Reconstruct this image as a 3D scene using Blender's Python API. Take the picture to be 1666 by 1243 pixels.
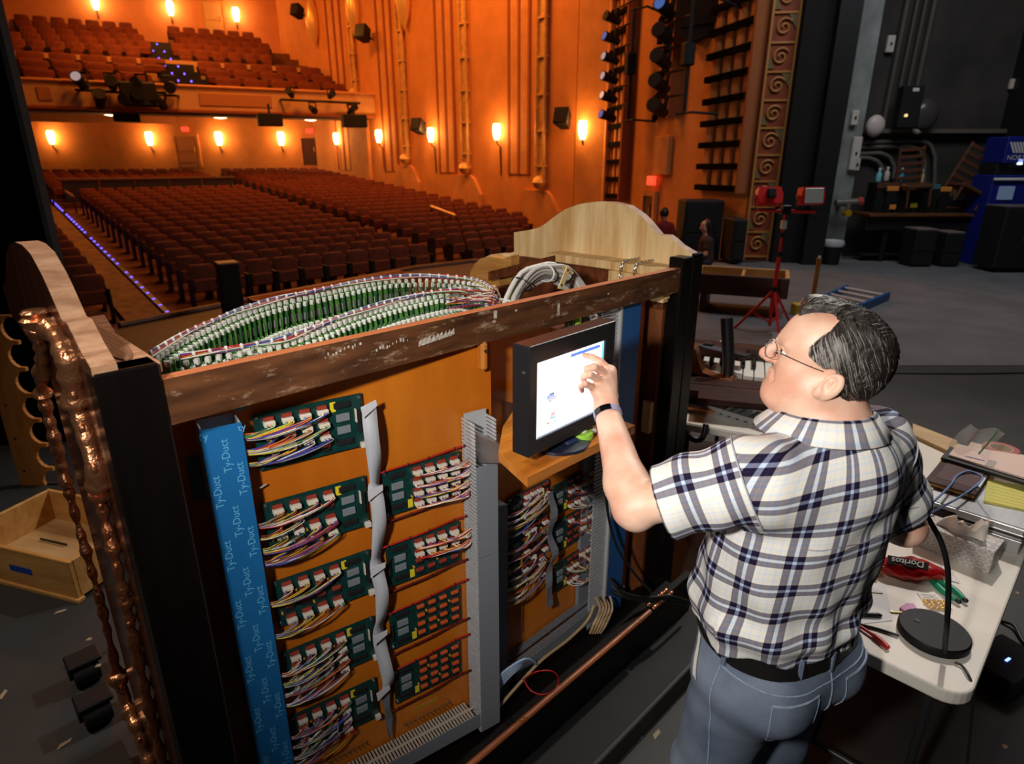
import bpy, bmesh, math, random
import numpy as np
from mathutils import Matrix, Vector
random.seed(7)
for o in list(bpy.data.objects):
    bpy.data.objects.remove(o, do_unlink=True)
scene = bpy.context.scene
COL = scene.collection
PI = math.pi
R = math.radians

# ---------------------------------------------------------------- camera
FPX = 1020.0
CAMH = 2.05
PITCH = math.atan((621 - 262) / FPX)
CP, SP = math.cos(PITCH), math.sin(PITCH)
cam = bpy.data.cameras.new('camera')
camo = bpy.data.objects.new('camera', cam)
COL.objects.link(camo)
camo.location = (0, 0, CAMH)
camo.rotation_euler = (PI / 2 - PITCH, 0, 0)
cam.sensor_width = 36
cam.lens = FPX / 1666 * 36
cam.clip_start = 0.05
cam.clip_end = 200
cam.dof.use_dof = True
cam.dof.focus_distance = 1.75
cam.dof.aperture_fstop = 4.0
scene.camera = camo

# ---------------------------------------------------------------- world, exposure, big lights
scene.view_settings.view_transform = 'Standard'
scene.view_settings.look = 'None'
scene.view_settings.exposure = 0.0
scene.view_settings.gamma = 1.0
scene.view_settings.use_curve_mapping = False
world = bpy.data.worlds.new('world')
scene.world = world
world.use_nodes = True
world.node_tree.nodes['Background'].inputs[0].default_value = (0.55, 0.6, 0.7, 1)
world.node_tree.nodes['Background'].inputs[1].default_value = 0.004


def s2l(c):
    return tuple((x / 12.92 if x <= 0.04045 else ((x + 0.055) / 1.055) ** 2.4) for x in c)


def C8(r, g, b):
    return s2l((r / 255, g / 255, b / 255))


def lamp(name, kind, loc, power, color=(1, 1, 1), target=None, **kw):
    l = bpy.data.lights.new(name, kind)
    l.energy = power
    l.color = color
    for k_, v_ in kw.items():
        setattr(l, k_, v_)
    o = bpy.data.objects.new(name, l)
    COL.objects.link(o)
    o.location = loc
    if target is not None:
        o.rotation_euler = (Vector(target) - Vector(loc)).to_track_quat('-Z', 'Y').to_euler()
    return o


# photographer's flash held high to the left of the lens
lamp('flash_lamp', 'SPOT', (-0.50, -0.15, 2.28), 168, (1.0, 0.95, 0.88), target=(0.30, 1.6, 1.72),
     spot_size=R(98), spot_blend=1.0, shadow_soft_size=0.06)
# stage work light hung over the stage, upstage right
lamp('stage_work_light', 'SPOT', (3.6, 5.6, 6.2), 850, (1.0, 0.93, 0.84), target=(1.2, 2.2, 0.6),
     spot_size=R(95), spot_blend=0.8, shadow_soft_size=0.10)
# second work light over the near left of the stage
lamp('stage_work_light', 'SPOT', (-3.2, 0.6, 5.6), 420, (1.0, 0.90, 0.78), target=(-1.3, 2.2, 0.8),
     spot_size=R(58), spot_blend=0.9, shadow_soft_size=0.10)
# dim cool overhead stage light
lamp('stage_overhead_light', 'AREA', (6.0, 8.5, 9.0), 330, (0.94, 0.97, 1.0), target=(6.0, 10.0, 0.0),
     shape='RECTANGLE', size=6.0, size_y=3.0)
# assumed house lights, out of view, added to light the auditorium
for i_, (x_, y_, p_) in enumerate([(-2.5, 22, 760), (-10, 25, 760), (-16, 31, 800)]):
    lamp('house_fill_light', 'AREA', (x_, y_, 12.2), p_, (1.0, 0.33, 0.06), target=(x_ + 1.5, y_ + 1.5, 0),
         shape='DISK', size=2.5)


# ---------------------------------------------------------------- projection of photo pixels onto real planes
def ray(u, v):
    q = (621.5 - v) / FPX
    return Vector(((u - 833) / FPX, CP + q * SP, -SP + q * CP))


CAM = Vector((0, 0, CAMH))


def at_z(u, v, zz=0.0):
    d = ray(u, v)
    return CAM + d * ((zz - CAMH) / d.z)


def at_y(u, v, yy):
    d = ray(u, v)
    return CAM + d * (yy / d.y)


def at_t(u, v, t):
    return CAM + ray(u, v) * t


class Frame:
    """a vertical plane's own axes: x along it, y behind it, z up"""

    def __init__(s, origin, deg):
        s.o = Vector((origin[0], origin[1], origin[2] if len(origin) > 2 else 0.0))
        a = R(deg)
        s.ang = a
        s.x = Vector((math.cos(a), math.sin(a), 0))
        s.y = Vector((-math.sin(a), math.cos(a), 0))
        s.M = Matrix.Translation(s.o) @ Matrix.Rotation(a, 4, 'Z')

    def px(s, u, v, y=0.0):
        d = ray(u, v)
        t = ((s.o + s.y * y - CAM).dot(s.y)) / d.dot(s.y)
        p = CAM + d * t - s.o
        return p.dot(s.x), p.z

    def w(s, x, y, z):
        return s.o + s.x * x + s.y * y + Vector((0, 0, z))

    def loc(s, P):
        p = Vector(P) - s.o
        return Vector((p.dot(s.x), p.dot(s.y), p.z))


# ---------------------------------------------------------------- materials
MATS = {}


def nmat(name):
    m = bpy.data.materials.new(name)
    m.use_nodes = True
    nt = m.node_tree
    b = nt.nodes['Principled BSDF']
    return m, nt, b


def mat(name, col, rough=0.55, metal=0.0, var=0.0, vscale=8.0, stretch=(1, 1, 1), col2=None, bump=0.0, bscale=60.0,
        emit=None, estr=0.0, coat=0.0, trans=0.0, alpha=1.0, ior=1.45, spec=0.5, detail=4.0):
    if name in MATS:
        return MATS[name]
    m, nt, b = nmat(name)
    N, L = nt.nodes, nt.links
    b.inputs['Base Color'].default_value = (*col, 1)
    b.inputs['Roughness'].default_value = rough
    b.inputs['Metallic'].default_value = metal
    b.inputs['IOR'].default_value = ior
    b.inputs['Specular IOR Level'].default_value = spec
    if coat:
        b.inputs['Coat Weight'].default_value = coat
        b.inputs['Coat Roughness'].default_value = 0.12
    if trans:
        b.inputs['Transmission Weight'].default_value = trans
    if alpha < 1:
        b.inputs['Alpha'].default_value = alpha
    if emit is not None:
        b.inputs['Emission Color'].default_value = (*emit, 1)
        b.inputs['Emission Strength'].default_value = estr
    if var or col2 or bump:
        tc = N.new('ShaderNodeTexCoord')
        mp = N.new('ShaderNodeMapping')
        mp.inputs['Scale'].default_value = stretch
        L.new(tc.outputs['Object'], mp.inputs['Vector'])
        if var or col2:
            nz = N.new('ShaderNodeTexNoise')
            nz.inputs['Scale'].default_value = vscale
            nz.inputs['Detail'].default_value = detail
            nz.inputs['Roughness'].default_value = 0.6
            L.new(mp.outputs[0], nz.inputs['Vector'])
            cr = N.new('ShaderNodeValToRGB')
            c2 = col2 if col2 else tuple(max(0, c * (1 - var)) for c in col)
            cr.color_ramp.elements[0].position = 0.35
            cr.color_ramp.elements[1].position = 0.68
            cr.color_ramp.elements[0].color = (*c2, 1)
            cr.color_ramp.elements[1].color = (*col, 1)
            L.new(nz.outputs[0], cr.inputs[0])
            L.new(cr.outputs[0], b.inputs['Base Color'])
        if bump:
            nb = N.new('ShaderNodeTexNoise')
            nb.inputs['Scale'].default_value = bscale
            nb.inputs['Detail'].default_value = 3
            L.new(mp.outputs[0], nb.inputs['Vector'])
            bp = N.new('ShaderNodeBump')
            bp.inputs['Strength'].default_value = bump
            bp.inputs['Distance'].default_value = 0.01
            L.new(nb.outputs[0], bp.inputs['Height'])
            L.new(bp.outputs[0], b.inputs['Normal'])
    MATS[name] = m
    return m


def wood(name, c1, c2, scale=3.0, stretch=(1, 12, 12), rough=0.5, coat=0.0, bump=0.15):
    return mat(name, c1, rough, col2=c2, vscale=scale, stretch=stretch, bump=bump, bscale=scale * 6, coat=coat, detail=8)


# ---------------------------------------------------------------- mesh building
class MB:
    def __init__(s):
        s.v, s.f, s.m = [], [], []

    def add(s, vs, fs, m=0, M=None):
        o = len(s.v)
        if M is not None:
            vs = [M @ Vector(p) for p in vs]
        s.v.extend([tuple(p) for p in vs])
        for f in fs:
            s.f.append([i + o for i in f])
            s.m.append(m)
        return s

    def box(s, x0, x1, y0, y1, z0, z1, m=0, M=None, top=None):
        vs = [(x0, y0, z0), (x1, y0, z0), (x1, y1, z0), (x0, y1, z0), (x0, y0, z1), (x1, y0, z1), (x1, y1, z1), (x0, y1, z1)]
        fs = [(0, 3, 2, 1), (4, 5, 6, 7), (0, 1, 5, 4), (1, 2, 6, 5), (2, 3, 7, 6), (3, 0, 4, 7)]
        s.add(vs, fs, m, M)
        if top is not None:
            s.m[-5] = top
        return s

    def cbox(s, x0, x1, y0, y1, z0, z1, b=0.004, m=0, M=None):
        """box with chamfered edges"""
        X, Y, Z = (x0, x1), (y0, y1), (z0, z1)
        b = min(b, abs(x1 - x0) * .45, abs(y1 - y0) * .45, abs(z1 - z0) * .45)
        vs, idx = [], {}
        for i in (0, 1):
            for j in (0, 1):
                for k in (0, 1):
                    sx, sy, sz = (b if i == 0 else -b), (b if j == 0 else -b), (b if k == 0 else -b)
                    for ax in range(3):
                        p = [X[i] + sx, Y[j] + sy, Z[k] + sz]
                        p[ax] = (X[i], Y[j], Z[k])[ax]
                        idx[(i, j, k, ax)] = len(vs)
                        vs.append(tuple(p))
        fs = []
        g = lambda i, j, k, a: idx[(i, j, k, a)]
        for i in (0, 1):
            q = [g(i, 0, 0, 0), g(i, 1, 0, 0), g(i, 1, 1, 0), g(i, 0, 1, 0)]
            fs.append(q if i else q[::-1])
            q = [g(0, i, 0, 1), g(0, i, 1, 1), g(1, i, 1, 1), g(1, i, 0, 1)]
            fs.append(q if i else q[::-1])
            q = [g(0, 0, i, 2), g(1, 0, i, 2), g(1, 1, i, 2), g(0, 1, i, 2)]
            fs.append(q if i else q[::-1])
        for i in (0, 1):
            for j in (0, 1):
                fs.append([g(i, j, 0, 0), g(i, j, 1, 0), g(i, j, 1, 1), g(i, j, 0, 1)])
                fs.append([g(i, 0, j, 0), g(i, 1, j, 0), g(i, 1, j, 2), g(i, 0, j, 2)])
                fs.append([g(0, i, j, 1), g(1, i, j, 1), g(1, i, j, 2), g(0, i, j, 2)])
                for k in (0, 1):
                    fs.append([g(i, j, k, 0), g(i, j, k, 1), g(i, j, k, 2)])
        return s.add(vs, fs, m, M)

    def cyl(s, p0, p1, r0, r1=None, n=12, m=0, caps=True, M=None):
        r1 = r0 if r1 is None else r1
        p0, p1 = Vector(p0), Vector(p1)
        d = (p1 - p0)
        q = d.to_track_quat('Z', 'Y')
        vs = []
        for p, r in ((p0, r0), (p1, r1)):
            for i in range(n):
                a = 2 * PI * i / n
                vs.append(p + q @ Vector((r * math.cos(a), r * math.sin(a), 0)))
        fs = [(i, (i + 1) % n, n + (i + 1) % n, n + i) for i in range(n)]
        if caps:
            fs += [tuple(range(n))[::-1], tuple(range(n, 2 * n))]
        return s.add(vs, fs, m, M)

    def tube(s, pts, r, n=6, m=0, M=None, closed=False, flat=1.0):
        pts = [Vector(p) for p in pts]
        k = len(pts)
        rr = r if hasattr(r, '__len__') else [r] * k
        vs, up = [], None
        for i, p in enumerate(pts):
            if closed:
                t = pts[(i + 1) % k] - pts[i - 1]
            else:
                t = pts[min(i + 1, k - 1)] - pts[max(i - 1, 0)]
            t.normalize()
            if up is None:
                up = Vector((0, 0, 1)) if abs(t.z) < .9 else Vector((1, 0, 0))
            up = (up - t * up.dot(t))
            up = up.normalized() if up.length > 1e-6 else t.orthogonal().normalized()
            sd = t.cross(up)
            for j in range(n):
                a = 2 * PI * j / n
                vs.append(p + sd * (rr[i] * math.cos(a)) + up * (rr[i] * flat * math.sin(a)))
        fs = []
        for i in range(k if closed else k - 1):
            a, b_ = i * n, ((i + 1) % k) * n
            for j in range(n):
                fs.append((a + j, a + (j + 1) % n, b_ + (j + 1) % n, b_ + j))
        if not closed:
            fs += [tuple(range(n))[::-1], tuple(range((k - 1) * n, k * n))]
        return s.add(vs, fs, m, M)

    def lathe(s, prof, n=16, m=0, M=None, a0=0.0, a1=2 * PI):
        full = abs(a1 - a0 - 2 * PI) < 1e-6
        cnt = n if full else n + 1
        vs = []
        for (r, z) in prof:
            for i in range(cnt):
                a = a0 + (a1 - a0) * i / n
                vs.append((r * math.cos(a), r * math.sin(a), z))
        fs = []
        for i in range(len(prof) - 1):
            for j in range(n):
                j2 = (j + 1) % cnt
                fs.append((i * cnt + j, i * cnt + j2, (i + 1) * cnt + j2, (i + 1) * cnt + j))
        if full:
            fs.append(tuple(range(cnt))[::-1])
            fs.append(tuple(range((len(prof) - 1) * cnt, len(prof) * cnt)))
        return s.add(vs, fs, m, M)

    def sph(s, c, r, n=12, k=8, m=0, M=None):
        rx, ry, rz = r if hasattr(r, '__len__') else (r, r, r)
        vs = [(c[0], c[1], c[2] - rz)]
        for i in range(1, k):
            t = PI * i / k
            for j in range(n):
                a = 2 * PI * j / n
                vs.append((c[0] + rx * math.sin(t) * math.cos(a), c[1] + ry * math.sin(t) * math.sin(a), c[2] - rz * math.cos(t)))
        vs.append((c[0], c[1], c[2] + rz))
        fs = [(0, 1 + (j + 1) % n, 1 + j) for j in range(n)]
        for i in range(k - 2):
            for j in range(n):
                a = 1 + i * n
                fs.append((a + j, a + (j + 1) % n, a + n + (j + 1) % n, a + n + j))
        a = 1 + (k - 2) * n
        fs += [(a + j, a + (j + 1) % n, len(vs) - 1) for j in range(n)]
        return s.add(vs, fs, m, M)

    def prism(s, poly, d0, d1, ax='x', m=0, side=None, cap0=None, cap1=None, M=None):
        """extrude a 2-D outline along an axis (x: poly is (y,z); y: (x,z); z: (x,y))"""
        n = len(poly)

        def P(a, b, d):
            return {'x': (d, a, b), 'y': (a, d, b), 'z': (a, b, d)}[ax]
        vs = [P(a, b, d0) for a, b in poly] + [P(a, b, d1) for a, b in poly]
        fs = [tuple(range(n))[::-1], tuple(range(n, 2 * n))] + [(i, (i + 1) % n, n + (i + 1) % n, n + i) for i in range(n)]
        o = len(s.f)
        s.add(vs, fs, m, M)
        if cap0 is not None:
            s.m[o] = cap0
        if cap1 is not None:
            s.m[o + 1] = cap1
        if side is not None:
            for i in range(o + 2, o + 2 + n):
                s.m[i] = side
        return s

    def grid(s, P, m=0, closed=False, M=None):
        """P: rows x cols of points"""
        rws, cl = len(P), len(P[0])
        vs = [p for row in P for p in row]
        fs = []
        for i in range(rws - 1):
            for j in range(cl if closed else cl - 1):
                fs.append((i * cl + j, i * cl + (j + 1) % cl, (i + 1) * cl + (j + 1) % cl, (i + 1) * cl + j))
        return s.add(vs, fs, m, M)

    def mesh(s, name, mats, smooth=None):
        me = bpy.data.meshes.new(name)
        me.from_pydata(s.v, [], s.f)
        mats = mats if isinstance(mats, (list, tuple)) else [mats]
        for mt in mats:
            me.materials.append(mt)
        if len(mats) > 1:
            me.polygons.foreach_set('material_index', s.m)
        bm = bmesh.new()
        bm.from_mesh(me)
        bmesh.ops.recalc_face_normals(bm, faces=bm.faces)
        bm.to_mesh(me)
        bm.free()
        if smooth is not None:
            me.polygons.foreach_set('use_smooth', [True] * len(me.polygons))
            me.set_sharp_from_angle(angle=R(smooth))
        me.update()
        return me

    def build(s, name, mats, parent=None, smooth=None, M=None):
        me = s.mesh(name, mats, smooth)
        return link(name, me, parent, M)


def link(name, me, parent=None, M=None):
    o = bpy.data.objects.new(name, me)
    COL.objects.link(o)
    if M is not None:
        o.matrix_local = M
    if parent is not None:
        o.parent = parent
        if M is not None:
            o.matrix_local = M
    return o


def tag(o, label=None, cat=None, group=None, kind=None):
    if label:
        o['label'] = label
    if cat:
        o['category'] = cat
    if group:
        o['group'] = group
    if kind:
        o['kind'] = kind
    return o


def thing(name, label, cat, loc=(0, 0, 0), rotz=0.0, group=None, M=None):
    o = bpy.data.objects.new(name, None)
    o.empty_display_size = 0.05
    COL.objects.link(o)
    if M is not None:
        o.matrix_world = M
    else:
        o.location = loc
        o.rotation_euler = (0, 0, rotz)
    return tag(o, label, cat, group)


def struct(name, mb, mats, parent=None, M=None, smooth=None):
    o = mb.build(name, mats, parent, smooth, M)
    if parent is None:
        o['kind'] = 'structure'
    return o


def copy_tree(o, parent=None):
    c = o.copy()
    COL.objects.link(c)
    c.parent = parent
    for ch in list(o.children):
        copy_tree(ch, c)
    return c


def text_mesh(txt, size, M=None, extrude=0.0, align='CENTER', shear=0.0, bold=0.0):
    cu = bpy.data.curves.new('t', 'FONT')
    cu.body = txt
    cu.size = size
    cu.align_x = align
    cu.align_y = 'CENTER'
    cu.extrude = extrude
    cu.shear = shear
    cu.offset = bold
    cu.resolution_u = 3
    o = bpy.data.objects.new('t', cu)
    COL.objects.link(o)
    dg = bpy.context.evaluated_depsgraph_get()
    me = bpy.data.meshes.new_from_object(o.evaluated_get(dg))
    bpy.data.objects.remove(o, do_unlink=True)
    bpy.data.curves.remove(cu)
    mb = MB()
    mb.add([tuple(v.co) for v in me.vertices], [tuple(p.vertices) for p in me.polygons], 0, M)
    bpy.data.meshes.remove(me)
    return mb


def catmull(pts, n=6):
    pts = [Vector(p) for p in pts]
    out = []
    for i in range(len(pts) - 1):
        p0, p1, p2, p3 = pts[max(i - 1, 0)], pts[i], pts[i + 1], pts[min(i + 2, len(pts) - 1)]
        for j in range(n):
            t = j / n
            out.append(0.5 * ((2 * p1) + (p2 - p0) * t + (2 * p0 - 5 * p1 + 4 * p2 - p3) * t * t + (3 * p1 - p0 - 3 * p2 + p3) * t ** 3))
    out.append(pts[-1])
    return out

# ================================================================ THE HOUSE: walls, floors, balcony
W0 = (3.09, 21.0)
SW = Frame(W0, -50)                  # side wall of the auditorium
RW = Frame((-11.2, 38.0), 0)         # rear wall under the balcony
SPL = Frame(W0, math.degrees(math.atan2(13.9 - 21.0, 5.1 - 3.09)))   # splayed wall to the proscenium
BAL = Frame((-6.5, 32.5), 25.3)      # balcony front
HOUSE = Frame((-1.24, 16.9), 40)     # seating: x across the house, y towards the rear

m_plaster = mat('ochre_plaster', (.74, .30, .085), .8, var=.18, vscale=1.2, bump=.25, bscale=9)
m_plaster2 = mat('ochre_plaster_trim', (.76, .33, .10), .75, var=.2, vscale=2)
m_groove = mat('dark_groove', (.34, .10, .03), .9)
m_gold = mat('gold_paint', (.85, .5, .16), .45, metal=.3, var=.3, vscale=6)
m_darkwood = mat('dark_door', (.10, .035, .015), .6)
m_black = mat('matte_black', (.006, .006, .007), .7)
m_black2 = mat('satin_black', (.012, .012, .013), .42)
m_seat = mat('dark_red_upholstery', (.21, .042, .012), .85, var=.35, vscale=5)
m_seat2 = mat('seat_side_black', (.012, .008, .007), .6)
m_carpet = mat('house_carpet', (.20, .075, .035), .95, var=.4, vscale=3)
m_steel = mat('brushed_steel', (.6, .6, .6), .35, metal=1)
m_stagefloor = mat('dark_stage_boards', (.040, .037, .036), .6, col2=(.026, .024, .023), vscale=1.6, bump=.05, bscale=40)

# --- stage floor: the boards the console, the table and the man stand on
mb = MB()
edge = [(-12.0, -0.9), (-5.15, 8.0), (-4.34, 9.23), (-1.97, 12.7), (-0.88, 13.6), (1.5, 14.4), (5.1, 13.9), (7.0, 14.9), (16, 14.9), (16, -6), (-12, -6)]
mb.prism(edge, -0.95, 0.0, 'z')
floor = struct('floor', mb, m_stagefloor)
mb = MB()
for a_, b_ in zip(edge[1:5], edge[2:6]):
    mb.tube([(a_[0], a_[1], 0.02), (b_[0], b_[1], 0.02)], .05, 8)
struct('trim_1', mb, wood('stage_lip_wood', C8(150, 88, 40), C8(90, 45, 20)))

mb = MB()
mb.prism([(1.0, 6.35), (15.9, 6.35), (15.9, 14.5), (7.1, 14.5), (5.1, 13.5), (1.5, 13.8), (.4, 12.2)], .0, .004, 'z')
struct('floor_far_lit', mb, mat('lit_floor_grey', (.15, .153, .158), .7, col2=(.11, .112, .118), vscale=1.4))  # added grey layer; the lit look of the far floor is in its colour

# --- raked house floor
RAKE = 0.0805
ZF = -0.80


def hz(y):
    return ZF + max(-.1, RAKE * y)


mb = MB()
vs = []
for (x, y) in [(-34, -11), (6.2, -11), (6.2, -1), (6.2, 24), (-34, 24), (-34, -1)]:
    vs.append(HOUSE.w(x, y, hz(y)))
mb.add(vs, [(0, 1, 2, 5), (5, 2, 3, 4)])
struct('floor_house', mb, m_carpet)

# --- side wall with its grooved pilasters, torch rods and pedestals
mb = MB()
mb.box(-27, 0, 0, .35, -1.2, 13)
wall_side = struct('wall_right', mb, m_plaster, M=SW.M)
tops = {}
for gi, us in enumerate([(546, 557, 567), (623, 635, 645), (714, 727, 740), (829, 845, 861)]):
    for u in us:
        x, _ = SW.px(u, 200)
        MB().box(x - .06, x + .06, -.05, .02, 1.6, 12.9).build('groove', m_groove, wall_side)
    xa, _ = SW.px(us[0] - 5, 200)
    xb, _ = SW.px(us[2] + 6, 200)
    for i in range(2):
        x0, _ = SW.px(us[i] + 2, 200)
        x1, _ = SW.px(us[i + 1] - 2, 200)
        MB().cbox(x0, x1, -.035, 0, 1.6, 12.9, .012).build('pilaster_rib', m_plaster2, wall_side)
rods = [(578, 150), (661, 258), (758, 273), (879, 296)]
for u, vb in rods:
    x, zb = SW.px(u, vb, -.12)
    mb = MB()
    mb.tube([(x - .20, -.16, zb), (x - .20, -.16, 12.5)], .05, 8)
    mb.tube([(x + .20, -.16, zb), (x + .20, -.16, 12.5)], .05, 8)
    mb.box(x - .16, x + .16, -.12, -.02, zb, 12.5)
    z = zb + .5
    while z < 12.3:
        mb.box(x - .24, x + .24, -.19, -.02, z, z + .07)
        z += 1.15
    mb.build('torch_rod', m_gold, wall_side, smooth=40)
    MB().lathe([(0.02, -.25), (.16, -.2), (.26, -.02), (.2, .12), (.1, .2)], 12, M=Matrix.Translation((x, -.18, zb))).build('rod_finial', m_gold, wall_side, smooth=40)
    # stepped pedestal below the rod
    MB().prism([(x - .95, -1), (x + .95, -1), (x + .95, zb - 1.0), (x + .55, zb - .45), (x + .3, zb - .28), (x - .95, zb - .28)], -.16, 0, 'y').build('wall_pedestal', m_plaster2, wall_side)
for (u, v) in [(509, 42), (575, 22), (656, 4)]:
    x, z = SW.px(u, v, -.2)
    mb = MB()
    mb.lathe([(.03, -1.0), (.28, -.35), (.36, .2), (.30, .7), (.16, 1.15), (.02, 1.35)], 12, M=Matrix.Translation((x, -.2, z)))
    mb.build('torch_flame', mat('gilded_flame', (.95, .62, .22), .35, metal=.4), wall_side, smooth=50)
# end pilaster of the side wall
MB().cbox(-1.4, -.05, -.18, 0, -1, 12.9, .04).build('pilaster', m_plaster2, wall_side)
MB().box(-1.55, -1.42, -.03, .0, -1, 12.9).build('groove', m_groove, wall_side)

# --- rear wall
mb = MB()
mb.box(-32, 2.0, 0, .3, -1, 6.0)
wall_rear = struct('wall_rear', mb, m_plaster, M=RW.M)
mb = MB()
mb.box(-32, 0, -.35, 0, 4.55, 4.95)
for i in range(150):
    x = -31.5 + i * .21
    mb.box(x, x + .12, -.5, -.35, 4.55, 4.8)
mb.build('cornice_lit_patches', m_gold, wall_rear)['kind'] = 'stuff'  # gold cornice blocks stand in for patches of reflected lamplight


def door_in(frame, wall, name, u0, u1, v0, v1, leaf, openx=0.0):
    x0, z1 = frame.px(u0, v0, -.05)
    x1, _ = frame.px(u1, v0, -.05)
    _, z0 = frame.px(u0, v1, -.05)
    mb = MB()
    mb.box(x0, x1, -.06, .02, z0, z1, 0)
    d = tag(link(name, mb.mesh(name, leaf), None, frame.M), kind='structure')
    f = MB()
    f.box(x0 - .14, x0, -.10, .02, z0, z1 + .14).box(x1, x1 + .14, -.10, .02, z0, z1 + .14).box(x0, x1, -.10, .02, z1, z1 + .14)
    f.build('door_frame', m_plaster2, d)
    xm = x0 + (x1 - x0) * .08
    MB().box(x0 + .12, x1 - .12, -.085, -.06, z0 + .25, z0 + (z1 - z0) * .45).build('door_panel', leaf, d)
    MB().box(x0 + .12, x1 - .12, -.085, -.06, z0 + (z1 - z0) * .52, z1 - .2).build('door_panel', leaf, d)
    MB().cyl((x1 - .15, -.1, (z0 + z1) / 2), (x1 - .15, -.1, (z0 + z1) / 2 + .25), .025, n=8).build('door_handle', m_gold, d)
    return d


m_door = mat('ochre_door', (.5, .2, .08), .6)
door_in(RW, wall_rear, 'door_1', 283, 318, 222, 272, m_door)
door_in(RW, wall_rear, 'door_2', 490, 514, 225, 268, m_darkwood)

# --- splayed wall towards the stage
mb = MB()
mb.box(0, 7.36, 0, .06, -1.2, 13)
wall_splay = struct('wall_splay', mb, m_plaster, M=SPL.M)
MB().cbox(-.25, .12, -.22, .1, -1, 13, .03).build('pilaster', m_plaster2, wall_splay)


def grille(u0, u1, vtop, vbot, n, slant, name='organ_grille'):
    """a tall recessed grille of fluted ribs crossed by dark bars"""
    x0, zb = SPL.px(u0, vbot, -.1)
    x1, _ = SPL.px(u1, vbot, -.1)
    _, zt = SPL.px(u0, vtop, -.1)
    w = x1 - x0
    nr = 4
    for i in range(nr):
        xa = x0 + w * (i + .1) / nr
        xb = x0 + w * (i + .75) / nr
        MB().cbox(xa, xb, -.08, 0, zb, 12.5, .04).build('grille_rib', m_plaster2, wall_splay)
    hts = [zb + (zt - zb) * i / n for i in range(n + 1)]
    for z in hts:
        MB().prism([(x0 - .1, z), (x1 + .1, z + slant), (x1 + .1, z + slant + .13), (x0 - .1, z + .13)], -.16, -.02, 'y').build('grille_bar', mat('bar_black', (.004, .003, .003), .9, spec=.05), wall_splay)
    MB().box(x1 + .1, x1 + .17, -.3, .0, zb, 12.5).build('grille_edge', m_groove, wall_splay)


grille(985, 1012, 8, 322, 11, 0.05)
grille(1066, 1092, 12, 196, 6, 0.45)
grille(1136, 1204, -4, 309, 9, 0.02)
x0, z1 = SPL.px(1066, 222, -.1)
x1, z0 = SPL.px(1082, 285, -.1)
MB().cbox(x0, x1 + .1, -.12, 0, z0, z1, .02).build('wall_panel', m_plaster2, wall_splay)
door_in(SPL, wall_splay, 'door_3', 1049, 1064, 318, 384, m_darkwood)

# --- proscenium: painted ornamental border, black return, grey masonry column
m_black_masking = mat('black_masking', (.006, .004, .004), .9)
PRO = Frame((5.1, 13.9), -8)
mb = MB()
mb.box(-.06, .5, -.02, .5, 0, 12)
pros = struct('trim_2', mb, mat('proscenium_red', (.30, .055, .015), .6, var=.35, vscale=4), M=PRO.M)
m_orn_gold = mat('ornament_gold', (.50, .22, .055), .5, metal=.15)
m_orn_green = mat('ornament_green', (.16, .12, .05), .6)
for i in range(13):
    z = 0.1 + i * .52
    MB().box(-.05, .48, -.06, -.02, z - .025, z + .012).build('ornament_border', m_orn_gold, pros)
    mb = MB()
    pts = []
    for q in range(26):
        a = q * .36
        r = .165 - .0054 * q
        pts.append((.22 + r * math.cos(a + .6), -.05, z + .26 + r * math.sin(a + .6)))
    mb.tube(pts, .020, 6)
    mb.build('scroll_ornament', m_orn_gold, pros, smooth=50)
    MB().prism([(.0, z + .05), (.12, z + .05), (.0, z + .3)] if i % 2 else [(.46, z + .48), (.46, z + .2), (.28, z + .48)], -.05, -.02, 'y').build('leaf_ornament', m_orn_green, pros)
for x in (-.05, .45):
    MB().cbox(x, x + .05, -.07, -.02, 0, 12, .01).build('ornament_edge', m_orn_gold, pros)
mb = MB()
mb.box(.5, 1.25, -.30, .5, 0, 12)
struct('trim_3', mb, m_black_masking, M=PRO.M)
mb = MB()
mb.box(1.05, 1.45, -.55, -.30, 0, 12)
struct('trim_4', mb, m_black2, M=PRO.M)

m_masonry = mat('painted_masonry', (.30, .32, .31), .75, col2=(.14, .15, .145), vscale=1.1, bump=.2, bscale=6)
m_darkwall = mat('dark_stage_wall', (.050, .044, .040), .8, col2=(.025, .022, .02), vscale=.8, bump=.3, bscale=5)
STG = Frame((7.0, 14.6), 0)
mb = MB()
mb.box(-.75, .12, -.9, .2, 0, 12)
struct('wall_column', mb, m_masonry, M=STG.M)
mb = MB()
mb.box(.1, 9, 0, .3, 0, 12)
wall_stage = struct('wall_stage', mb, m_darkwall, M=STG.M)
# coursed blocks at the far right of that wall
m_block = mat('stage_wall_block', (.075, .066, .058), .85, var=.4, vscale=4)
for c_ in range(22):
    for k_ in range(5):
        x = 4.25 + k_ * .82 + (.41 if c_ % 2 else 0)
        z = 2.75 + c_ * .27
        if x > 8.2:
            continue
        MB().cbox(x, x + .80, -.03, .02, z, z + .255, .012).build('wall_block', m_block, wall_stage)
MB().box(.12, 9, -.22, 0, 2.62, 2.70).build('wall_ledge', mat('ledge_brown', (.13, .10, .075), .8), wall_stage)
MB().box(3.55, 3.95, -.25, 0, 0, 12).build('wall_beam', m_black2, wall_stage)
for i, (x, w) in enumerate([(.95, .05), (1.15, .035), (1.32, .035), (1.5, .05)]):
    MB().cyl((x, -.1, 2.7), (x + .15, -.1, 11), w, n=8).build('pipe', mat('wall_pipe', (.07, .062, .055), .6), wall_stage)

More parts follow.
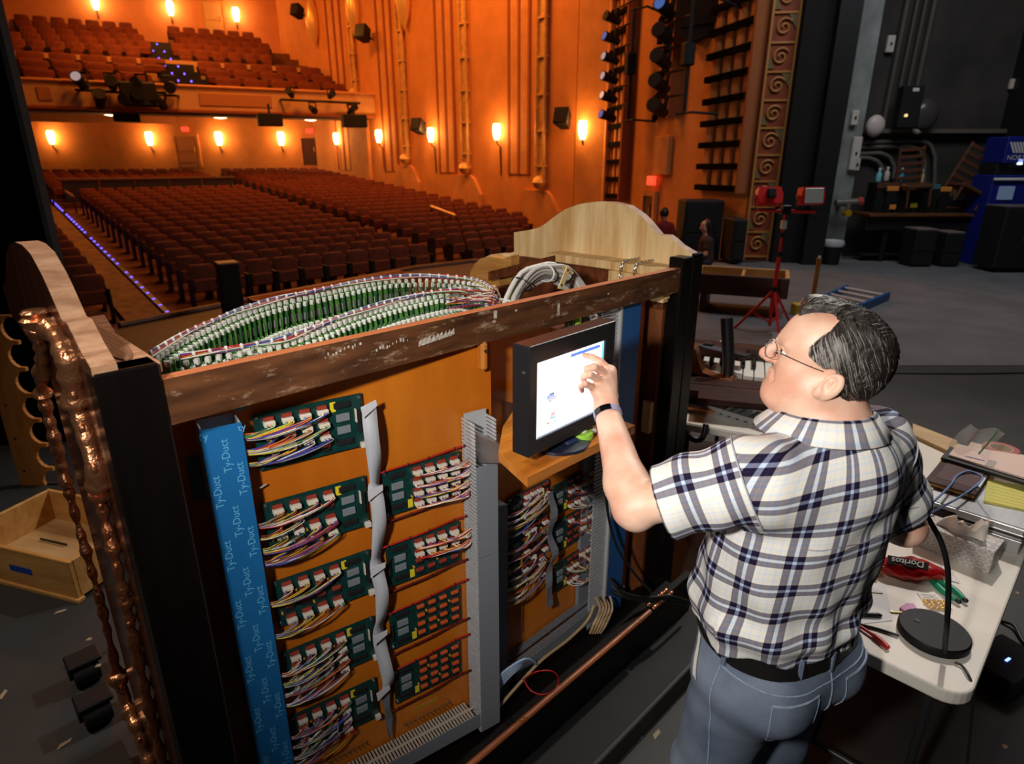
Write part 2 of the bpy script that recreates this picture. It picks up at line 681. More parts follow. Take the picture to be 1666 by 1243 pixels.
# left-hand black masking flat
mb = MB()
p = at_y(88, 400, 4.5)
mb.box(-7, p.x - .10, 4.5, 4.56, 0, 7)
struct('wall_masking', mb, mat('black_flat', (.007, .008, .0085), .8, var=.3, vscale=2))
mb = MB()
mb.cbox(p.x - .12, p.x, 4.47, 4.58, 0, 7, .02)
struct('trim_5', mb, mat('black_flat_edge', (.010, .012, .012), .7))
# a low back wall so the house closes
mb = MB()
mb.box(-34, 8, 0, .2, 12.95, 13.2)
vs = [(-40, 10), (16, 10), (16, 45), (-40, 45)]
mb = MB()
mb.prism(vs, 13.0, 13.2, 'z')
struct('ceiling', mb, mat('house_ceiling', (.55, .28, .12), .9))

# --- balcony: parapet, soffit, stepped tiers
m_balfront = mat('balcony_plaster', (.72, .40, .17), .8, var=.15, vscale=1.5)
mb = MB()
mb.box(-30, 0, 0, .35, 4.04, 5.0)
balc = struct('wall_balcony', mb, m_balfront, M=BAL.M)
MB().cbox(-30, .05, -.12, .45, 5.0, 5.1, .03).build('parapet_cap', m_plaster2, balc)
MB().cbox(-30, .05, -.10, .3, 4.0, 4.14, .03).build('parapet_moulding', m_groove, balc)
for u0, u1 in [(60, 84), (322, 440)]:
    xa, _ = BAL.px(u0, 150)
    xb, _ = BAL.px(u1, 150)
    MB().cbox(xa, xb, -.05, 0, 4.3, 4.8, .02).build('parapet_panel', mat('balcony_panel', (.5, .2, .07), .8), balc)
mb = MB()
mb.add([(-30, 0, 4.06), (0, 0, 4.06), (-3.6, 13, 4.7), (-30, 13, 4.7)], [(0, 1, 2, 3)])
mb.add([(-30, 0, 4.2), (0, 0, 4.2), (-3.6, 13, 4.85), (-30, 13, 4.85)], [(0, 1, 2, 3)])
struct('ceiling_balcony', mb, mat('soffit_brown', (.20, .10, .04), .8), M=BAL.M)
TIER = []          # (y front, floor z)
mb = MB()
z, y = 4.55, .6
for r_ in range(3):
    TIER.append((y, z))
    mb.prism([(-30, y), (-.25 * y, y), (-.25 * (y + 1.3), y + 1.3), (-30, y + 1.3)], z - .6, z, 'z')
    y += 1.3
    z += .48
z += .12
y0t = y
mb.prism([(-30, y), (-.25 * y, y), (-.25 * (y + .2), y + .2), (-30, y + .2)], z - 1.0, z + .45, 'z', m=1)
y += .25
for r_ in range(5):
    TIER.append((y, z))
    mb.prism([(-30, y), (-.25 * y, y), (-.25 * (y + 1.1), y + 1.1), (-30, y + 1.1)], z - .8, z, 'z')
    y += 1.1
    z += .42
YUP = y
struct('floor_balcony', mb, [m_carpet, m_balfront], M=BAL.M)
UP = Frame(BAL.w(0, YUP, 0), 25.3)
mb = MB()
mb.box(-32, 2, 0, .3, 4, 13)
wall_upper = struct('wall_upper', mb, mat('upper_wall_red', (.74, .30, .12), .8, var=.15, vscale=1), M=UP.M)
door_in(UP, wall_upper, 'door_4', 326, 360, 2, 62, mat('pale_door', (.75, .45, .2), .7))

# ================================================================ HOUSE FITTINGS
m_glow = mat('sconce_glow', (1, .8, .5), .5, emit=(1.0, .62, .24), estr=14)
m_bracket = mat('sconce_bracket', (.12, .05, .02), .5, metal=.5)


def sconce(frame, u, v, label, grp, s=.8, stem=True, power=46):
    x, z = frame.px(u, v, -.22)
    t = thing('wall_sconce', label, 'wall lamp', M=frame.M @ Matrix.Translation((x, -.22, z)), group=grp)
    MB().lathe([(.10 * s, -.34 * s), (.17 * s, -.1 * s), (.19 * s, .2 * s), (.15 * s, .36 * s)], 12).build('lamp_shade', m_glow, t, smooth=50)
    mb = MB()
    mb.tube([(0, 0, -.34 * s), (0, .02, -.5 * s), (0, .16, -.62 * s), (0, .2, -(1.9 if stem else .7) * s)], .035 * s, 6)
    mb.build('bracket', m_bracket, t)
    p = frame.w(x, -.62, z + .15)
    lamp('sconce_light', 'POINT', p, power, (1.0, .38, .08), shadow_soft_size=.15)
    return t


NTH = ['first', 'second', 'third', 'fourth', 'fifth', 'sixth']
for i, (u, v) in enumerate([(948, 212), (808, 215), (701, 220), (616, 222), (547, 226)]):
    sconce(SW, u, v, 'glowing side-wall sconce on a long stem, %s counting away from the stage' % NTH[i], 'side wall sconces')
for i, (u, v) in enumerate([(457, 226), (356, 226), (243, 226), (83, 224)]):
    sconce(RW, u, v, 'glowing sconce on the rear wall under the balcony, %s from the dark doorway' % NTH[i], 'rear wall sconces', 1.0, False, 60)
for i, (u, v) in enumerate([(384, 24), (277, 14), (155, 4)]):
    sconce(UP, u, v, 'glowing sconce above the balcony, %s the pale door' % ('right of', 'just left of', 'farther left of')[i], 'upper wall sconces', .95, False, 60)
# dome lamps in the balcony soffit
for i, (u, v) in enumerate([(180, 183), (358, 188), (505, 192)]):
    d = ray(u, v)
    tt = (4.12 - CAMH) / d.z
    p = CAM + d * tt
    t = thing('ceiling_dome_lamp', 'bright bowl lamp under the balcony front, %s of three' % ('leftmost', 'middle', 'rightmost')[i], 'ceiling lamp', p, group='lamps under the balcony front')
    MB().lathe([(.05, -.14), (.28, -.1), (.40, .02), (.42, .08)], 16).build('bowl', mat('bowl_glow', (1, .85, .6), .4, emit=(1, .72, .4), estr=9), t, smooth=60)
    MB().cyl((0, 0, .08), (0, 0, .14), .44, n=16).build('rim', m_gold, t)
    lamp('dome_light', 'POINT', p + Vector((0, 0, -.5)), 50, (1, .48, .16), shadow_soft_size=.2)
# exit signs
for frame, u, v, lab in [(RW, 300, 210, 'red exit sign above the ochre rear door'), (RW, 503, 213, 'red exit sign above the dark rear doorway'), (SPL, 1057, 294, 'red exit sign over the side door behind the standing person')]:
    x, z = frame.px(u, v, -.2)
    t = thing('exit_sign', lab, 'exit sign', M=frame.M @ Matrix.Translation((x, -.2, z)))
    MB().cbox(-.2, .2, 0, .1, -.12, .12, .02).build('sign_box', mat('exit_red', (.5, .03, .02), .5, emit=(1, .08, .03), estr=1.2), t)
    MB().box(-.03, .03, .1, .2, -.03, .03).build('mount', m_black2, t)
# wall loudspeakers
for frame, u, v, s_, lab in [(SW, 917, 193, .24, 'black loudspeaker on the side wall nearest the stage'), (SW, 682, 206, .24, 'black loudspeaker between the side-wall sconces'),
                             (SW, 592, 55, .28, 'black loudspeaker high on the side wall beside the tall torch'), (SW, 485, 19, .26, 'small black loudspeaker high up near the upper rear corner')]:
    x, z = frame.px(u, v, -.5)
    t = thing('wall_speaker', lab, 'loudspeaker', M=frame.M @ Matrix.Translation((x, -.5, z)) @ Matrix.Rotation(R(25), 4, 'Z') @ Matrix.Rotation(R(-18), 4, 'X'))
    MB().prism([(-s_, -.3), (s_, -.3), (s_ * .6, .25), (-s_ * .6, .25)], -s_ * 1.05, s_ * 1.05, 'z').build('cabinet', m_black, t)
    MB().box(-s_ * .85, s_ * .85, -.33, -.3, -s_ * .9, s_ * .9).build('grille', m_black2, t)
    MB().cyl((0, .2, 0), (0, .55, .05), .05, n=8).build('bracket', m_black2, t)

# --- theatre seats
def seat_mesh():
    W = .25
    b = MB()
    rows = []
    for (z, yf, w) in [(.34, -.03, W), (.50, -.045, W), (.66, -.03, W), (.80, -.005, W * .99), (.86, .012, W * .93), (.885, .03, W * .82)]:
        rows.append([(-w, yf + .02, z), (-w * .6, yf - .012, z), (0, yf - .02, z), (w * .6, yf - .012, z), (w, yf + .02, z), (w, yf + .075, z), (0, yf + .085, z), (-w, yf + .075, z)])
    b.grid(rows, closed=True)
    n = len(rows[0])
    b.add(rows[-1], [tuple(range(n))])
    b.add(rows[0], [tuple(range(n))[::-1]])
    c = MB().cbox(-.23, .23, -.17, -.06, .36, .62, .03)
    sf = [MB().prism([(-.22, .0), (.10, .0), (.09, .60), (.06, .60), (.06, .64), (-.26, .64), (-.26, .60), (-.20, .60), (-.22, .55)], x, x + .035, 'x').mesh('side_frame', m_seat2) for x in (-.278, .243)]
    return b.mesh('backrest', m_seat, 40), c.mesh('seat_cushion', m_seat), sf[0], sf[1]


SM = seat_mesh()


def put_seat(P, ang, label, grp, s=1.0, sx=None):
    t = thing('theatre_seat', label, 'theatre seat', P, ang, grp)
    t.scale = (sx or s, s, s)
    for nm, me in zip(('backrest', 'seat_cushion', 'side_frame', 'side_frame'), SM):
        link(nm, me, t)


def proj(P):
    d = Vector(P) - CAM
    f = d.y * CP - d.z * SP
    up = d.y * SP + d.z * CP
    return 833 + FPX * d.x / f, 621.5 - FPX * up / f, f


cands = []
DX, DY = .57, .89
for n in range(0, 24):
    y = n * DY
    z = hz(y)
    for m in range(9):
        cands.append((HOUSE.w(.32 + m * DX, y, z), 'right', n, m))
    if n not in (16, 17):
        for m in range(10 if n < 16 else 11):
            cands.append((HOUSE.w(-1.15 - .28 - m * DX, y, z), 'centre', n, m))
    for m in range(7):
        if n < 20:
            cands.append((HOUSE.w(-8.5 - m * DX, y, z), 'left', n, m))
vis = []
for P, blk, rn, sn in cands:
    u, v, f = proj(P + Vector((0, 0, .8)))
    if 60 < u < 880 and 240 < v < 560:
        # hidden behind the console's near end or its tall end board
        if v > 520 or (u > 850 and v > 340):
            continue
        vis.append((f, P, blk, rn, sn))
vis.sort(key=lambda q: q[0])
ORCH_N = 236
for f, P, blk, rn, sn in vis[:ORCH_N]:
    lab = {'right': 'dark red seat near the side wall, row %d from front, seat %d from aisle' % (rn + 1, sn + 1),
           'centre': 'dark red seat in the middle block, row %d from front, seat %d from right' % (rn + 1, sn + 1),
           'left': 'dark red seat left of the lit aisle, row %d from front, seat %d from aisle' % (rn + 1, sn + 1)}[blk]
    put_seat(P, HOUSE.ang, lab, {'right': 'seats beside the side wall', 'centre': 'seats in the middle block', 'left': 'seats left of the lit aisle'}[blk])


def seat_stuff(lst, name, label, ang, s):
    arr_v, arr_f, mi = [], [], []
    base = []
    for me, k in zip(SM, (0, 0, 1, 1)):
        base.append(([tuple(v.co) for v in me.vertices], [tuple(p.vertices) for p in me.polygons], k))
    ca, sa = math.cos(ang), math.sin(ang)
    mb = MB()
    for P in lst:
        M = Matrix.Translation(P) @ Matrix.Rotation(ang, 4, 'Z') @ Matrix.Scale(s, 4)
        for vs, fs, k in base:
            mb.add(vs, fs, k, M)
    me = bpy.data.meshes.new(name)
    me.from_pydata(mb.v, [], mb.f)
    me.materials.append(m_seat)
    me.materials.append(m_seat2)
    me.polygons.foreach_set('material_index', mb.m)
    o = link(name, me)
    return tag(o, label, 'theatre seats', kind='stuff')


seat_stuff([q_[1] for q_ in vis[ORCH_N:]], 'rear_seating', 'rows of dark red theatre seats filling the rear of the main floor', HOUSE.ang, 1.0)
# loge seats at the balcony front (individuals) and the upper tier (too many and small)
cnt = 0
for r_ in range(3):
    y, z = TIER[r_]
    x = -1.6 - .3 * r_
    i = 0
    while x > -19:
        P = BAL.w(x, y + .75, z)
        u, v, f = proj(P + Vector((0, 0, .8)))
        ins = 30 < u < 545 and not (262 < u < 340)
        if ins and cnt < 64:
            put_seat(P, BAL.ang, 'wide red loge seat in the %s balcony row, number %d from the right end' % (NTH[r_], i + 1), 'loge seats of the %s balcony row' % NTH[r_], 1.15, 2.05)
            cnt += 1
        x -= 1.17
        i += 1
up = []
for r_ in range(3, 8):
    y, z = TIER[r_]
    x = -2.2 - .25 * y
    while x > -21:
        P = BAL.w(x, y + .6, z)
        u, v, f = proj(P + Vector((0, 0, .8)))
        if 20 < u < 440 and not (245 + (r_ - 3) * -4 < u < 290 - (r_ - 3) * 3):
            up.append(P)
        x -= .74
seat_stuff(up, 'upper_tier_seating', 'small red seats of the upper balcony tier below the red wall', BAL.ang, 1.2)

# balcony aisle steps with blue step lights
t = thing('balcony_steps', 'dark stepped aisle with blue step lights between the balcony seats', 'steps', M=BAL.M)
m_led = mat('blue_led', (.1, .08, .5), .4, emit=(.16, .10, 1.0), estr=2.5)
for i, (u, v) in enumerate([(305, 128), (294, 116), (284, 104), (272, 92), (262, 80), (250, 68)]):
    y = .9 + i * 1.5
    x, z = BAL.px(u, v, y)
    MB().box(x - .8, x + .8, y, y + .5, z - .6, z).build('step', m_black2, t)
    for q in range(2):
        MB().cbox(x - .4 + q * .5, x - .33 + q * .5, y - .05, y, z - .14, z - .06, .01).build('step_light', m_led, t)

# aisle lights on the main floor
t = thing('aisle_light_strip', 'row of blue aisle lights on the floor beside the middle block', 'light strip', HOUSE.w(-7.35, 0, hz(0)), HOUSE.ang)
for i in range(34):
    y = -.2 + i * .53
    if i % 9 == 8:
        continue
    MB().cbox(-.03, .03, y, y + .05, RAKE * y + .04, RAKE * y + .10, .01).build('lens', m_led, t)
MB().prism([(-.6, 0), (18, RAKE * 18), (18, RAKE * 18 + .04), (-.6, .04)], -.05, .05, 'x').build('strip', m_black2, t)
# aisle carpet runner
mb = MB()
mb.add([HOUSE.w(-8.1, -2, hz(-1) + .006), HOUSE.w(-7.45, -2, hz(-1) + .006), HOUSE.w(-7.45, 20, hz(20) + .012), HOUSE.w(-8.1, 20, hz(20) + .012)], [(0, 1, 2, 3)])
tag(mb.build('aisle_carpet', mat('aisle_carpet', (.30, .17, .06), .9, var=.5, vscale=4)), 'worn golden carpet running up the lit aisle', 'carpet')
# low parapet across the middle block
mb = thing('cross_aisle_parapet', 'low dark panelled parapet crossing the rear of the middle block', 'parapet', HOUSE.w(-4.1, 15.0, hz(15)), HOUSE.ang)
for i in range(5):
    MB().cbox(-3.0 + i * 1.2, -1.85 + i * 1.2, 0, .06, .2, .95, .02).build('parapet_panel', mat('parapet_panel', (.03, .02, .012), .5), mb)
MB().cbox(-3.1, 3.1, -.04, .12, .95, 1.05, .02).build('top_rail', m_darkwood, mb)
MB().cbox(-3.1, 3.1, -.02, .1, 0, .2, .02).build('base_board', m_darkwood, mb)
# brass handrails
for a_, b_, lab in [((104, 310), (119, 320), 'short bright handrail at the far end of the lit aisle'), ((702, 336), (742, 351), 'slanting pale handrail among the seats near the side wall')]:
    P0 = at_y(*a_, 24.0 if a_[0] < 200 else 22.5)
    P1 = at_y(*b_, 23.0 if a_[0] < 200 else 20.5)
    t = thing('handrail', lab, 'handrail', (P0.x, P0.y, hz(6)))
    o = Vector((P0.x, P0.y, hz(6)))
    MB().tube([P0 - o, P1 - o], .05, 8).build('rail', mat('brass_rail', (.8, .5, .2), .35, metal=.6), t, smooth=50)
    for P in (P0, P1):
        MB().cyl(P - o, P - o + Vector((0, 0, -.8)), .03, n=8).build('post', m_darkwood, t)

# lighting bars on the balcony front
def spotlight(parent, x, y, z, ang=0.0, tilt=-20, s=1.0, lens=None):
    M = Matrix.Translation((x, y, z)) @ Matrix.Rotation(R(ang), 4, 'Z') @ Matrix.Rotation(R(tilt), 4, 'X') @ Matrix.Scale(s, 4)
    mb = MB()
    mb.cyl((0, .25, 0), (0, -.05, 0), .11, .13, n=12, M=M)
    mb.cyl((0, -.05, 0), (0, -.32, 0), .13, .15, n=12, M=M)
    mb.box(-.16, -.14, -.05, .05, 0, .28, M=M).box(.14, .16, -.05, .05, 0, .28, M=M).box(-.16, .16, -.05, .05, .26, .28, M=M)
    b = mb.build('spotlight', m_black, parent)
    if lens:
        MB().cyl((0, -.325, 0), (0, -.33, 0), .12, n=12, M=M).build('lens', lens, b)


m_lens = mat('glass_lens', (.5, .55, .6), .1, emit=(.7, .8, 1), estr=.25)
m_lens2 = mat('glass_lens_blue', (.1, .15, .3), .1, emit=(.15, .3, 1), estr=.3)
for (ua, va, ub, vb, lab, n) in [(122, 146, 292, 156, 'large black lighting bar hung on the left of the balcony front', 7), (456, 162, 586, 168, 'thinner lighting bar near the right end of the balcony front', 4)]:
    xa, za = BAL.px(ua, va, -.6)
    xb, zb = BAL.px(ub, vb, -.6)
    t = thing('lighting_bar', lab, 'lighting bar', M=BAL.M @ Matrix.Translation((xa, -.6, za)))
    L_ = xb - xa
    MB().cyl((0, 0, 0), (L_, 0, zb - za), .05, n=8).build('pipe', m_black2, t)
    MB().cyl((.05, 0, 0), (.05, .6, 0), .05, n=8).build('arm', m_black2, t)
    MB().cyl((L_ - .05, 0, zb - za), (L_ - .05, .6, zb - za), .05, n=8).build('arm', m_black2, t)
    for i in range(n):
        spotlight(t, L_ * (i + .5) / n, -.1, (-.35 if i % 2 else .25), random.uniform(-30, 30), random.uniform(-30, 20), 1.5 if n > 5 else 1.0, m_lens if i == 0 and n > 5 else None)
    if n > 5:
        MB().cbox(L_ * .42, L_ * .78, -.5, .2, -.55, .35, .06).build('projector_body', m_black, t)
        MB().cyl((L_ * .6, -.5, -.1), (L_ * .6, -.62, -.1), .25, n=16).build('projector_lens', m_black2, t)
for (u, v, lab) in [(206, 187, 'black box loudspeaker under the balcony beside the left bowl lamp'), (439, 194, 'black box loudspeaker under the balcony left of the right bowl lamp'), (576, 196, 'dim hanging panel under the right end of the balcony')]:
    P = CAM + ray(u, v) * (29 / ray(u, v).y)
    t = thing('soffit_speaker', lab, 'loudspeaker', P, BAL.ang)
    MB().cbox(-.5, .5, -.3, .3, -.28, .22, .03).build('cabinet', m_black, t)
    MB().cyl((0, 0, .2), (0, 0, .6), .05, n=8).build('hanger', m_black2, t)

# vertical lighting booms on the splayed wall
for (u, v0, v1, us, lab) in [(1022, 16, 196, 1000, 'tall lighting boom nearer the side wall, with six small spotlights'), (1113, 0, 184, 1084, 'tall lighting boom nearer the stage, with five angled spotlights')]:
    x, z0 = SPL.px(u, v1, -.8)
    x2, z1 = SPL.px(u + 6, v0, -.8)
    t = thing('lighting_boom', lab, 'lighting boom', M=SPL.M @ Matrix.Translation((x, -.8, z0)))
    MB().cyl((0, 0, 0), (0, 0, z1 - z0 + (3 if v0 == 0 else 0)), .045, n=8).build('pipe', m_black, t)
    MB().tube([(-.35, 0, 0), (.3, 0, 0), (.6, .5, -.05)], .03, 6).build('foot_arm', m_black, t)
    MB().tube([(-.2, 0, z1 - z0), (.3, .2, z1 - z0), (.7, .75, z1 - z0 - .3)], .03, 6).build('top_arm', m_black, t)
    xs, _ = SPL.px(us, 100, -.8)
    n = 6 if u < 1050 else 5
    for i in range(n):
        z = .15 + (z1 - z0 - .2) * i / (n - 1)
        spotlight(t, (xs - x), -.1, z, 35 if n == 5 else 10, -15, 0.85 if n == 6 else 1.1, (m_lens2 if i in (0, 4) else m_lens) if (n == 6 and i in (0, 1, 2, 3)) or i == 4 else None)
        MB().cyl((xs - x, 0, z + .25), (0, 0, z + .25), .025, n=6).build('side_arm', m_black, t)
    MB().cbox(-.12, .12, -.15, .1, (z1 - z0) * .42, (z1 - z0) * .62, .03).build('dimmer_box', m_black, t)
# big hung loudspeaker cluster
P = CAM + ray(1156, 14) * 14.5
t = thing('hung_speaker', 'large faceted black loudspeaker hanging before the organ grille', 'loudspeaker', P, SPL.ang + .5)
MB().prism([(-.62, -.5), (-.2, -.72), (.35, -.62), (.62, -.2), (.7, .5), (-.55, .6)], -.5, .5, 'y').build('cabinet', m_black, t)
MB().box(-.45, .5, -.53, -.5, -.4, .45).build('grille', m_black2, t)
MB().cyl((0, 0, .5), (0, 0, 3.5), .04, n=6).build('hanger', m_black, t)
# tall black stacks at the foot of the splayed wall
for (u0, u1, v0, v1, y_, lab) in [(1107, 1180, 326, 432, 14.3, 'tall black loudspeaker stack behind the seated woman'), (1187, 1218, 357, 428, 13.2, 'smaller black cabinet beside the painted proscenium border')]:
    a_ = at_y(u0, v1, y_)
    b_ = at_y(u1, v0, y_)
    t = thing('speaker_stack', lab, 'loudspeaker', (a_.x, y_, max(a_.z, 0) if y_ < 14 else a_.z))
    h = b_.z - a_.z
    w = b_.x - a_.x
    MB().cbox(0, w, 0, .7, 0, h, .03).build('cabinet', m_black, t)
    MB().box(.06, w - .06, -.02, 0, .08, h * .48).build('grille', m_black2, t)
    MB().box(.06, w - .06, -.02, 0, h * .52, h - .08).build('grille', m_black2, t)

# ================================================================ THE ORGAN CONSOLE (seen from behind)
CON = Frame((-.650, 1.100), 45)
m_rawwood = wood('raw_pine', C8(236, 205, 150), C8(196, 152, 96), 2.2, (1, 14, 1.2), .6)
m_rawwood_v = wood('raw_pine_upright', C8(246, 218, 166), C8(206, 160, 100), 2.2, (10, 7, .8), .55)
m_edgewood = wood('cut_edge_wood', C8(196, 152, 118), C8(150, 104, 74), 5, (3, 8, 8), .6)
m_topedge = wood('beam_top_edge', C8(204, 128, 84), C8(176, 96, 58), 4, (1, 10, 10), .55)
m_mahog = mat('dark_mahogany', (.006, .004, .0035), .36, spec=.25, var=.4, vscale=3, stretch=(8, 8, 1))
m_mahog2 = mat('mahogany_side', (.055, .018, .009), .25, coat=.5, var=.4, vscale=3, stretch=(8, 8, 1))
m_inner = wood('inner_brown', C8(120, 62, 28), C8(74, 36, 16), 3, (1, 10, 6), .5)
m_ply = wood('varnished_ply', C8(205, 118, 28), C8(186, 98, 20), 2.0, (3, 3, .6), .32, coat=.25, bump=.03)
m_copper = mat('copper_gilding', (.84, .36, .17), .28, metal=.9, bump=.35, bscale=90)
m_copper2 = mat('copper_gilding_dull', (.55, .19, .08), .34, metal=.85, bump=.5, bscale=110)


def scuffed(name):
    """old brown varnish rubbed through in pale scratches"""
    m, nt, b = nmat(name)
    N, L = nt.nodes, nt.links
    tc = N.new('ShaderNodeTexCoord')
    mp = N.new('ShaderNodeMapping')
    mp.inputs['Scale'].default_value = (1, 6, 6)
    L.new(tc.outputs['Object'], mp.inputs[0])
    n1 = N.new('ShaderNodeTexNoise')
    n1.inputs['Scale'].default_value = 6
    n1.inputs['Detail'].default_value = 8
    L.new(mp.outputs[0], n1.inputs[0])
    r1 = N.new('ShaderNodeValToRGB')
    r1.color_ramp.elements[0].position = .3
    r1.color_ramp.elements[1].position = .72
    r1.color_ramp.elements[0].color = (*C8(60, 34, 19), 1)
    r1.color_ramp.elements[1].color = (*C8(116, 72, 42), 1)
    L.new(n1.outputs[0], r1.inputs[0])
    mp2 = N.new('ShaderNodeMapping')
    mp2.inputs['Scale'].default_value = (1, 3, 3)
    L.new(tc.outputs['Object'], mp2.inputs[0])
    n2 = N.new('ShaderNodeTexNoise')
    n2.inputs['Scale'].default_value = 9
    n2.inputs['Detail'].default_value = 12
    n2.inputs['Roughness'].default_value = .75
    L.new(mp2.outputs[0], n2.inputs[0])
    r2 = N.new('ShaderNodeValToRGB')
    r2.color_ramp.elements[0].position = .54
    r2.color_ramp.elements[1].position = .68
    L.new(n2.outputs[0], r2.inputs[0])
    mx = N.new('ShaderNodeMixRGB')
    mx.inputs[2].default_value = (*C8(196, 168, 138), 1)
    L.new(r2.outputs[0], mx.inputs[0])
    L.new(r1.outputs[0], mx.inputs[1])
    L.new(mx.outputs[0], b.inputs['Base Color'])
    b.inputs['Roughness'].default_value = .45
    return m


m_beam = scuffed('scuffed_brown_varnish')
console = thing('organ_console', 'open-backed theatre organ console in dark wood with arched ends and copper carving', 'organ console', M=CON.M)

PROFILE = [(0, 1.715), (.058, 1.739), (.09, 1.760), (.116, 1.774), (.158, 1.773), (.189, 1.80), (.22, 1.826), (.25, 1.847), (.314, 1.878), (.39, 1.889),
           (.473, 1.888), (.56, 1.875), (.643, 1.849), (.70, 1.818), (.752, 1.784), (.80, 1.758), (.869, 1.741), (.968, 1.723), (.966, 1.63),
           (1.0, 1.618), (1.08, 1.610), (1.14, 1.598), (1.19, 1.575), (1.23, 1.535), (1.248, 1.49)]
END = [(0, .10)] + PROFILE + [(1.25, 1.25), (1.05, 1.10), (.85, 1.05), (.85, .10)]
ENDL = [(0, .10)] + PROFILE[:17] + [(.87, 1.665), (.62, 1.63), (.47, 1.58), (.46, .10)]
# left end: raw edges, dark outside
mb = MB().prism(ENDL, -.106, -.066, 'x', m=1, side=0, cap0=2, cap1=1)
mb.build('end_board', [m_edgewood, m_inner, m_mahog2], console)
mb = MB().prism(END, 1.900, 1.945, 'x', m=0, side=0, cap0=1, cap1=2)
mb.build('end_board', [m_edgewood, m_rawwood_v, m_mahog], console)
# scrolled inner cheek at the far right end
CH = [(.93, 1.40), (.93, 1.62), (.985, 1.60), (1.02, 1.60), (1.08, 1.60), (1.15, 1.585), (1.20, 1.55), (1.235, 1.50), (1.25, 1.44), (1.22, 1.36)]
MB().prism(CH, 1.845, 1.90, 'x').build('scroll_cheek', wood('honey_wood', C8(214, 158, 88), C8(180, 120, 58), 3, (1, 1, 8), .4), console)
# corner posts
MB().cbox(-.107, 0.0, -.006, .055, .10, 1.702, .004).build('corner_post', m_mahog, console)
MB().cbox(1.828, 1.90, -.006, .055, .10, 1.705, .004).build('corner_post', m_mahog, console)
MB().cbox(1.905, 1.985, -.006, .045, .10, 1.715, .006).build('post_moulding', m_mahog, console)
# left cap board with its oval inlay
cap = MB().cbox(-.066, .005, .0, .30, 1.680, 1.702, .003)
cap.prism([(-.066, .30), (.005, .30), (.032, .50), (-.066, .50)], 1.680, 1.702, 'z')
cb = cap.build('cap_board', m_edgewood, console)
mb = MB()
el = [(-.032 + .026 * math.cos(a * PI / 14) + .02 * math.sin(a * PI / 14) * .2, .24 + .19 * math.sin(a * PI / 14)) for a in range(28)]
mb.prism(el, 1.7022, 1.7045, 'z')
mb.build('oval_inlay', wood('inlay_wood', C8(150, 112, 84), C8(112, 78, 54), 4, (10, 1, 1), .55), cb)
# top beam
bm_ = MB().box(0, 1.828, 0, .032, 1.575, 1.667, 0, top=1)
beam = bm_.build('top_beam', [m_beam, m_topedge], console)
# chalk strokes on the beam
m_chalk = mat('chalk_mark', (.75, .72, .66), .9, col2=(.35, .27, .2), vscale=120)
for (u, v, w, h) in [(806, 512, .006, .022), (804, 523, .006, .006), (909, 503, .005, .036), (840, 505, .004, .006), (990, 478, .004, .005)]:
    x, z = CON.px(u, v, -.0006)
    MB().box(x - w, x + w, -.0008, 0, z - h / 2, z + h / 2).build('chalk_stroke', m_chalk, beam)
x, z = CON.px(709, 550, -.0006)
mb = MB()
for i in range(9):
    a = x - .055 + i * .013
    mb.prism([(a, z - .012 + .001 * i), (a + .014, z - .01 + .0012 * i), (a + .012, z + .007 + .001 * i), (a + .002, z + .003 * (i % 3))], -.0008, 0, 'y')
mb.build('paper_scrap', m_chalk, beam)
for (u, v) in [(560, 575), (640, 566)]:
    x, z = CON.px(u, v, -.0006)
    mb = MB()
    for i in range(10):
        a = x - .05 + i * .010 + random.uniform(-.002, .002)
        zz = z + .012 * i / 10 + random.uniform(-.004, .004)
        mb.box(a, a + random.uniform(.002, .006), -.0006, 0, zz, zz + random.uniform(.003, .010))
    mb.build('chalk_writing', m_chalk, beam)
# inner ledges, rails and the well of the console
MB().cbox(1.79, 1.90, .02, .66, 1.630, 1.664, .003).build('inner_ledge', m_rawwood, console)
MB().cbox(1.80, 1.90, .05, .62, 1.50, 1.63, .003).build('ledge_skirt', m_inner, console)
MB().cbox(1.775, 1.80, .02, .30, 1.55, 1.63, .002).build('ledge_block', m_rawwood, console)
mb = MB()
mb.prism([(.60, 1.615), (.60, 1.66), (1.02, 1.54), (1.02, 1.495)], 1.775, 1.81, 'x')
mb.build('sloping_rail', m_inner, console)
MB().cbox(.0, 1.9, .84, .87, .1, 1.50, .003).build('front_board', m_inner, console)
MB().cbox(.0, 1.83, .60, .64, 1.40, 1.46, .003).build('stop_rail_support', m_inner, console)
MB().cbox(0, 1.80, .30, .84, .98, 1.0, .003).build('inner_floor', m_inner, console)
MB().box(0, 1.9, .06, .85, .10, .13).build('bottom_board', m_mahog, console)
# right-hand inner wall in worn brown wood, with a pale block
MB().cbox(1.805, 1.828, .05, .84, .13, 1.63, .002).build('inner_wall', wood('inner_wall_wood', C8(150, 88, 46), C8(78, 36, 18), 1.6, (2, 3, .7), .5), console)
x0, z1 = .105, 1.10
MB().cbox(1.780, 1.806, .055, .095, .975, 1.115, .002).build('wooden_block', m_rawwood, console)
MB().cbox(1.770, 1.806, .03, .09, 1.535, 1.570, .002).build('wooden_block', m_rawwood, console)
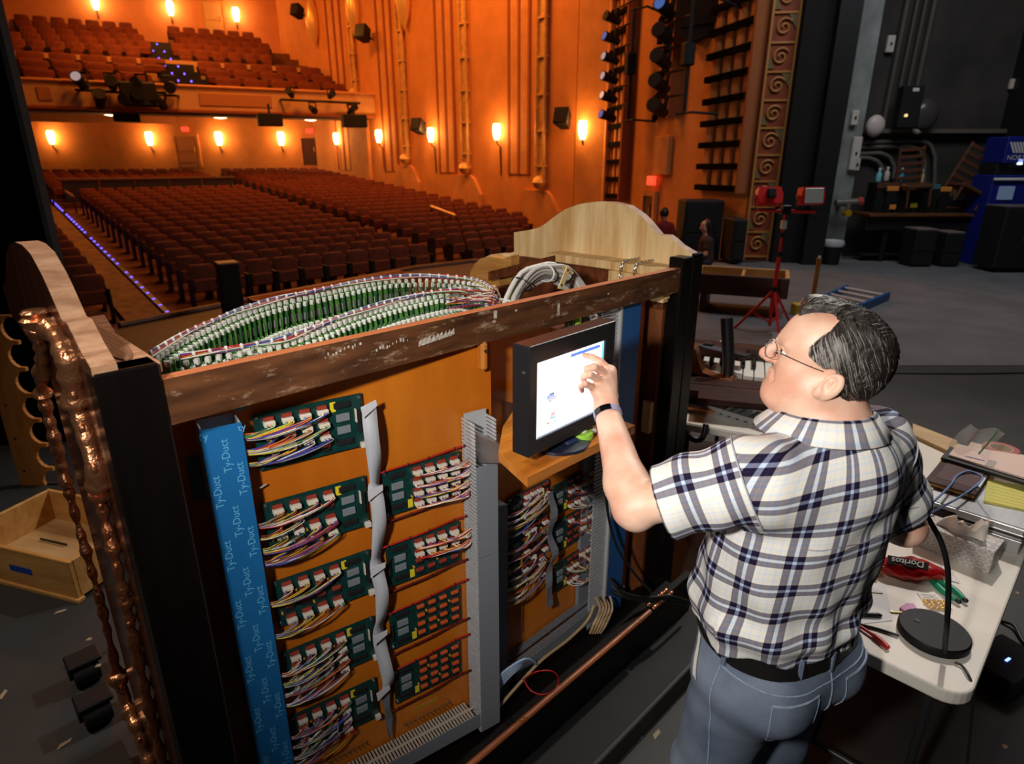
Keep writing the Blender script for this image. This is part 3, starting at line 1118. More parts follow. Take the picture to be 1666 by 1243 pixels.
# base with its copper-edged rail
MB().cbox(-.11, 1.99, -.11, -.075, .06, .265, .003).build('base_board', m_mahog, console)
MB().box(-.05, 1.93, -.078, .06, .06, .20).build('base_well', m_mahog, console)
mb = MB()
xr0 = .30
pts = [(xr0, -.118, .268), (1.62, -.118, .268)]
mb.tube(pts, .0115, 8)
rail = mb.build('base_rail', wood('rail_wood', C8(170, 98, 54), C8(128, 66, 34), 4, (1, 6, 6), .4), console, smooth=50)
for i in range(2):
    for j in range(5):
        MB().sph((1.655 + j * .032, -.118 + i * .026, .270), (.018, .010, .010), 8, 6).build('rail_ornament', m_copper, rail, smooth=60)
MB().cbox(-.14, 2.0, -.30, -.10, .0, .06, .004).build('dolly_plank', mat('dolly_black', (.009, .008, .008), .7, var=.4, vscale=4), console)
MB().cbox(-.14, 2.0, -.32, -.30, .0, .10, .004).build('dolly_edge', mat('dolly_edge', (.03, .027, .022), .6), console)
MB().cbox(-.55, -.11, -.05, .95, .05, .10, .004).build('dolly_wing', mat('dolly_black', (.02, .02, .02)), console)
# copper mouldings at the foot of the left end
for i, (xx, zz) in enumerate([(-.150, .30), (-.185, .24)]):
    MB().cbox(xx, -.107, -.01, .36, .06, zz, .012).build('plinth_step', wood('plinth_copper', C8(150, 78, 44), C8(110, 50, 26), 3, (8, 1, 8), .35), console)


# carved copper pilasters on the outside of the left end
def side_pt(u, v, s=-.118):
    d = ray(u, v)
    P0 = CON.w(s, 0, 0)
    t = (P0 - CAM).dot(CON.x) / d.dot(CON.x)
    return CON.loc(CAM + d * t)


def carving(pix, name, r, mt, seed, knobs, amp):
    rnd = random.Random(seed)
    pts = catmull([side_pt(*p) for p in pix], 10)
    # resample
    out = [pts[0]]
    for p in pts[1:]:
        if (p - out[-1]).length > .006:
            out.append(p)
    rad = []
    L_ = len(out)
    for i, p in enumerate(out):
        rad.append(r * (1.0 + amp * (math.sin(i * 1.15) + .8 * math.sin(i * .41 + 1)) + rnd.uniform(-.4, .4) * amp))
    for (f, w) in knobs:
        k0 = int(f * L_)
        for i in range(max(0, k0 - w), min(L_, k0 + w)):
            rad[i] *= 1.45 - .35 * abs(i - k0) / w
    mb = MB()
    mb.tube(out, rad, 10)
    o = mb.build(name, mt, console, smooth=70)
    # leaf tips along both edges
    for i in range(4, L_ - 3, 9):
        p = out[i]
        sgn = 1 if (i // 5) % 2 else -1
        MB().sph((p.x - .004, p.y + sgn * rad[i] * .85, p.z), (r * .45, r * .38, r * .8), 7, 5).build('leaf_tip', mt, o, smooth=70)
    return o


carving([(81, 532), (98, 556), (111, 583), (118, 623), (125, 660), (142, 718), (155, 762), (162, 800)], 'carved_pilaster', .0155, m_copper, 1, [(.03, 2), (.23, 2), (.30, 2), (.40, 4), (.50, 2), (.53, 2), (.86, 2), (.95, 3)], .07)
carving([(162, 800), (171, 845), (186, 900), (200, 960), (209, 1000), (222, 1060), (238, 1130), (252, 1190), (268, 1250)], 'carved_pilaster_foot', .011, m_copper2, 2, [(.01, 3)], .24)
carving([(58, 529), (66, 566), (69, 600), (68, 633), (78, 674), (90, 718), (101, 762), (111, 796)], 'carved_vine', .013, m_copper, 3, [(.03, 3), (.3, 2), (.45, 2)], .15)
carving([(111, 796), (128, 857), (144, 911), (163, 978), (175, 1028), (190, 1094)], 'carved_vine_stem', .010, m_copper2, 4, [(.99, 3)], .24)
carving([(190, 1094), (206, 1145), (222, 1184), (241, 1238), (250, 1262)], 'carved_vine_foot', .016, m_copper, 5, [(.03, 3), (.35, 3)], .16)
# capital under the arch
P = side_pt(70, 520)
MB().lathe([(.012, -.02), (.026, -.01), (.030, .002), (.022, .008), (.026, .016), (.02, .022)], 12, M=Matrix.Translation((P.x - .01, P.y, P.z))).build('carved_capital', m_copper, console, smooth=50)

# ---------------------------------------------------------------- swing panel carrying the circuit boards
LPA = 34.0
LP = Frame(CON.w(.85 - .85 * math.cos(R(11)), .015 + .85 * math.sin(R(11)), 0), LPA)
panel = thing('relay_panel', 'orange varnished plywood panel crowded with green circuit boards on the left', 'control panel', M=LP.M)
MB().cbox(0.0, .85, 0, .018, .10, 1.60, .002).build('plywood_sheet', m_ply, panel)
# hinge leaf
x0, z1 = LP.px(299, 742)
x1, _ = LP.px(329, 750)
_, z0 = LP.px(322, 811)
hm = mat('blue_grey_hinge', (.16, .25, .36), .4, metal=.4)
h = MB().cbox(x0, x1, -.005, 0, z0, z1, .004).build('hinge', hm, panel)
for i in range(3):
    MB().cyl((x0 + (x1 - x0) * (.4 + .3 * (i == 1)), -.005, z0 + (z1 - z0) * (.15 + .35 * i)), (x0 + (x1 - x0) * (.4 + .3 * (i == 1)), -.009, z0 + (z1 - z0) * (.15 + .35 * i)), .006, n=10).build('screw', hm, h)
# turn button at the top right of the sheet
x, z = LP.px(787, 578, -.02)
tb = MB().cbox(x - .012, x + .012, -.03, 0, z - .045, z + .04, .008).build('turn_button', wood('button_wood', C8(206, 134, 58), C8(170, 96, 34), 6, (8, 8, 1), .35), panel)
MB().cyl((x, -.03, z + .015), (x, -.035, z + .015), .006, n=10).build('screw', m_steel, tb)

# blue-lidded wiring duct
m_blue = mat('blue_duct_film', C8(28, 112, 178), .5, var=.12, vscale=6)
m_greyd = mat('grey_duct_plastic', C8(128, 132, 140), .5)
m_greyd2 = mat('grey_duct_light', C8(176, 178, 182), .5)
DD = .062
xa0, zt = LP.px(333, 700, -DD)
xa1, _ = LP.px(402, 690, -DD)
xb0, _ = LP.px(410, 1243, -DD)
xb1, _ = LP.px(468, 1243, -DD)
x0, x1 = (xa0 + xb0) / 2, (xa1 + xb1) / 2
x0, x1 = xa0 * .6 + xb0 * .4, xa1 * .6 + xb1 * .4
DZ0 = .12
duct = MB().box(x0, x1, -DD, -DD + .004, DZ0, zt, 0).build('duct_lid', m_blue, panel)
mb = MB().box(x0 + .002, x0 + .005, -DD + .004, 0, DZ0, zt + .003).box(x1 - .005, x1 - .002, -DD + .004, 0, DZ0, zt + .003).box(x0 + .002, x1 - .002, -.004, 0, DZ0, zt + .004)
mb.build('duct_channel', m_greyd2, panel)
mb = MB()
for i in range(78):
    z = DZ0 + (zt - DZ0) * i / 78
    mb.box(x0 - .002, x0 + .002, -DD + .003, -.003, z, z + .009)
mb.build('duct_fingers', mat('grey_fingers', C8(150, 146, 140), .5), panel)['kind'] = 'stuff'
m_print = mat('pale_blue_print', C8(104, 184, 228), .55)
cols = [x0 + .016, x0 + (x1 - x0) * .52, x1 - .017]
k = 0
for i in range(17):
    z = zt - .07 - i * .083
    for c in ((0, 2) if i % 2 else (1,)):
        M = Matrix.Translation((cols[c], -DD - .0005, z + (.02 if c == 2 else 0))) @ Matrix.Rotation(PI / 2, 4, 'X') @ Matrix.Rotation(PI / 2, 4, 'Z')
        text_mesh('Ty-Duct', .024, M).build('duct_print', m_print, duct)
M = Matrix.Translation(((x0 + x1) / 2, -DD - .0005, zt - .014)) @ Matrix.Rotation(PI / 2, 4, 'X') @ Matrix.Rotation(.06, 4, 'Z')
text_mesh('Ty          ty', .022, M).build('duct_print', m_print, duct)
DUCT_X = x1
# a metal bracket under the beam and loose wire ends
x, z = LP.px(391, 663, -.03)
mb = MB().box(x - .012, x + .014, -.03, -.005, z - .008, z + .004).box(x - .016, x + .018, -.032, -.03, z - .002, z + .007)
mb.build('metal_bracket', m_steel, panel)
for (u, v, du) in [(424, 792, 10), (338, 893, -14)]:
    x, z = LP.px(u, v, -.01)
    MB().tube([(x - .012, -.012, z - .002), (x, -.014, z), (x + .014, -.012, z + .004)], .0022, 6).build('wire_end', mat('grey_wire', C8(170, 160, 150), .5), panel)

# grey slotted duct at the right edge of the sheet
G0, GZT = LP.px(766, 690, -.075)
G1, _ = LP.px(808, 692, -.075)
_, GZC = LP.px(790, 757, -.075)
GZ0 = LP.px(804, 1178, -.075)[1]
MB().box(G0 + .012, G1, -.079, -.075, (GZC + GZ0) / 2 + .19, GZC).build('duct_cover', m_greyd, panel)
MB().box(G0 + .012, G1, -.079, -.075, GZ0, (GZC + GZ0) / 2 + .187).build('duct_cover', m_greyd, panel)
MB().box(G0 + .010, G1 - .002, -.022, -.018, GZ0, GZT + .01).box(G1 - .004, G1 - .001, -.075, -.02, GZ0, GZC).build('duct_channel', m_greyd2, panel)
mb = MB()
nf = 96
for i in range(nf):
    z = GZ0 + (GZT - GZ0) * i / nf
    mb.box(G0 + .009, G0 + .012, -.078, -.005, z, z + (GZT - GZ0) / nf * .58)
    if z > GZC:
        mb.box(G1 - .004, G1 - .001, -.075, -.02, z, z + (GZT - GZ0) / nf * .58)
mb.build('duct_fingers', m_greyd2, panel)['kind'] = 'stuff'
# bottom slotted duct
BX0 = LP.px(470, 1243, -.07)[0]
z_ = LP.px(777, 1163, -.075)[1]
bd = MB().box(BX0 - .1, G0 + .012, -.077, -.074, z_ - .055, z_).build('duct_cover', m_greyd, panel)
mb = MB()
n = int((G0 - BX0 + .1) / .0105)
for i in range(n):
    x = BX0 - .1 + i * .0105
    mb.box(x, x + .0062, -.074, -.044, z_ - .003, z_)
    mb.box(x, x + .0062, -.036, -.006, z_ - .003, z_)
mb.box(BX0 - .1, G0 + .012, -.044, -.036, z_ - .003, z_)
mb.build('duct_fingers', mat('cream_duct', C8(186, 176, 160), .55), panel)['kind'] = 'stuff'
BDZ = z_

# ---------------------------------------------------------------- circuit boards
m_pcb = mat('green_circuit_board', (.006, .050, .045), .35, var=.4, vscale=60, coat=.3)
m_pcb_edge = mat('pcb_dark', (.005, .03, .03), .4)
m_ic = mat('black_chip', (.015, .015, .017), .4)
m_ic2 = mat('grey_chip', (.20, .22, .25), .35)
m_red = mat('red_header', (.30, .035, .018), .5)
m_conn = mat('white_connector', C8(214, 206, 192), .5)
m_yel = mat('yellow_sticker', C8(226, 206, 40), .6)
m_ink = mat('sticker_ink', (.05, .05, .02), .7)
m_orange = mat('orange_header', C8(196, 84, 36), .45)
WCOL = [C8(220, 215, 205), C8(176, 34, 28), C8(40, 70, 160), C8(214, 190, 60), C8(60, 130, 70), C8(120, 70, 140), C8(120, 74, 44), C8(150, 150, 155), C8(222, 120, 50), C8(235, 228, 215)]
WM = [mat('wire_%s' % nm, c, .45) for nm, c in zip(('white', 'red', 'blue', 'yellow', 'green', 'purple', 'brown', 'grey', 'orange', 'cream'), WCOL)]
chip_me = MB().cbox(-.021, .021, -.006, 0, -.0075, .0075, .001).mesh('chip', m_ic)
chip2_me = MB().cbox(-.017, .017, -.006, 0, -.010, .010, .001).mesh('chip', m_ic2)
red_me = MB().cbox(-.012, .012, -.008, 0, -.0045, .0045, .001).mesh('header', m_red)
ora_me = MB().cbox(-.012, .012, -.010, 0, -.0048, .0048, .0015).mesh('header', m_orange)
icn_me = MB().cbox(-.011, .011, -.006, 0, -.0055, .0055, .001).mesh('chip', m_ic)
con_me = MB().cbox(-.013, .013, -.017, 0, -.006, .006, .0015).mesh('connector', m_conn)
cap_me = MB().cyl((0, -.007, 0), (0, 0, 0), .0028, n=7).mesh('capacitor', mat('capacitor', C8(222, 150, 50), .4))
scr_me = MB().cyl((0, -.005, 0), (0, 0, 0), .0035, n=8).mesh('screw', m_steel)
jack_me = MB().cbox(-.008, .008, -.014, 0, -.007, .007, .001).mesh('plug', m_conn)
stk_me = MB().box(-.007, .007, -.0012, 0, -.013, .013).mesh('sticker', m_yel)
hdr_me = MB().cbox(-.004, .004, -.009, 0, -.03, .03, .001).mesh('ribbon_header', m_ic)
hdw_me = MB().cbox(-.0015, .0015, -.0095, 0, -.018, .018, .0005).mesh('header_key', m_conn)


def sub(me, parent, x, y, z, nm=None):
    o = link(nm or me.name.split('.')[0], me, parent)
    o.location = (x, y, z)
    return o


def strands(par, name, A, B, n, spread, sag, seed, cols=None, r=.0013, mid=None):
    """a loose bundle of coloured wires from A to B (parent's axes)"""
    rnd = random.Random(seed)
    mb = MB()
    cols = cols or list(range(len(WM)))
    A, B = Vector(A), Vector(B)
    for i in range(n):
        o1 = Vector((rnd.uniform(-1, 1), rnd.uniform(-1, 0), rnd.uniform(-1, 1))) * spread
        o2 = Vector((rnd.uniform(-1, 1), rnd.uniform(-1, .3), rnd.uniform(-1, 1))) * spread
        a = A + Vector((rnd.uniform(-.010, .010), 0, 0)) if mid is None else A
        P = [a, a + Vector((0, -.010, -.004)) + o1 * .4, A.lerp(B, .35) + Vector((0, -.018, -sag)) + o1, A.lerp(B, .7) + Vector((0, -.016, -sag * .8)) + o2, B + o2 * .8]
        mb.tube(catmull(P, 4), r, 5, rnd.choice(cols))
    return mb.build(name, WM, par, smooth=60)


def board(par, frame, TL, TR, BR, BL, kind, seed, y=-.014, wires=(), dim=False):
    rnd = random.Random(seed)
    p = [frame.px(*q, y) for q in (TL, TR, BR, BL)]
    x0, x1 = (p[0][0] + p[3][0]) / 2, (p[1][0] + p[2][0]) / 2
    z1, z0 = (p[0][1] + p[1][1]) / 2, (p[2][1] + p[3][1]) / 2
    b = MB().box(x0, x1, y, y + .0018, z0, z1).build('circuit_board', m_pcb, par)
    w, h = x1 - x0, z1 - z0
    for sx in (.03, .97):
        for sz in (.06, .94):
            sub(scr_me, b, x0 + w * sx, y, z0 + h * sz)
    cells = {}
    if kind == 'L':
        cx = [x0 + w * f for f in (.13, .29, .45, .61)]
        chx, hx, stx = x0 + w * .80, x0 + w * .955, x0 + w * .715
    else:
        cx = [x0 + w * f for f in (.42, .58, .74, .91)]
        chx, hx, stx = x0 + w * .17, x0 + w * .02, x0 + w * .32
    nz = 4
    for i, x in enumerate(cx):
        for j in range(nz):
            z = z0 + h * (.86 - j * .235)
            st = kind
            if kind in ('L', 'R'):
                sub(red_me, b, x, y, z + .005)
                if wires and rnd.random() < wires[j % len(wires)]:
                    sub(con_me, b, x, y, z - .006)
                    cells[(i, j)] = (x, z - .006)
                else:
                    sub(icn_me, b, x, y, z - .006)
            else:
                sub(ora_me, b, x, y, z + .003)
                sub(icn_me, b, x, y, z - .007)
        sub(cap_me, b, x - .5 * (cx[1] - cx[0]), y, z0 + h * (.3 + .4 * (i % 2)))
    for j in range(4):
        sub(chip2_me if j in (1, 2) else chip_me, b, chx, y, z0 + h * (.86 - j * .23))
    sub(hdr_me, b, hx, y, z0 + h * .5)
    if kind == 'L':
        sub(hdw_me, b, hx - .008, y, z0 + h * .62)
        sub(jack_me, b, x1 - .006, y, z0 + .006)
    s_ = sub(stk_me, b, stx, y, z1 - .022 if kind == 'L' else z0 + .02)
    return b, cells, (x0, x1, z0, z1)


LB = [((414, 672), (590, 641), (592, 725), (418, 768)), ((430, 817), (595, 775), (600, 855), (434, 905)), ((446, 943), (602, 896), (606, 964), (450, 1022)),
      ((460, 1057), (609, 1005), (613, 1070), (464, 1132)), ((473, 1160), (612, 1106), (617, 1166), (477, 1232))]
WP = [(1, 1, 1, .0), (1, .6, 1, 1), (1, 0, 0, 1), (1, 1, 1, 1), (1, 1, 1, 1)]
for i, q in enumerate(LB):
    b, cells, bb = board(panel, LP, *q, 'L', 10 + i, wires=WP[i])
    rowsz = sorted(set(j for (_, j) in cells))
    for j in rowsz:
        zr = [cells[k_][1] for k_ in cells if k_[1] == j][0]
        for k_ in [k_ for k_ in cells if k_[1] == j]:
            x, z = cells[k_]
            pass
        xs = sorted(cells[k_][0] for k_ in cells if k_[1] == j)
        for ci, x in enumerate(xs):
            strands(panel, 'wire_bundle', (x, -.028, zr), (DUCT_X - .006, -.045, zr - .004 - .003 * ci - random.uniform(0, .005)), 5, .0035, -.001 + .004 * random.random() + .003 * ci, 100 * i + 10 * j + ci)
RB = [((623, 764), (749, 737), (749, 805), (625, 840)), ((628, 886), (748, 850), (748, 914), (631, 955)), ((631, 995), (750, 954), (748, 1011), (638, 1055)), ((640, 1086), (748, 1045), (750, 1099), (643, 1141))]
RWP = [(1, 1, 1, 1), (1, 1, 0, 0), None, None]
for i, q in enumerate(RB):
    b, cells, bb = board(panel, LP, *q, 'R' if i < 2 else 'O', 30 + i, wires=RWP[i] or (0,))
    for (ci, j), (x, z) in cells.items():
        strands(panel, 'wire_bundle', (x, -.028, z), (G0 + .006, -.045, z + .008 - .004 * ci + random.uniform(-.004, .004)), 6, .004, .003, 700 + 40 * i + 10 * j + ci, cols=[0, 1, 3, 8, 9, 0, 5, 2])
    # laced red feed wires above and below
    for zz, dz in ((bb[3] + .006, .010), (bb[2] - .010, .012)):
        mb = MB()
        a = [(bb[0] - .03, -.02, zz - .004), (bb[0] + .05, -.022, zz), ((bb[0] + bb[1]) / 2, -.024, zz + dz * .3), (bb[1] - .02, -.022, zz + dz), (G0 + .006, -.03, zz + dz + .004)]
        P = catmull(a, 6)
        mb.tube(P, .0028, 6)
        o = mb.build('feed_wire', WM[1] if dz < .011 else mat('wire_dark_red', C8(110, 22, 16), .5), panel, smooth=60)
        mb = MB()
        for q_ in P[3::5]:
            mb.cyl((q_.x - .0015, q_.y, q_.z), (q_.x + .0015, q_.y, q_.z), .0042, n=7)
        mb.build('lacing', m_black, o)['kind'] = 'stuff'
# rows of solder pins and paper tags at the foot
for (u0, v0, u1, v1, n, tg) in [(661, 1179, 731, 1147, 12, (695, 1145)), (537, 1240, 596, 1212, 9, (551, 1214))]:
    xa, za = LP.px(u0, v0, -.015)
    xb, zb = LP.px(u1, v1, -.015)
    st = MB().cbox(xa - .006, xb + .006, -.008, 0, (za + zb) / 2 - .007, (za + zb) / 2 + .004, .001).build('pin_strip', mat('pin_strip', C8(150, 90, 40), .4), panel)
    for i in range(n):
        x = xa + (xb - xa) * i / (n - 1)
        MB().cyl((x, -.008, (za + zb) / 2), (x, -.024, (za + zb) / 2 + .003), .0018, n=6).build('pin', m_steel if i in (0, n - 1) else mat('brass_pin', C8(210, 170, 90), .3, metal=.8), st)
    x, z = LP.px(*tg, -.002)
    MB().box(x - .04, x + .04, -.0015, 0, z - .006, z + .006).build('paper_tag', mat('old_yellow_tag', C8(176, 132, 34), .7), panel)

# ribbon cable folded down the middle
m_rib = mat('grey_ribbon', C8(186, 188, 196), .45, var=.15, vscale=300, stretch=(1, .01, .01))
rc = [(599, 662), (600, 700), (607, 745), (611, 780), (609, 792), (611, 812), (614, 850), (613, 895), (612, 915), (614, 935), (618, 962), (619, 1000), (616, 1024), (619, 1050), (625, 1082), (629, 1105), (624, 1128)]
ctr = []
for i, (u, v) in enumerate(rc):
    x, z = LP.px(u, v, -.035)
    ctr.append(Vector((x, -.040 - .010 * math.sin(i * 1.4), z)))
ctr = catmull(ctr, 4)
rows = []
for i, p in enumerate(ctr):
    t = ctr[min(i + 1, len(ctr) - 1)] - ctr[max(i - 1, 0)]
    t.normalize()
    n_ = Vector((t.z, 0, -t.x)).normalized()
    tw = .45 * math.sin(i * .37)
    n_ = (n_ * math.cos(tw) + Vector((0, 1, 0)) * math.sin(tw))
    rows.append([p - n_ * .0185, p, p + n_ * .0185])
mb = MB().grid(rows)
rib = mb.build('ribbon_cable', m_rib, panel, smooth=80)
sm = rib.modifiers.new('thick', 'SOLIDIFY')
sm.thickness = .0014
for (u, v) in [(600, 664), (610, 800), (614, 925), (618, 1035), (623, 1125)]:
    x, z = LP.px(u, v, -.045)
    M = Matrix.Translation((x, -.052, z)) @ Matrix.Rotation(R(random.uniform(-12, 12)), 4, 'Y')
    MB().prism([(-.022, -.018), (.020, .002), (.020, .018), (-.022, .012)], -.0008, .0008, 'y', M=M).build('ribbon_fold', mat('ribbon_light', C8(206, 206, 212), .4), rib)
pts = [LP.px(u, v, -.03) for (u, v) in [(626, 1128), (629, 1150), (633, 1170), (634, 1200)]]
rows = [[(x - w, -.03 - .01 * (i % 2), z), (x + w, -.03, z)] for i, ((x, z), w) in enumerate(zip(pts, (.016, .010, .012, .005)))]
o = MB().grid(rows).build('ribbon_tail', mat('ribbon_shadow', C8(120, 122, 130), .5), panel)  # darker ribbon grey, shade put into the colour
o.modifiers.new('thick', 'SOLIDIFY').thickness = .0014

# ---------------------------------------------------------------- right-hand relay panel (in the shadow under the shelf)
RP = Frame(CON.w(.86, .12, 0), 45)
panel2 = thing('relay_panel', 'darker relay panel under the monitor shelf, right of the grey duct', 'control panel', M=RP.M)
MB().cbox(0, .93, 0, .018, .12, 1.60, .002).build('plywood_sheet', m_ply, panel2)
X0, _ = RP.px(985, 900, -.08)
X1, _ = RP.px(1016, 700, -.08)
_, ZT = RP.px(1020, 500, -.08)
bx1 = RP.px(1040, 520, -.08)[0]
bx0 = RP.px(1008, 560, -.08)[0]
gx0 = RP.px(990, 560, -.08)[0]
MB().box(bx0, bx1, -.085, -.01, .16, 1.60).build('duct_lid', mat('blue_duct_shaded', C8(34, 92, 156), .5), panel2)  # duct blue darkened to stand for the shade on this panel
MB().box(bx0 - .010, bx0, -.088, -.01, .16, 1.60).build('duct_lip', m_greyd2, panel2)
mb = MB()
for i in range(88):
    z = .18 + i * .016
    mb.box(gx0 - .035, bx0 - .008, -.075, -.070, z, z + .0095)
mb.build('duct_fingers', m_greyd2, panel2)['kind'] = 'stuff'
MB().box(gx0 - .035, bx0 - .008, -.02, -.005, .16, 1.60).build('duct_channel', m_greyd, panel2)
# lower slotted duct
mb = MB()
for i in range(64):
    x = .12 + i * .0105
    mb.box(x, x + .006, -.078, -.046, .290, .293).box(x, x + .006, -.036, -.006, .290, .293)
mb.build('duct_fingers', mat('grey_duct_shaded', C8(116, 120, 128), .5), panel2)['kind'] = 'stuff'  # duct grey lowered in colour for the same shade
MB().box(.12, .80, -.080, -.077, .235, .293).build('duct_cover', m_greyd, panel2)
RBQ = [((826, 812), (892, 779), (892, 822), (828, 862)), ((826, 872), (890, 832), (890, 890), (828, 938)), ((896, 795), (966, 755), (966, 800), (898, 846)), ((898, 855), (964, 812), (962, 862), (898, 908)), ((898, 925), (960, 878), (958, 925), (900, 968)), ((826, 935), (884, 896), (884, 930), (828, 970))]
for i, q in enumerate(RBQ):
    b, cells, bb = board(panel2, RP, *q, 'R', 50 + i, wires=(.7, .5, .2, .6))
    for (ci, j), (x, z) in cells.items():
        tx = .10 if i in (0, 1, 5) else gx0 - .02
        strands(panel2, 'wire_bundle', (x, -.028, z), (tx if abs(tx - x) < .35 else x + (.1 if tx > x else -.1), -.05, z - .012), 4, .005, .006, 900 + 60 * i + 10 * j + ci)
rc = [(893, 800), (896, 830), (893, 870), (898, 900), (891, 930), (889, 960), (892, 985)]
ctr = catmull([Vector((RP.px(u, v, -.04)[0], -.045 - .01 * (i % 2), RP.px(u, v, -.04)[1])) for i, (u, v) in enumerate(rc)], 4)
o = MB().grid([[(p.x - .016, p.y, p.z), (p.x + .016, p.y + .006 * math.sin(i), p.z)] for i, p in enumerate(ctr)]).build('ribbon_cable', mat('ribbon_shadow', C8(120, 122, 130)), panel2)  # ribbon grey darkened, panel shade put into its colour
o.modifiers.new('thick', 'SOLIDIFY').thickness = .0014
for k_, (u, v0, v1) in enumerate([(822, 985, 1045), (834, 978, 1040), (851, 966, 1025)]):
    xa, za = RP.px(u, v0, -.02)
    xb, zb = RP.px(u, v1, -.02)
    mb = MB()
    for i in range(18):
        z = za + (zb - za) * i / 17
        mb.sph((xa, -.014, z), .0028, 6, 4)
    mb.build('pin_column', mat('brass_pin', C8(210, 170, 90)), panel2)['kind'] = 'stuff'
# grey inner duct between the two panels
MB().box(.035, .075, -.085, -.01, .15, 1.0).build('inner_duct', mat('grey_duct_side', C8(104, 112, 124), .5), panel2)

# ---------------------------------------------------------------- rows of stop-action cards in the top of the console
m_card = mat('green_stop_card', (.09, .26, .05), .45, var=.4, vscale=60)
m_card2 = mat('dark_green_card', (.03, .12, .04), .45)
m_clip = mat('white_clip', C8(222, 222, 214), .45)
m_coil = mat('silver_coil', C8(176, 178, 176), .3, metal=.7)


def card_mesh(g, seed):
    mb = MB()
    r_ = random.Random(seed)
    mb.box(-.001, .001, -.036, .036, -.075, 0, 0)
    mb.prism([(.036, 0), (.014, 0), (.026, .014)], -.001, .001, 'x', m=0)
    mb.prism([(-.036, 0), (-.014, 0), (-.026, .010)], -.001, .001, 'x', m=0)
    mb.cbox(-.006, .006, .000, .014, -.004, .012, .002, 1)
    mb.cbox(-.005, .005, -.034, -.020, -.012, .004, .002, 1)
    mb.cyl((-.006, .012, -.03), (.009, .012, -.03), .008, n=8, m=2)
    mb.cbox(-.004, .010, -.028, -.006, -.055, -.030, .002, 2)
    mb.cbox(-.005, .007, .016, .030, -.030, -.012, .002, 1)
    return mb.mesh('stop_card', [g, m_clip, m_coil])


CM = [card_mesh(m_card, 1), card_mesh(m_card2, 2), card_mesh(m_card, 3)]


def curve_z(px, z0, z1):
    n = len(px)
    out = []
    for i, (u, v) in enumerate(px):
        out.append(CON.loc(at_z(u, v, z0 + (z1 - z0) * min(1, i / (n * .5)))))
    return catmull(out, 8)


def resample(pts, step):
    out, acc = [pts[0]], 0
    for a, b in zip(pts, pts[1:]):
        d = (b - a).length
        while acc + d >= step:
            t = (step - acc) / d
            a = a.lerp(b, t)
            out.append(a)
            d = (b - a).length
            acc = 0
        acc += d
    return out


ROW1 = curve_z([(247, 584), (300, 552), (350, 529), (400, 508), (450, 493), (500, 482), (560, 469), (620, 458), (680, 454), (735, 456), (775, 462), (803, 478)], 1.630, 1.640)
ROW2 = curve_z([(262, 594), (340, 581), (400, 571), (450, 562), (485, 551), (520, 537), (560, 521), (600, 507), (650, 493), (700, 482), (745, 477), (780, 481), (808, 490)], 1.600, 1.615)
ncard = 0
for row, off, dz, pick in ((ROW1, 0.0, -.012, 0), (ROW1, .085, -.075, 2), (ROW2, .0, -.012, 0), (ROW2, .07, -.05, 1)):
    pts = resample(row, .0245)
    for i in range(1, len(pts) - 1):
        t = (pts[i + 1] - pts[i - 1]).normalized()
        nrm = Vector((t.y, -t.x, 0)).normalized()      # towards the camera side
        p = pts[i] + nrm * off + Vector((0, 0, dz))
        if p.y < .07 or p.x < .01 or p.x > 1.76:
            continue
        if row is ROW1 and off > 0 and i > len(pts) * .80:
            continue
        o = link('stop_card', CM[pick if i % 3 else (pick + 1) % 3], console)
        a = math.atan2(t.y, t.x) + (-.45 + .9 * i / len(pts))
        o.matrix_local = Matrix.Translation(p) @ Matrix.Rotation(a, 4, 'Z') @ Matrix.Rotation(R(random.uniform(-5, 5)), 4, 'Y')
        ncard += 1
for row in (ROW1, ROW2):
    mb = MB()
    rnd = random.Random(5)
    for s_ in range(9):
        ph = rnd.uniform(0, 6)
        oy, oz = rnd.uniform(-.005, .005), rnd.uniform(-.004, .004)
        P = [p + Vector((0, oy + .003 * math.sin(i * .5 + ph), .012 + oz + .003 * math.cos(i * .43 + ph))) for i, p in enumerate(row[::2])]
        mb.tube(P, .0020, 5, (1, 9, 2, 3, 1, 0, 7, 5, 4)[s_])
    har = mb.build('wire_harness', WM, console, smooth=60)
    mb = MB()
    tp = resample(row, .036)
    for p in tp:
        mb.sph((p.x, p.y, p.z + .014), (.0045, .008, .008), 7, 5)
    mb.build('cable_tie', m_clip, har)['kind'] = 'stuff'
# loose fan of wires gathering at the right end of the rows
mb = MB()
rnd = random.Random(9)
for i in range(70):
    a = ROW1[-12] .lerp(ROW2[-12], rnd.random()) + Vector((rnd.uniform(-.12, .1), rnd.uniform(-.03, .05), rnd.uniform(-.05, 0)))
    b = ROW1[-1].lerp(ROW2[-1], rnd.random()) + Vector((rnd.uniform(-.02, .02), 0, rnd.uniform(-.02, .01)))
    mb.tube(catmull([a, a.lerp(b, .5) + Vector((rnd.uniform(-.02, .02), rnd.uniform(-.02, .02), rnd.uniform(-.01, .015))), b], 4), .0014, 4, rnd.choice([1, 9, 6, 8, 9, 7, 5]))
mb.build('wire_fan', WM, console, smooth=60)['kind'] = 'stuff'
p0, p1 = CON.loc(at_z(803, 462, 1.63)), CON.loc(at_z(812, 493, 1.60))
mb = MB()
M = Matrix.Translation((p0 + p1) / 2) @ Matrix.Rotation(math.atan2((p1 - p0).y, (p1 - p0).x), 4, 'Z')
L_ = (p1 - p0).length
MB().cbox(-L_ / 2, L_ / 2, -.006, .006, -.04, .012, .002, M=M).build('end_strip', m_rawwood, console)
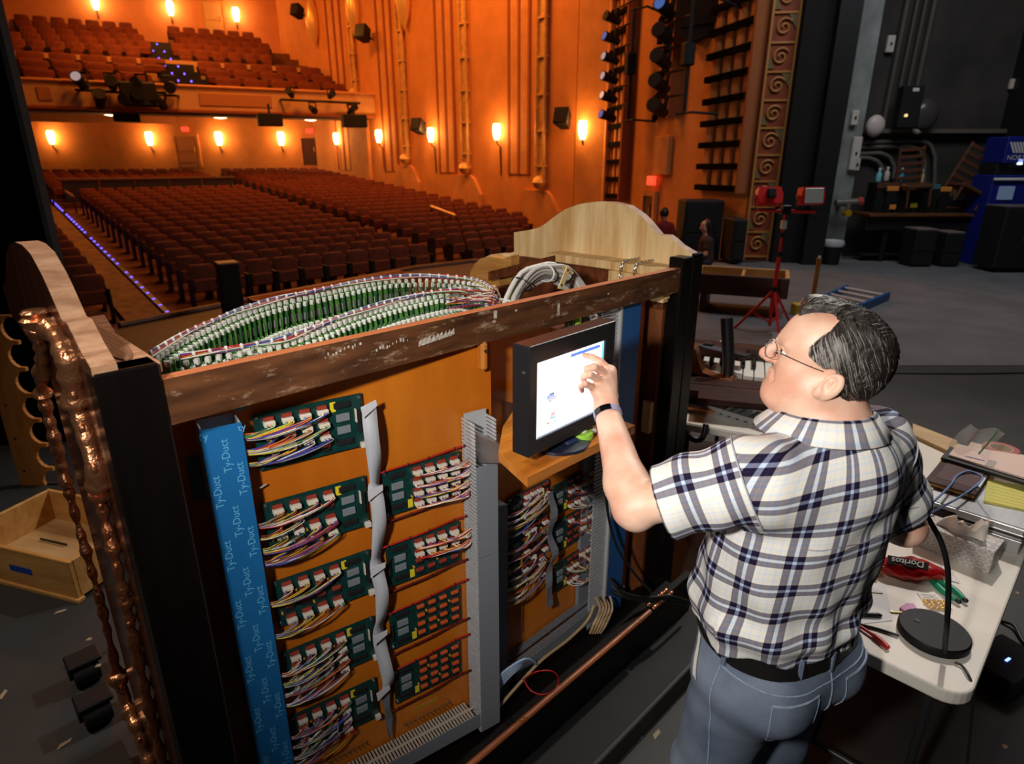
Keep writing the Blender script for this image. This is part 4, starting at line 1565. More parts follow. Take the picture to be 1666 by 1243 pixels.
# support bed under the cards
mb = MB()
bed = [(p.x, p.y) for p in resample(ROW1, .08)] + [(p.x, p.y - .06) for p in resample(ROW2, .08)][::-1]
mb.prism([(x, max(y, .06)) for x, y in bed], 1.44, 1.47, 'z')
mb.build('card_shelf', m_mahog, console)

# ---------------------------------------------------------------- coil of grey cable hung in the far corner of the console
x0c, z0c = CON.px(829, 492, .16)
x1c, z1c = CON.px(962, 470, .16)
_, zt_ = CON.px(905, 431, .20)
coil = thing('cable_coil', 'coil of grey cables standing in the far corner of the organ console', 'cable coil', M=CON.M @ Matrix.Translation(((x0c + x1c) / 2, .18, z1c - .06)))
hw = (x1c - x0c) / 2
m_cab = [mat('grey_cable', C8(186, 184, 180), .45), mat('white_cable', C8(216, 214, 208), .45), mat('dark_grey_cable', C8(130, 130, 132), .45), mat('yellow_stripe', C8(200, 196, 70), .5)]
for i in range(9):
    rx = hw * (1.0 - .055 * (i % 5)) - .006
    rz = (zt_ - z1c + .06) * (1.0 - .09 * (i % 5))
    yy = (i // 3) * .022 - .02 + .006 * (i % 3)
    P = [(rx * math.cos(a * PI / 18) + .10 * math.sin(a * PI / 18) * .25, yy + .05 * math.sin(a * PI / 18), rz * math.sin(a * PI / 18) - .0 + .004 * math.sin(a * 1.3 + i)) for a in range(-3, 22)]
    MB().tube(P, .0085, 7).build('cable', m_cab[(0, 1, 0, 2, 0, 1, 0, 3, 0)[i]], coil, smooth=60)
for a, c in ((1.0, m_black), (1.55, m_clip), (2.2, m_black), (2.7, m_clip)):
    cx, cz = hw * .9 * math.cos(a) + .02, (zt_ - z1c + .06) * .84 * math.sin(a)
    M = Matrix.Translation((cx, .04, cz)) @ Matrix.Rotation(-a, 4, 'Y')
    MB().tube([(.030 * math.cos(q_ * PI / 8), .042 * math.sin(q_ * PI / 8), 0) for q_ in range(16)], .0032, 5, closed=True, M=M).build('cable_tie', c, coil)
# cream folded tag plate
x, z = CON.px(919, 452, .13)
tagp = thing('tag_plate', 'folded cream plastic plate with screw holes clipped over the cable coil', 'plate', M=CON.M @ Matrix.Translation((x, .125, z)))
mc = mat('cream_plastic', C8(228, 205, 150), .5)
MB().prism([(-.040, -.030), (-.018, -.036), (.022, .030), (.002, .040)], -.002, .002, 'y').build('front_leaf', mc, tagp)
MB().prism([(.002, .040), (.022, .030), (.042, .012), (.034, .008)], .0, .03, 'y').build('top_leaf', mc, tagp)
for q in ((-.026, -.020), (.004, .026)):
    MB().cyl((q[0], -.004, q[1]), (q[0], 0, q[1]), .005, n=8).build('screw', m_steel, tagp)
# two short silver chains over the inner ledge
for (us, lab) in [((1030, 424), 'short silver chain hanging over the ledge, nearer the cable coil'), ((1052, 427), 'short silver chain hanging over the ledge, nearer the dark post')]:
    d = ray(*us)
    tt = (1.668 - CAMH) / d.z
    P = CON.loc(CAM + d * tt)
    ch = thing('chain', lab, 'chain', M=CON.M @ Matrix.Translation((P.x, P.y, 1.664)))
    path = catmull([(.05, 0, .008), (.02, 0, .010), (-.060, 0, .006), (-.085, -.002, -.02), (-.09, -.004, -.06), (-.085, -.006, -.085)], 3)
    path = resample(path, .0125)
    for i, p in enumerate(path[:-1]):
        t = (path[i + 1] - p).normalized()
        q = t.to_track_quat('Z', 'Y')
        M = Matrix.Translation(p) @ q.to_matrix().to_4x4() @ Matrix.Rotation(PI / 2 * (i % 2), 4, 'Z')
        pts = [(.0045 * math.cos(a * PI / 5), 0, .0088 * math.sin(a * PI / 5)) for a in range(10)]
        MB().tube(pts, .0017, 5, closed=True, M=M).build('link', m_steel, ch, smooth=60)

# ---------------------------------------------------------------- monitor on its shelf
P0 = at_t(925, 635, 1.56)
MON = Frame((P0.x, P0.y), 47)
fx0, fz1 = MON.px(869, 566)
fx1, fz1b = MON.px(1003, 519)
gx, fz0 = MON.px(853, 750)
fx0 = fx0 * .5 + gx * .5
ZTOP, ZBOT = (fz1 + fz1b) / 2, fz0
sx0, sz1 = MON.px(881, 590)
sx0b, sz0 = MON.px(868, 719)
sx1, _ = MON.px(986, 548)
sx0 = (sx0 + sx0b) / 2
zs = ZBOT - .030
P_ = [CON.loc(at_z(u, v, zs)) for (u, v) in [(811, 735), (858, 777), (972, 715)]]
Q_ = CON.loc(at_z(818, 694, zs))
SH = [(Q_.x, min(.11, Q_.y)), (P_[0].x, P_[0].y), (P_[1].x, P_[1].y), (P_[1].x + .44, P_[1].y), (P_[1].x + .46, .10)]
shelf = thing('monitor_shelf', 'honey-coloured wooden shelf carrying the touch-screen monitor', 'shelf', M=CON.M)
MB().prism(SH, zs - .026, zs, 'z').build('shelf_board', wood('shelf_oak', C8(206, 132, 48), C8(176, 100, 30), 3, (1, 6, 6), .35), shelf)
for dx in (.12, .36):
    MB().prism([(.115, zs - .16), (.115, zs - .026), (P_[1].y + .05, zs - .026)], P_[1].x + dx, P_[1].x + dx + .006, 'x').build('shelf_bracket', m_steel, shelf)
print('SHELF', zs, SH)
m_bez = mat('black_bezel', (.012, .012, .014), .38, bump=.05, bscale=300)
mon = thing('touch_monitor', 'black flat touch-screen monitor with a bright white screen', 'monitor', M=MON.M)
mb = MB()
fr = [(fx0, ZBOT), (fx1, ZBOT), (fx1, ZTOP), (fx0, ZTOP)]
sc = [(sx0, sz0), (sx1, sz0), (sx1, sz1), (sx0, sz1)]
vs = [(x, 0, z) for x, z in fr] + [(x, 0, z) for x, z in sc] + [(x, .006, z) for x, z in sc] + [(x, .055, z) for x, z in fr]
fs = []
for i in range(4):
    j = (i + 1) % 4
    fs += [(i, j, 4 + j, 4 + i), (4 + i, 4 + j, 8 + j, 8 + i), (i, j, 12 + j, 12 + i)]
fs.append((12, 13, 14, 15))
mb.add(vs, fs)
bz = mb.build('bezel', m_bez, mon)
bv = bz.modifiers.new('b', 'BEVEL')
bv.width = .004
bv.segments = 2
bv.limit_method = 'ANGLE'
W_, H_ = sx1 - sx0, sz1 - sz0
scr = MB().box(sx0, sx1, .005, .0065, sz0, sz1).build('screen', mat('lit_screen', (.9, .9, .92), .25, emit=(1, 1, 1), estr=1.35), mon)


def sq(a, b, c, d, col, e=.9):
    key = 'screen_%d_%d_%d' % tuple(int(255 * k_) for k_ in col)
    MB().box(sx0 + W_ * a, sx0 + W_ * b, .0042, .0049, sz0 + H_ * c, sz0 + H_ * d).build('screen_graphic', mat(key, col, .3, emit=col, estr=e), scr)


sq(.48, .93, .925, .965, C8(90, 130, 240))
sq(.02, .46, .94, .96, C8(225, 220, 240))
sq(.965, .998, .02, .99, C8(130, 215, 245))
sq(.02, .99, .005, .02, C8(120, 150, 175), .6)
for (x, z, w, h, c) in [(.20, .50, .05, .055, C8(150, 175, 225)), (.23, .47, .05, .05, C8(205, 195, 205)), (.215, .53, .03, .02, C8(70, 90, 130)), (.19, .44, .02, .02, C8(150, 160, 190)),
                        (.24, .25, .03, .05, C8(225, 180, 180)), (.21, .21, .02, .04, C8(190, 190, 190)), (.25, .20, .025, .03, C8(150, 200, 210)), (.17, .15, .012, .03, C8(170, 150, 120)), (.27, .14, .02, .03, C8(190, 210, 215)),
                        (.22, .75, .03, .02, C8(238, 236, 242)), (.30, .78, .02, .015, C8(238, 236, 242))]:
    sq(x - w, x + w, z - h / 2, z + h / 2, c)
mb = MB()
mb.lathe([(.085, 0), (.085, .008), (.06, .014), (.03, .02), (.028, ZBOT + .10 - zs)], 20, M=Matrix.Translation(((fx0 + fx1) / 2 + .0, .05, zs)))
mb.build('stand', mat('navy_stand', (.01, .014, .03), .3), mon, smooth=40)
MB().cbox((fx0 + fx1) / 2 - .06, (fx0 + fx1) / 2 + .06, .05, .11, ZBOT + .05, ZTOP - .06, .01).build('rear_housing', m_bez, mon)
MB().cbox(fx0 - .001, fx0, .012, .022, ZBOT + (ZTOP - ZBOT) * .76, ZBOT + (ZTOP - ZBOT) * .78, .0003).build('power_button', mat('button_green', (.05, .08, .07), .4), mon)
# green and white tape dispenser beside the stand
P = CON.loc(at_z(955, 718, zs))
tp = thing('tape_dispenser', 'lime green and white tape dispenser lying beside the monitor foot', 'tape dispenser', M=CON.M @ Matrix.Translation((P.x, P.y + .02, zs)))
MB().lathe([(.012, 0), (.030, .002), (.033, .012), (.030, .022), (.012, .024)], 16).build('body', mat('lime_plastic', C8(150, 205, 70), .4), tp, smooth=40)
MB().tube([(.012 * math.cos(a * .4), .012 * math.sin(a * .4), .026) for a in range(16)], .004, 6).build('tape', m_clip, tp, smooth=50)
MB().cbox(.02, .055, -.012, .012, .004, .018, .004).build('nozzle', m_clip, tp)
MB().cbox(-.08, -.03, -.02, .02, 0, .02, .005).build('blue_case', mat('navy_case', (.02, .035, .10), .5), tp)
# small bottles behind the top of the monitor
for i, (u, v, c, h, lab) in enumerate([(928, 520, C8(40, 50, 30), .05, 'dark small jar behind the monitor top, leftmost'), (940, 519, C8(150, 205, 60), .055, 'lime green small bottle behind the monitor top'),
                                       (955, 516, C8(30, 32, 30), .05, 'black small bottle behind the monitor top'), (968, 514, C8(220, 216, 205), .05, 'white capped small bottle behind the monitor top, rightmost')]):
    x, z = CON.px(u, v, .05)
    b = thing('small_bottle', lab, 'bottle', M=CON.M @ Matrix.Translation((x, .055, z - .03)), group='bottles behind the monitor')
    MB().lathe([(.013, 0), (.015, .004), (.015, h * .6), (.008, h * .75), (.008, h)], 12).build('body', mat('bottle_%d' % i, c, .3), b, smooth=40)
    MB().cyl((0, 0, h), (0, 0, h + .012), .009, n=10).build('cap', mat('bottle_cap', (.05, .05, .05), .4) if i % 2 else m_clip, b)
bs = thing('bottle_ledge', 'narrow wooden ledge behind the monitor holding the small bottles', 'shelf', M=CON.M)
xL, zL = CON.px(920, 520, .05)
xR, _ = CON.px(985, 512, .05)
MB().cbox(xL - .02, xR, .02, .10, zL - .045, zL - .030, .002).build('ledge_board', m_inner, bs)

# ---------------------------------------------------------------- cables in the base of the console
def cable(name, label, pts, r, mt, cat='cable', group=None, n=7):
    P = catmull(pts, 8)
    o = MB().tube(P, r, n).build(name, mt, smooth=60)
    return tag(o, label, cat, group)


cw = lambda u, v, y: CON.w(CON.px(u, v, y)[0], y, CON.px(u, v, y)[1])
m_bcab = mat('black_cable', (.012, .012, .012), .45)
cable('red_wire', 'thin red wire looping over the copper-edged base rail', [cw(850, 1106, -.06), cw(872, 1093, -.10), cw(898, 1092, -.13), cw(909, 1106, -.14), cw(900, 1124, -.14), cw(880, 1130, -.13), cw(862, 1122, -.10), cw(852, 1106, -.06)], .0020, mat('red_wire', C8(190, 20, 24), .4), 'wire')
cable('tan_cable', 'long tan cable lying in the console base under the slotted duct', [cw(966, 985, -.02), cw(955, 1010, -.03), cw(925, 1040, -.03), cw(880, 1075, -.03), cw(838, 1120, -.03), cw(812, 1150, -.03)], .006, mat('tan_cable', C8(176, 148, 112), .5))
for i in range(5):
    tag(MB().tube(catmull([cw(968 + i * 6, 970 + (i % 2) * 6, .0), cw(976 + i * 5, 990, -.03), cw(966 + i * 5, 1015, -.05), cw(960 + i * 4, 1030, -.04)], 6), .0055, 6).build('tan_cable', mat('tan_cable', C8(176, 148, 112)), smooth=60), 'tan cable hanging below the blue duct foot, %s from the left' % NTH[i], 'cable', 'tan cables below the blue duct')
for i in range(6):
    y = -.02 - .004 * i
    tag(MB().tube(catmull([cw(812, 1120 - i * 4, y), cw(830, 1100 - i * 3, y - .02), cw(850 + i, 1082 - i * 2, y - .03), cw(862 + i * 2, 1075 + i, y)], 6), .0045, 5).build('pale_cable', mat('pale_blue_cable', C8(150, 170, 200), .45), smooth=60), 'pale blue cable bunched beside the foot of the grey duct', 'cable', 'pale cables in the console base')
cable('monitor_cable', 'black cable dropping from the monitor down to the console base', [cw(975, 720, -.08), cw(984, 780, -.03), cw(990, 840, -.02), cw(1004, 890, -.03), cw(1030, 930, -.05), cw(1060, 965, -.10)], .0055, m_bcab)
for i, (a, lab) in enumerate([((990, 940), 'upper'), ((994, 952), 'middle'), ((992, 962), 'lower')]):
    cable('floor_cable', '%s black cable lying across the right end of the console base' % lab, [cw(a[0], a[1], .0), cw(1010 + i * 4, 962 + i * 5, -.05), cw(1050, 972 + i * 3, -.09), cw(1090, 970 + i * 5, -.13), cw(1120, 978 + i * 4, -.14)], .006, m_bcab, group='black cables at the console base')

# ================================================================ PEOPLE: smooth bodies from blended distance fields
def sdf_mesh(fn, lo, hi, h, B=8):
    lo, hi = np.array(lo, float), np.array(hi, float)
    nb = np.ceil((hi - lo) / h / B).astype(int)
    n = nb * B + 1
    V = np.ones(n, np.float32)
    g = [np.arange(k) for k in nb]
    I, J, K = np.meshgrid(*g, indexing='ij')
    blk = np.stack([I.ravel(), J.ravel(), K.ravel()], 1)
    cen = lo + (blk + .5) * B * h
    d = fn(cen)
    act = np.abs(d) < B * h * 1.75
    neg = blk[(~act) & (d < 0)]
    for b in neg:
        s = b * B
        V[s[0]:s[0] + B + 1, s[1]:s[1] + B + 1, s[2]:s[2] + B + 1] = -1
    loc = np.stack(np.meshgrid(*[np.arange(B + 1)] * 3, indexing='ij'), -1).reshape(-1, 3)
    ab = blk[act]
    for c in range(0, len(ab), 120):
        bb = ab[c:c + 120]
        idx = (bb[:, None, :] * B + loc[None]).reshape(-1, 3)
        V[idx[:, 0], idx[:, 1], idx[:, 2]] = fn(lo + idx * h)
    S = V < 0
    c8 = [(i, j, k) for i in (0, 1) for j in (0, 1) for k in (0, 1)]
    sl = lambda A, o: A[o[0]:A.shape[0] - 1 + o[0], o[1]:A.shape[1] - 1 + o[1], o[2]:A.shape[2] - 1 + o[2]]
    cnt = sum(sl(S, o).astype(np.int8) for o in c8)
    cells = np.argwhere((cnt > 0) & (cnt < 8))
    vid = -np.ones(np.array(S.shape) - 1, np.int32)
    vid[cells[:, 0], cells[:, 1], cells[:, 2]] = np.arange(len(cells))
    acc = np.zeros((len(cells), 3))
    num = np.zeros(len(cells))
    for a in c8:
        for ax in range(3):
            if a[ax]:
                continue
            b = list(a)
            b[ax] = 1
            va = V[cells[:, 0] + a[0], cells[:, 1] + a[1], cells[:, 2] + a[2]]
            vb = V[cells[:, 0] + b[0], cells[:, 1] + b[1], cells[:, 2] + b[2]]
            m = (va < 0) != (vb < 0)
            t = np.where(m, va / np.where(m, va - vb, 1), 0)
            p = np.array(a, float)[None] + np.zeros((len(cells), 3))
            p[:, ax] += t
            acc[m] += p[m]
            num[m] += 1
    verts = lo + (cells + acc / num[:, None]) * h
    faces = []
    for ax in range(3):
        o1 = [0, 0, 0]
        o1[ax] = 1
        A = S[:S.shape[0] - o1[0], :S.shape[1] - o1[1], :S.shape[2] - o1[2]]
        Bq = S[o1[0]:, o1[1]:, o1[2]:]
        e = np.argwhere(A != Bq)
        b, c = [x for x in range(3) if x != ax]
        ok = (e[:, b] > 0) & (e[:, c] > 0) & (e[:, b] < vid.shape[b]) & (e[:, c] < vid.shape[c])
        e = e[ok]
        flip = A[e[:, 0], e[:, 1], e[:, 2]]
        q = []
        for (db, dc) in ((0, 0), (-1, 0), (-1, -1), (0, -1)):
            f = e.copy()
            f[:, b] += db
            f[:, c] += dc
            q.append(vid[f[:, 0], f[:, 1], f[:, 2]])
        q = np.stack(q, 1)
        q[flip] = q[flip][:, ::-1]
        if ax == 1:
            q = q[:, ::-1]
        faces.append(q)
    faces = np.concatenate(faces)
    faces = faces[(faces >= 0).all(1)]
    return verts, faces


def np_mesh(name, V, Fq, mats, uv=None):
    me = bpy.data.meshes.new(name)
    me.vertices.add(len(V))
    me.vertices.foreach_set('co', np.asarray(V, np.float32).ravel())
    me.loops.add(len(Fq) * 4)
    me.loops.foreach_set('vertex_index', np.asarray(Fq, np.int32)[:, ::-1].ravel())
    me.polygons.add(len(Fq))
    me.polygons.foreach_set('loop_start', np.arange(0, len(Fq) * 4, 4, dtype=np.int32))
    me.polygons.foreach_set('use_smooth', np.ones(len(Fq), bool))
    for m in (mats if isinstance(mats, (list, tuple)) else [mats]):
        me.materials.append(m)
    if uv is not None:
        l = me.uv_layers.new(name='UVMap')
        l.data.foreach_set('uv', np.asarray(uv, np.float32)[:, ::-1].ravel())
    me.update(calc_edges=True)
    me.validate()
    return me


def N3(p):
    return np.array(p, float)


def cap(p, a, b, ra, rb):
    a, b = N3(a), N3(b)
    ab = b - a
    t = np.clip(((p - a) @ ab) / (ab @ ab), 0, 1)
    return np.linalg.norm(p - a - t[:, None] * ab, axis=1) - (ra + (rb - ra) * t)


def ell(q, c, r):
    k = (q - N3(c)) / N3(r)
    k0 = np.linalg.norm(k, axis=1)
    k1 = np.linalg.norm(k / N3(r), axis=1)
    return k0 * (k0 - 1) / np.maximum(k1, 1e-6)


def smin(a, b, k):
    h = np.clip(.5 + .5 * (b - a) / k, 0, 1)
    return b + (a - b) * h - k * h * (1 - h)


def smax(a, b, k):
    return -smin(-a, -b, k)


# ---------------------------------------------------------------- the man at the monitor
TF = R(120)
FWD = N3((math.cos(TF), math.sin(TF), 0))
LFT = N3((-math.sin(TF), math.cos(TF), 0))
HEADC = N3(at_t(1345, 585, 1.27))
HA, HP = R(156), R(14)
HF = N3((math.cos(HA) * math.cos(HP), math.sin(HA) * math.cos(HP), math.sin(HP)))
HL = N3((-math.sin(HA), math.cos(HA), 0))
HU = np.cross(HF, HL)
HM = np.stack([HF, HL, HU])


def hl(p):
    return (p - HEADC) @ HM.T


def hw_(f, l, u):
    return Vector(HEADC + HF * f + HL * l + HU * u)


NECK = N3((.655, 1.19, 1.500))
LSH = N3((.475, 1.107, 1.462))
RSH = N3((.805, 1.275, 1.458))
LEL = N3(at_t(1030, 826, 1.33))
LWR = N3(at_t(987, 668, 1.49))
REL = N3((.940, 1.30, 1.225))
RWR = N3((.86, 1.52, 1.13))


def mpt(u, v, off):
    x, z = MON.px(u, v, -off)
    return N3(MON.w(x, -off, z))


FING = [
    [mpt(993, 604, .075), mpt(977, 588, .055), mpt(964, 581, .028), mpt(951, 578, .007)],
    [mpt(987, 611, .085), mpt(967, 597, .078), mpt(955, 600, .055), mpt(954, 607, .036)],
    [mpt(979, 621, .088), mpt(959, 609, .084), mpt(949, 613, .062), mpt(950, 621, .044)],
    [mpt(969, 633, .085), mpt(952, 624, .082), mpt(945, 629, .064), mpt(947, 636, .050)],
]
FR = [(.0095, .0088, .0080, .0068), (.0098, .0090, .0082, .0072), (.0095, .0086, .0078, .0068), (.0086, .0076, .0068, .0060)]
THUMB = [mpt(996, 645, .075), mpt(994, 622, .050), mpt(984, 604, .030), mpt(974, 597, .018)]


def f_head(p):
    q = hl(p)
    a = np.abs(q[:, 1])
    qs = q.copy()
    qs[:, 1] = a
    d = ell(q, (-.010, 0, .030), (.099, .079, .078))
    d = smin(d, ell(q, (.042, 0, .028), (.050, .060, .055)), .03)          # forehead
    d = smin(d, ell(q, (.030, 0, -.050), (.058, .054, .066)), .03)        # face
    d = smin(d, ell(qs, (.048, .034, -.042), (.028, .024, .028)), .03)     # cheeks
    d = smin(d, cap(qs, (-.012, .056, -.055), (.060, .024, -.098), .024, .022), .035)   # jaw line
    d = smin(d, cap(q, (.068, -.010, -.100), (.068, .010, -.100), .020, .020), .022)    # chin
    d = smin(d, ell(q, (.030, 0, -.100), (.046, .050, .034)), .035)        # under chin
    d = smin(d, cap(qs, (.089, .008, .016), (.080, .042, .014), .0095, .009), .018)     # brow
    d = smin(d, cap(q, (.094, 0, .008), (.112, 0, -.026), .0080, .0115), .012)          # nose
    d = smin(d, ell(q, (.112, 0, -.030), (.0125, .0125, .0105)), .008)
    d = smin(d, ell(qs, (.100, .012, -.034), (.012, .0085, .009)), .007)   # nostrils
    d = smax(d, -ell(qs, (.100, .033, -.006), (.019, .017, .011)), .010)   # eye hollow
    d = smin(d, cap(qs, (.090, .003, -.058), (.082, .022, -.062), .0042, .0028), .008)  # upper lip
    d = smin(d, cap(qs, (.089, .002, -.070), (.081, .018, -.069), .0046, .0028), .008)  # lower lip
    d = smax(d, -cap(qs, (.098, 0, -.0640), (.084, .026, -.0655), .0016, .0012), .003)
    d = smax(d, -cap(qs, (.098, .018, -.040), (.080, .034, -.066), .0035, .003), .008)   # fold from nose to mouth
    # ears
    e = qs - N3((-.012, .080, -.026))
    ca, sa = math.cos(.30), math.sin(.30)
    er = np.stack([e[:, 0] * ca + e[:, 2] * sa, e[:, 1] - .25 * np.maximum(-e[:, 0], 0), -e[:, 0] * sa + e[:, 2] * ca], 1)
    ear = ell(er, (-.004, .003, .0), (.0195, .0085, .0320))
    ear = smax(ear, -ell(er, (.002, .0125, .004), (.0125, .0105, .0195)), .003)
    ear = smin(ear, ell(er, (.006, .004, -.023), (.009, .006, .011)), .006)
    ear = smin(ear, cap(er, (.002, .005, .010), (-.002, .005, -.008), .0035, .0028), .004)
    d = smin(d, ear, .006)
    return d


def f_body(p):
    d = f_head(p)
    nk = cap(p, N3(hw_(-.020, 0, -.062)), NECK + N3((0, 0, .0)), .058, .070)
    nk = smin(nk, cap(p, N3(hw_(-.045, 0, -.055)), NECK - FWD * .03 - N3((0, 0, .03)), .046, .050), .03)
    d = smin(d, nk, .030)
    d = smin(d, cap(p, LSH, RSH, .050, .050), .05)
    d = smin(d, cap(p, NECK, N3((.66, 1.26, 1.15)), .09, .11), .05)
    # left arm
    m = (LEL + LWR) / 2
    s1 = LEL + (LWR - LEL) * .22
    arm = cap(p, LSH, LEL, .052, .043)
    arm = smin(arm, cap(p, LEL, s1, .040, .047), .02)
    arm = smin(arm, cap(p, s1, LWR, .047, .0285), .02)
    arm = smin(arm, cap(p, LEL + N3((.008, -.012, -.018)), LEL + N3((-.004, .0, -.012)), .026, .024), .02)
    # hand
    pal = LWR + (FING[1][0] - LWR) * .15
    hd = cap(p, LWR, FING[0][0] * .8 + LWR * .2, .0265, .0165)
    for k in range(4):
        hd = smin(hd, cap(p, LWR + (FING[k][0] - LWR) * .25, FING[k][0], .0185, .0140), .012)
    hd = smin(hd, cap(p, FING[0][0], FING[3][0], .0125, .0105), .012)
    hd = smin(hd, cap(p, LWR + (THUMB[0] - LWR) * .3, THUMB[0], .019, .0165), .015)
    for c, r in list(zip(FING, FR)) + [(THUMB, (.0135, .0115, .0105, .0085))]:
        fg = cap(p, c[0], c[1], r[0] * 1.1, r[1])
        fg = smin(fg, cap(p, c[1], c[2], r[1], r[2]), .004)
        fg = smin(fg, cap(p, c[2], c[3], r[2], r[3]), .003)
        hd = smin(hd, fg, .0035)
    arm = smin(arm, hd, .015)
    d = smin(d, arm, .02)
    # right arm
    ra = cap(p, RSH, REL, .052, .043)
    ra = smin(ra, cap(p, REL, RWR, .044, .030), .02)
    tip = RWR + (RWR - REL) / np.linalg.norm(RWR - REL) * .09
    ra = smin(ra, cap(p, RWR, tip, .030, .026), .02)
    for k in range(4):
        o = LFT * (.028 - .018 * k)
        ra = smin(ra, cap(p, tip + o * .8, tip + o + (RWR - REL) * .18 + N3((0, 0, -.03)), .010, .008), .006)
    ra = smin(ra, cap(p, RWR + LFT * .02, RWR + LFT * .05 + (RWR - REL) * .25, .012, .009), .008)
    return smin(d, ra, .02)


TZ = N3([.60, .80, .90, .97, 1.03, 1.12, 1.22, 1.32, 1.40, 1.46, 1.50, 1.535, 1.56])
TRL = N3([.19, .200, .202, .200, .207, .212, .212, .208, .205, .190, .150, .100, .070])
TRF = N3([.14, .150, .165, .185, .195, .195, .175, .155, .135, .115, .092, .075, .066])
TRB = N3([.14, .165, .160, .140, .138, .140, .148, .150, .140, .120, .098, .080, .068])
TCX = N3([.665, .665, .664, .662, .660, .660, .660, .658, .656, .655, .655, .655, .655])
TCY = N3([1.280, 1.280, 1.278, 1.272, 1.265, 1.255, 1.240, 1.225, 1.210, 1.200, 1.195, 1.192, 1.190])


def f_torso(p, grow=0.0):
    z = np.clip(p[:, 2], TZ[0], TZ[-1])
    c = np.stack([np.interp(z, TZ, TCX), np.interp(z, TZ, TCY)], 1)
    d2 = p[:, :2] - c
    lf = d2 @ FWD[:2]
    ll = d2 @ LFT[:2]
    rl = np.interp(z, TZ, TRL) + grow
    rf = np.where(lf > 0, np.interp(z, TZ, TRF), np.interp(z, TZ, TRB)) + grow
    k = np.sqrt((lf / rf) ** 2 + (ll / rl) ** 2)
    return (k - 1) * np.minimum(rl, rf) * .95, lf, ll, z


LHEM = LSH + (LEL - LSH) * .74
RHEM = RSH + (REL - RSH) * .78


def f_shirt(p):
    d, lf, ll, z = f_torso(p, .008)
    # cloth blousing over the belt, pulled folds towards the raised arm
    d = d - .012 * np.exp(-((p[:, 2] - 1.045) / .035) ** 2)
    a = np.arctan2(ll, lf)
    fold = .0045 * np.sin(5.0 * a * 2 + 26 * p[:, 2] + 1.5 * np.sin(9 * p[:, 2])) * np.clip((1.32 - p[:, 2]) * 5, 0, 1)
    fold += .0035 * np.sin(60 * (p[:, 2] + .35 * ll) + 2 * np.sin(20 * ll)) * np.clip((1.22 - p[:, 2]) * 6, 0, 1)
    fold += .004 * np.sin(38 * (p[:, 2] * .6 + ll) + 1.2) * np.exp(-((p[:, 2] - 1.36) / .09) ** 2)
    d = d + fold
    d = smax(d, p[:, 2] - 1.515, .02)
    sl = cap(p, LSH, LHEM, .078, .081)
    ax = (LHEM - LSH) / np.linalg.norm(LHEM - LSH)
    t = (p - LSH) @ ax
    sl = sl + .0045 * np.sin(70 * t + 30 * (p[:, 2] - 1.4)) + .004 * np.sin(34 * t - 45 * (p[:, 1] - 1.1))
    sl = smax(sl, (p - LHEM) @ ax, .006)
    # open cuff
    sl = smax(sl, -cap(p, LHEM - ax * .03, LHEM + ax * .1, .064, .074), .006)
    d = smin(d, sl, .028)
    sr = cap(p, RSH, RHEM, .078, .074)
    ax2 = (RHEM - RSH) / np.linalg.norm(RHEM - RSH)
    sr = sr + .004 * np.sin(60 * ((p - RSH) @ ax2) + 1)
    sr = smax(sr, (p - RHEM) @ ax2, .006)
    sr = smax(sr, -cap(p, RHEM - ax2 * .02, RHEM + ax2 * .1, .058, .068), .006)
    d = smin(d, sr, .05)
    d = smin(d, cap(p, LSH + N3((.05, .02, -.015)), RSH - N3((.03, .02, .015)), .072, .072), .05)
    d = smin(d, cap(p, NECK - FWD * .040 - N3((0, 0, .045)), RSH - N3((.02, 0, .02)), .090, .078), .05)
    d = smin(d, cap(p, NECK - FWD * .040 - N3((0, 0, .045)), LSH + N3((.02, 0, -.02)), .090, .072), .05)
    return smax(d, .985 + .012 * np.sin(7 * a) - p[:, 2], .008)


LHIP = N3((.573, 1.226, .86))
RHIP = N3((.752, 1.330, .86))
LKN, LAN = N3((.530, 1.270, .48)), N3((.535, 1.215, .09))
RKN, RAN = N3((.765, 1.395, .48)), N3((.770, 1.340, .09))


def f_jeans(p):
    d, lf, ll, z = f_torso(p, .0)
    d = smax(d, p[:, 2] - 1.012, .006)
    d = smax(d, .80 - p[:, 2], .05)
    for h, k_, a_ in ((LHIP, LKN, LAN), (RHIP, RKN, RAN)):
        g = cap(p, h, k_, .118, .088)
        g = smin(g, cap(p, k_, a_ - N3((0, 0, .03)), .088, .078), .03)
        g = g + .004 * np.sin(42 * p[:, 2] + 20 * p[:, 0]) * np.exp(-((p[:, 2] - .5) / .12) ** 2)
        bt = h - FWD * .055 + N3((0, 0, .0))
        g = smin(g, np.linalg.norm(p - bt, axis=1) - .112, .05)
        d = smin(d, g, .035)
    d = d + .003 * np.sin(55 * (p[:, 2] - .4 * ll)) * np.exp(-((p[:, 2] - .80) / .08) ** 2)
    return smax(d, .045 - p[:, 2], .01)


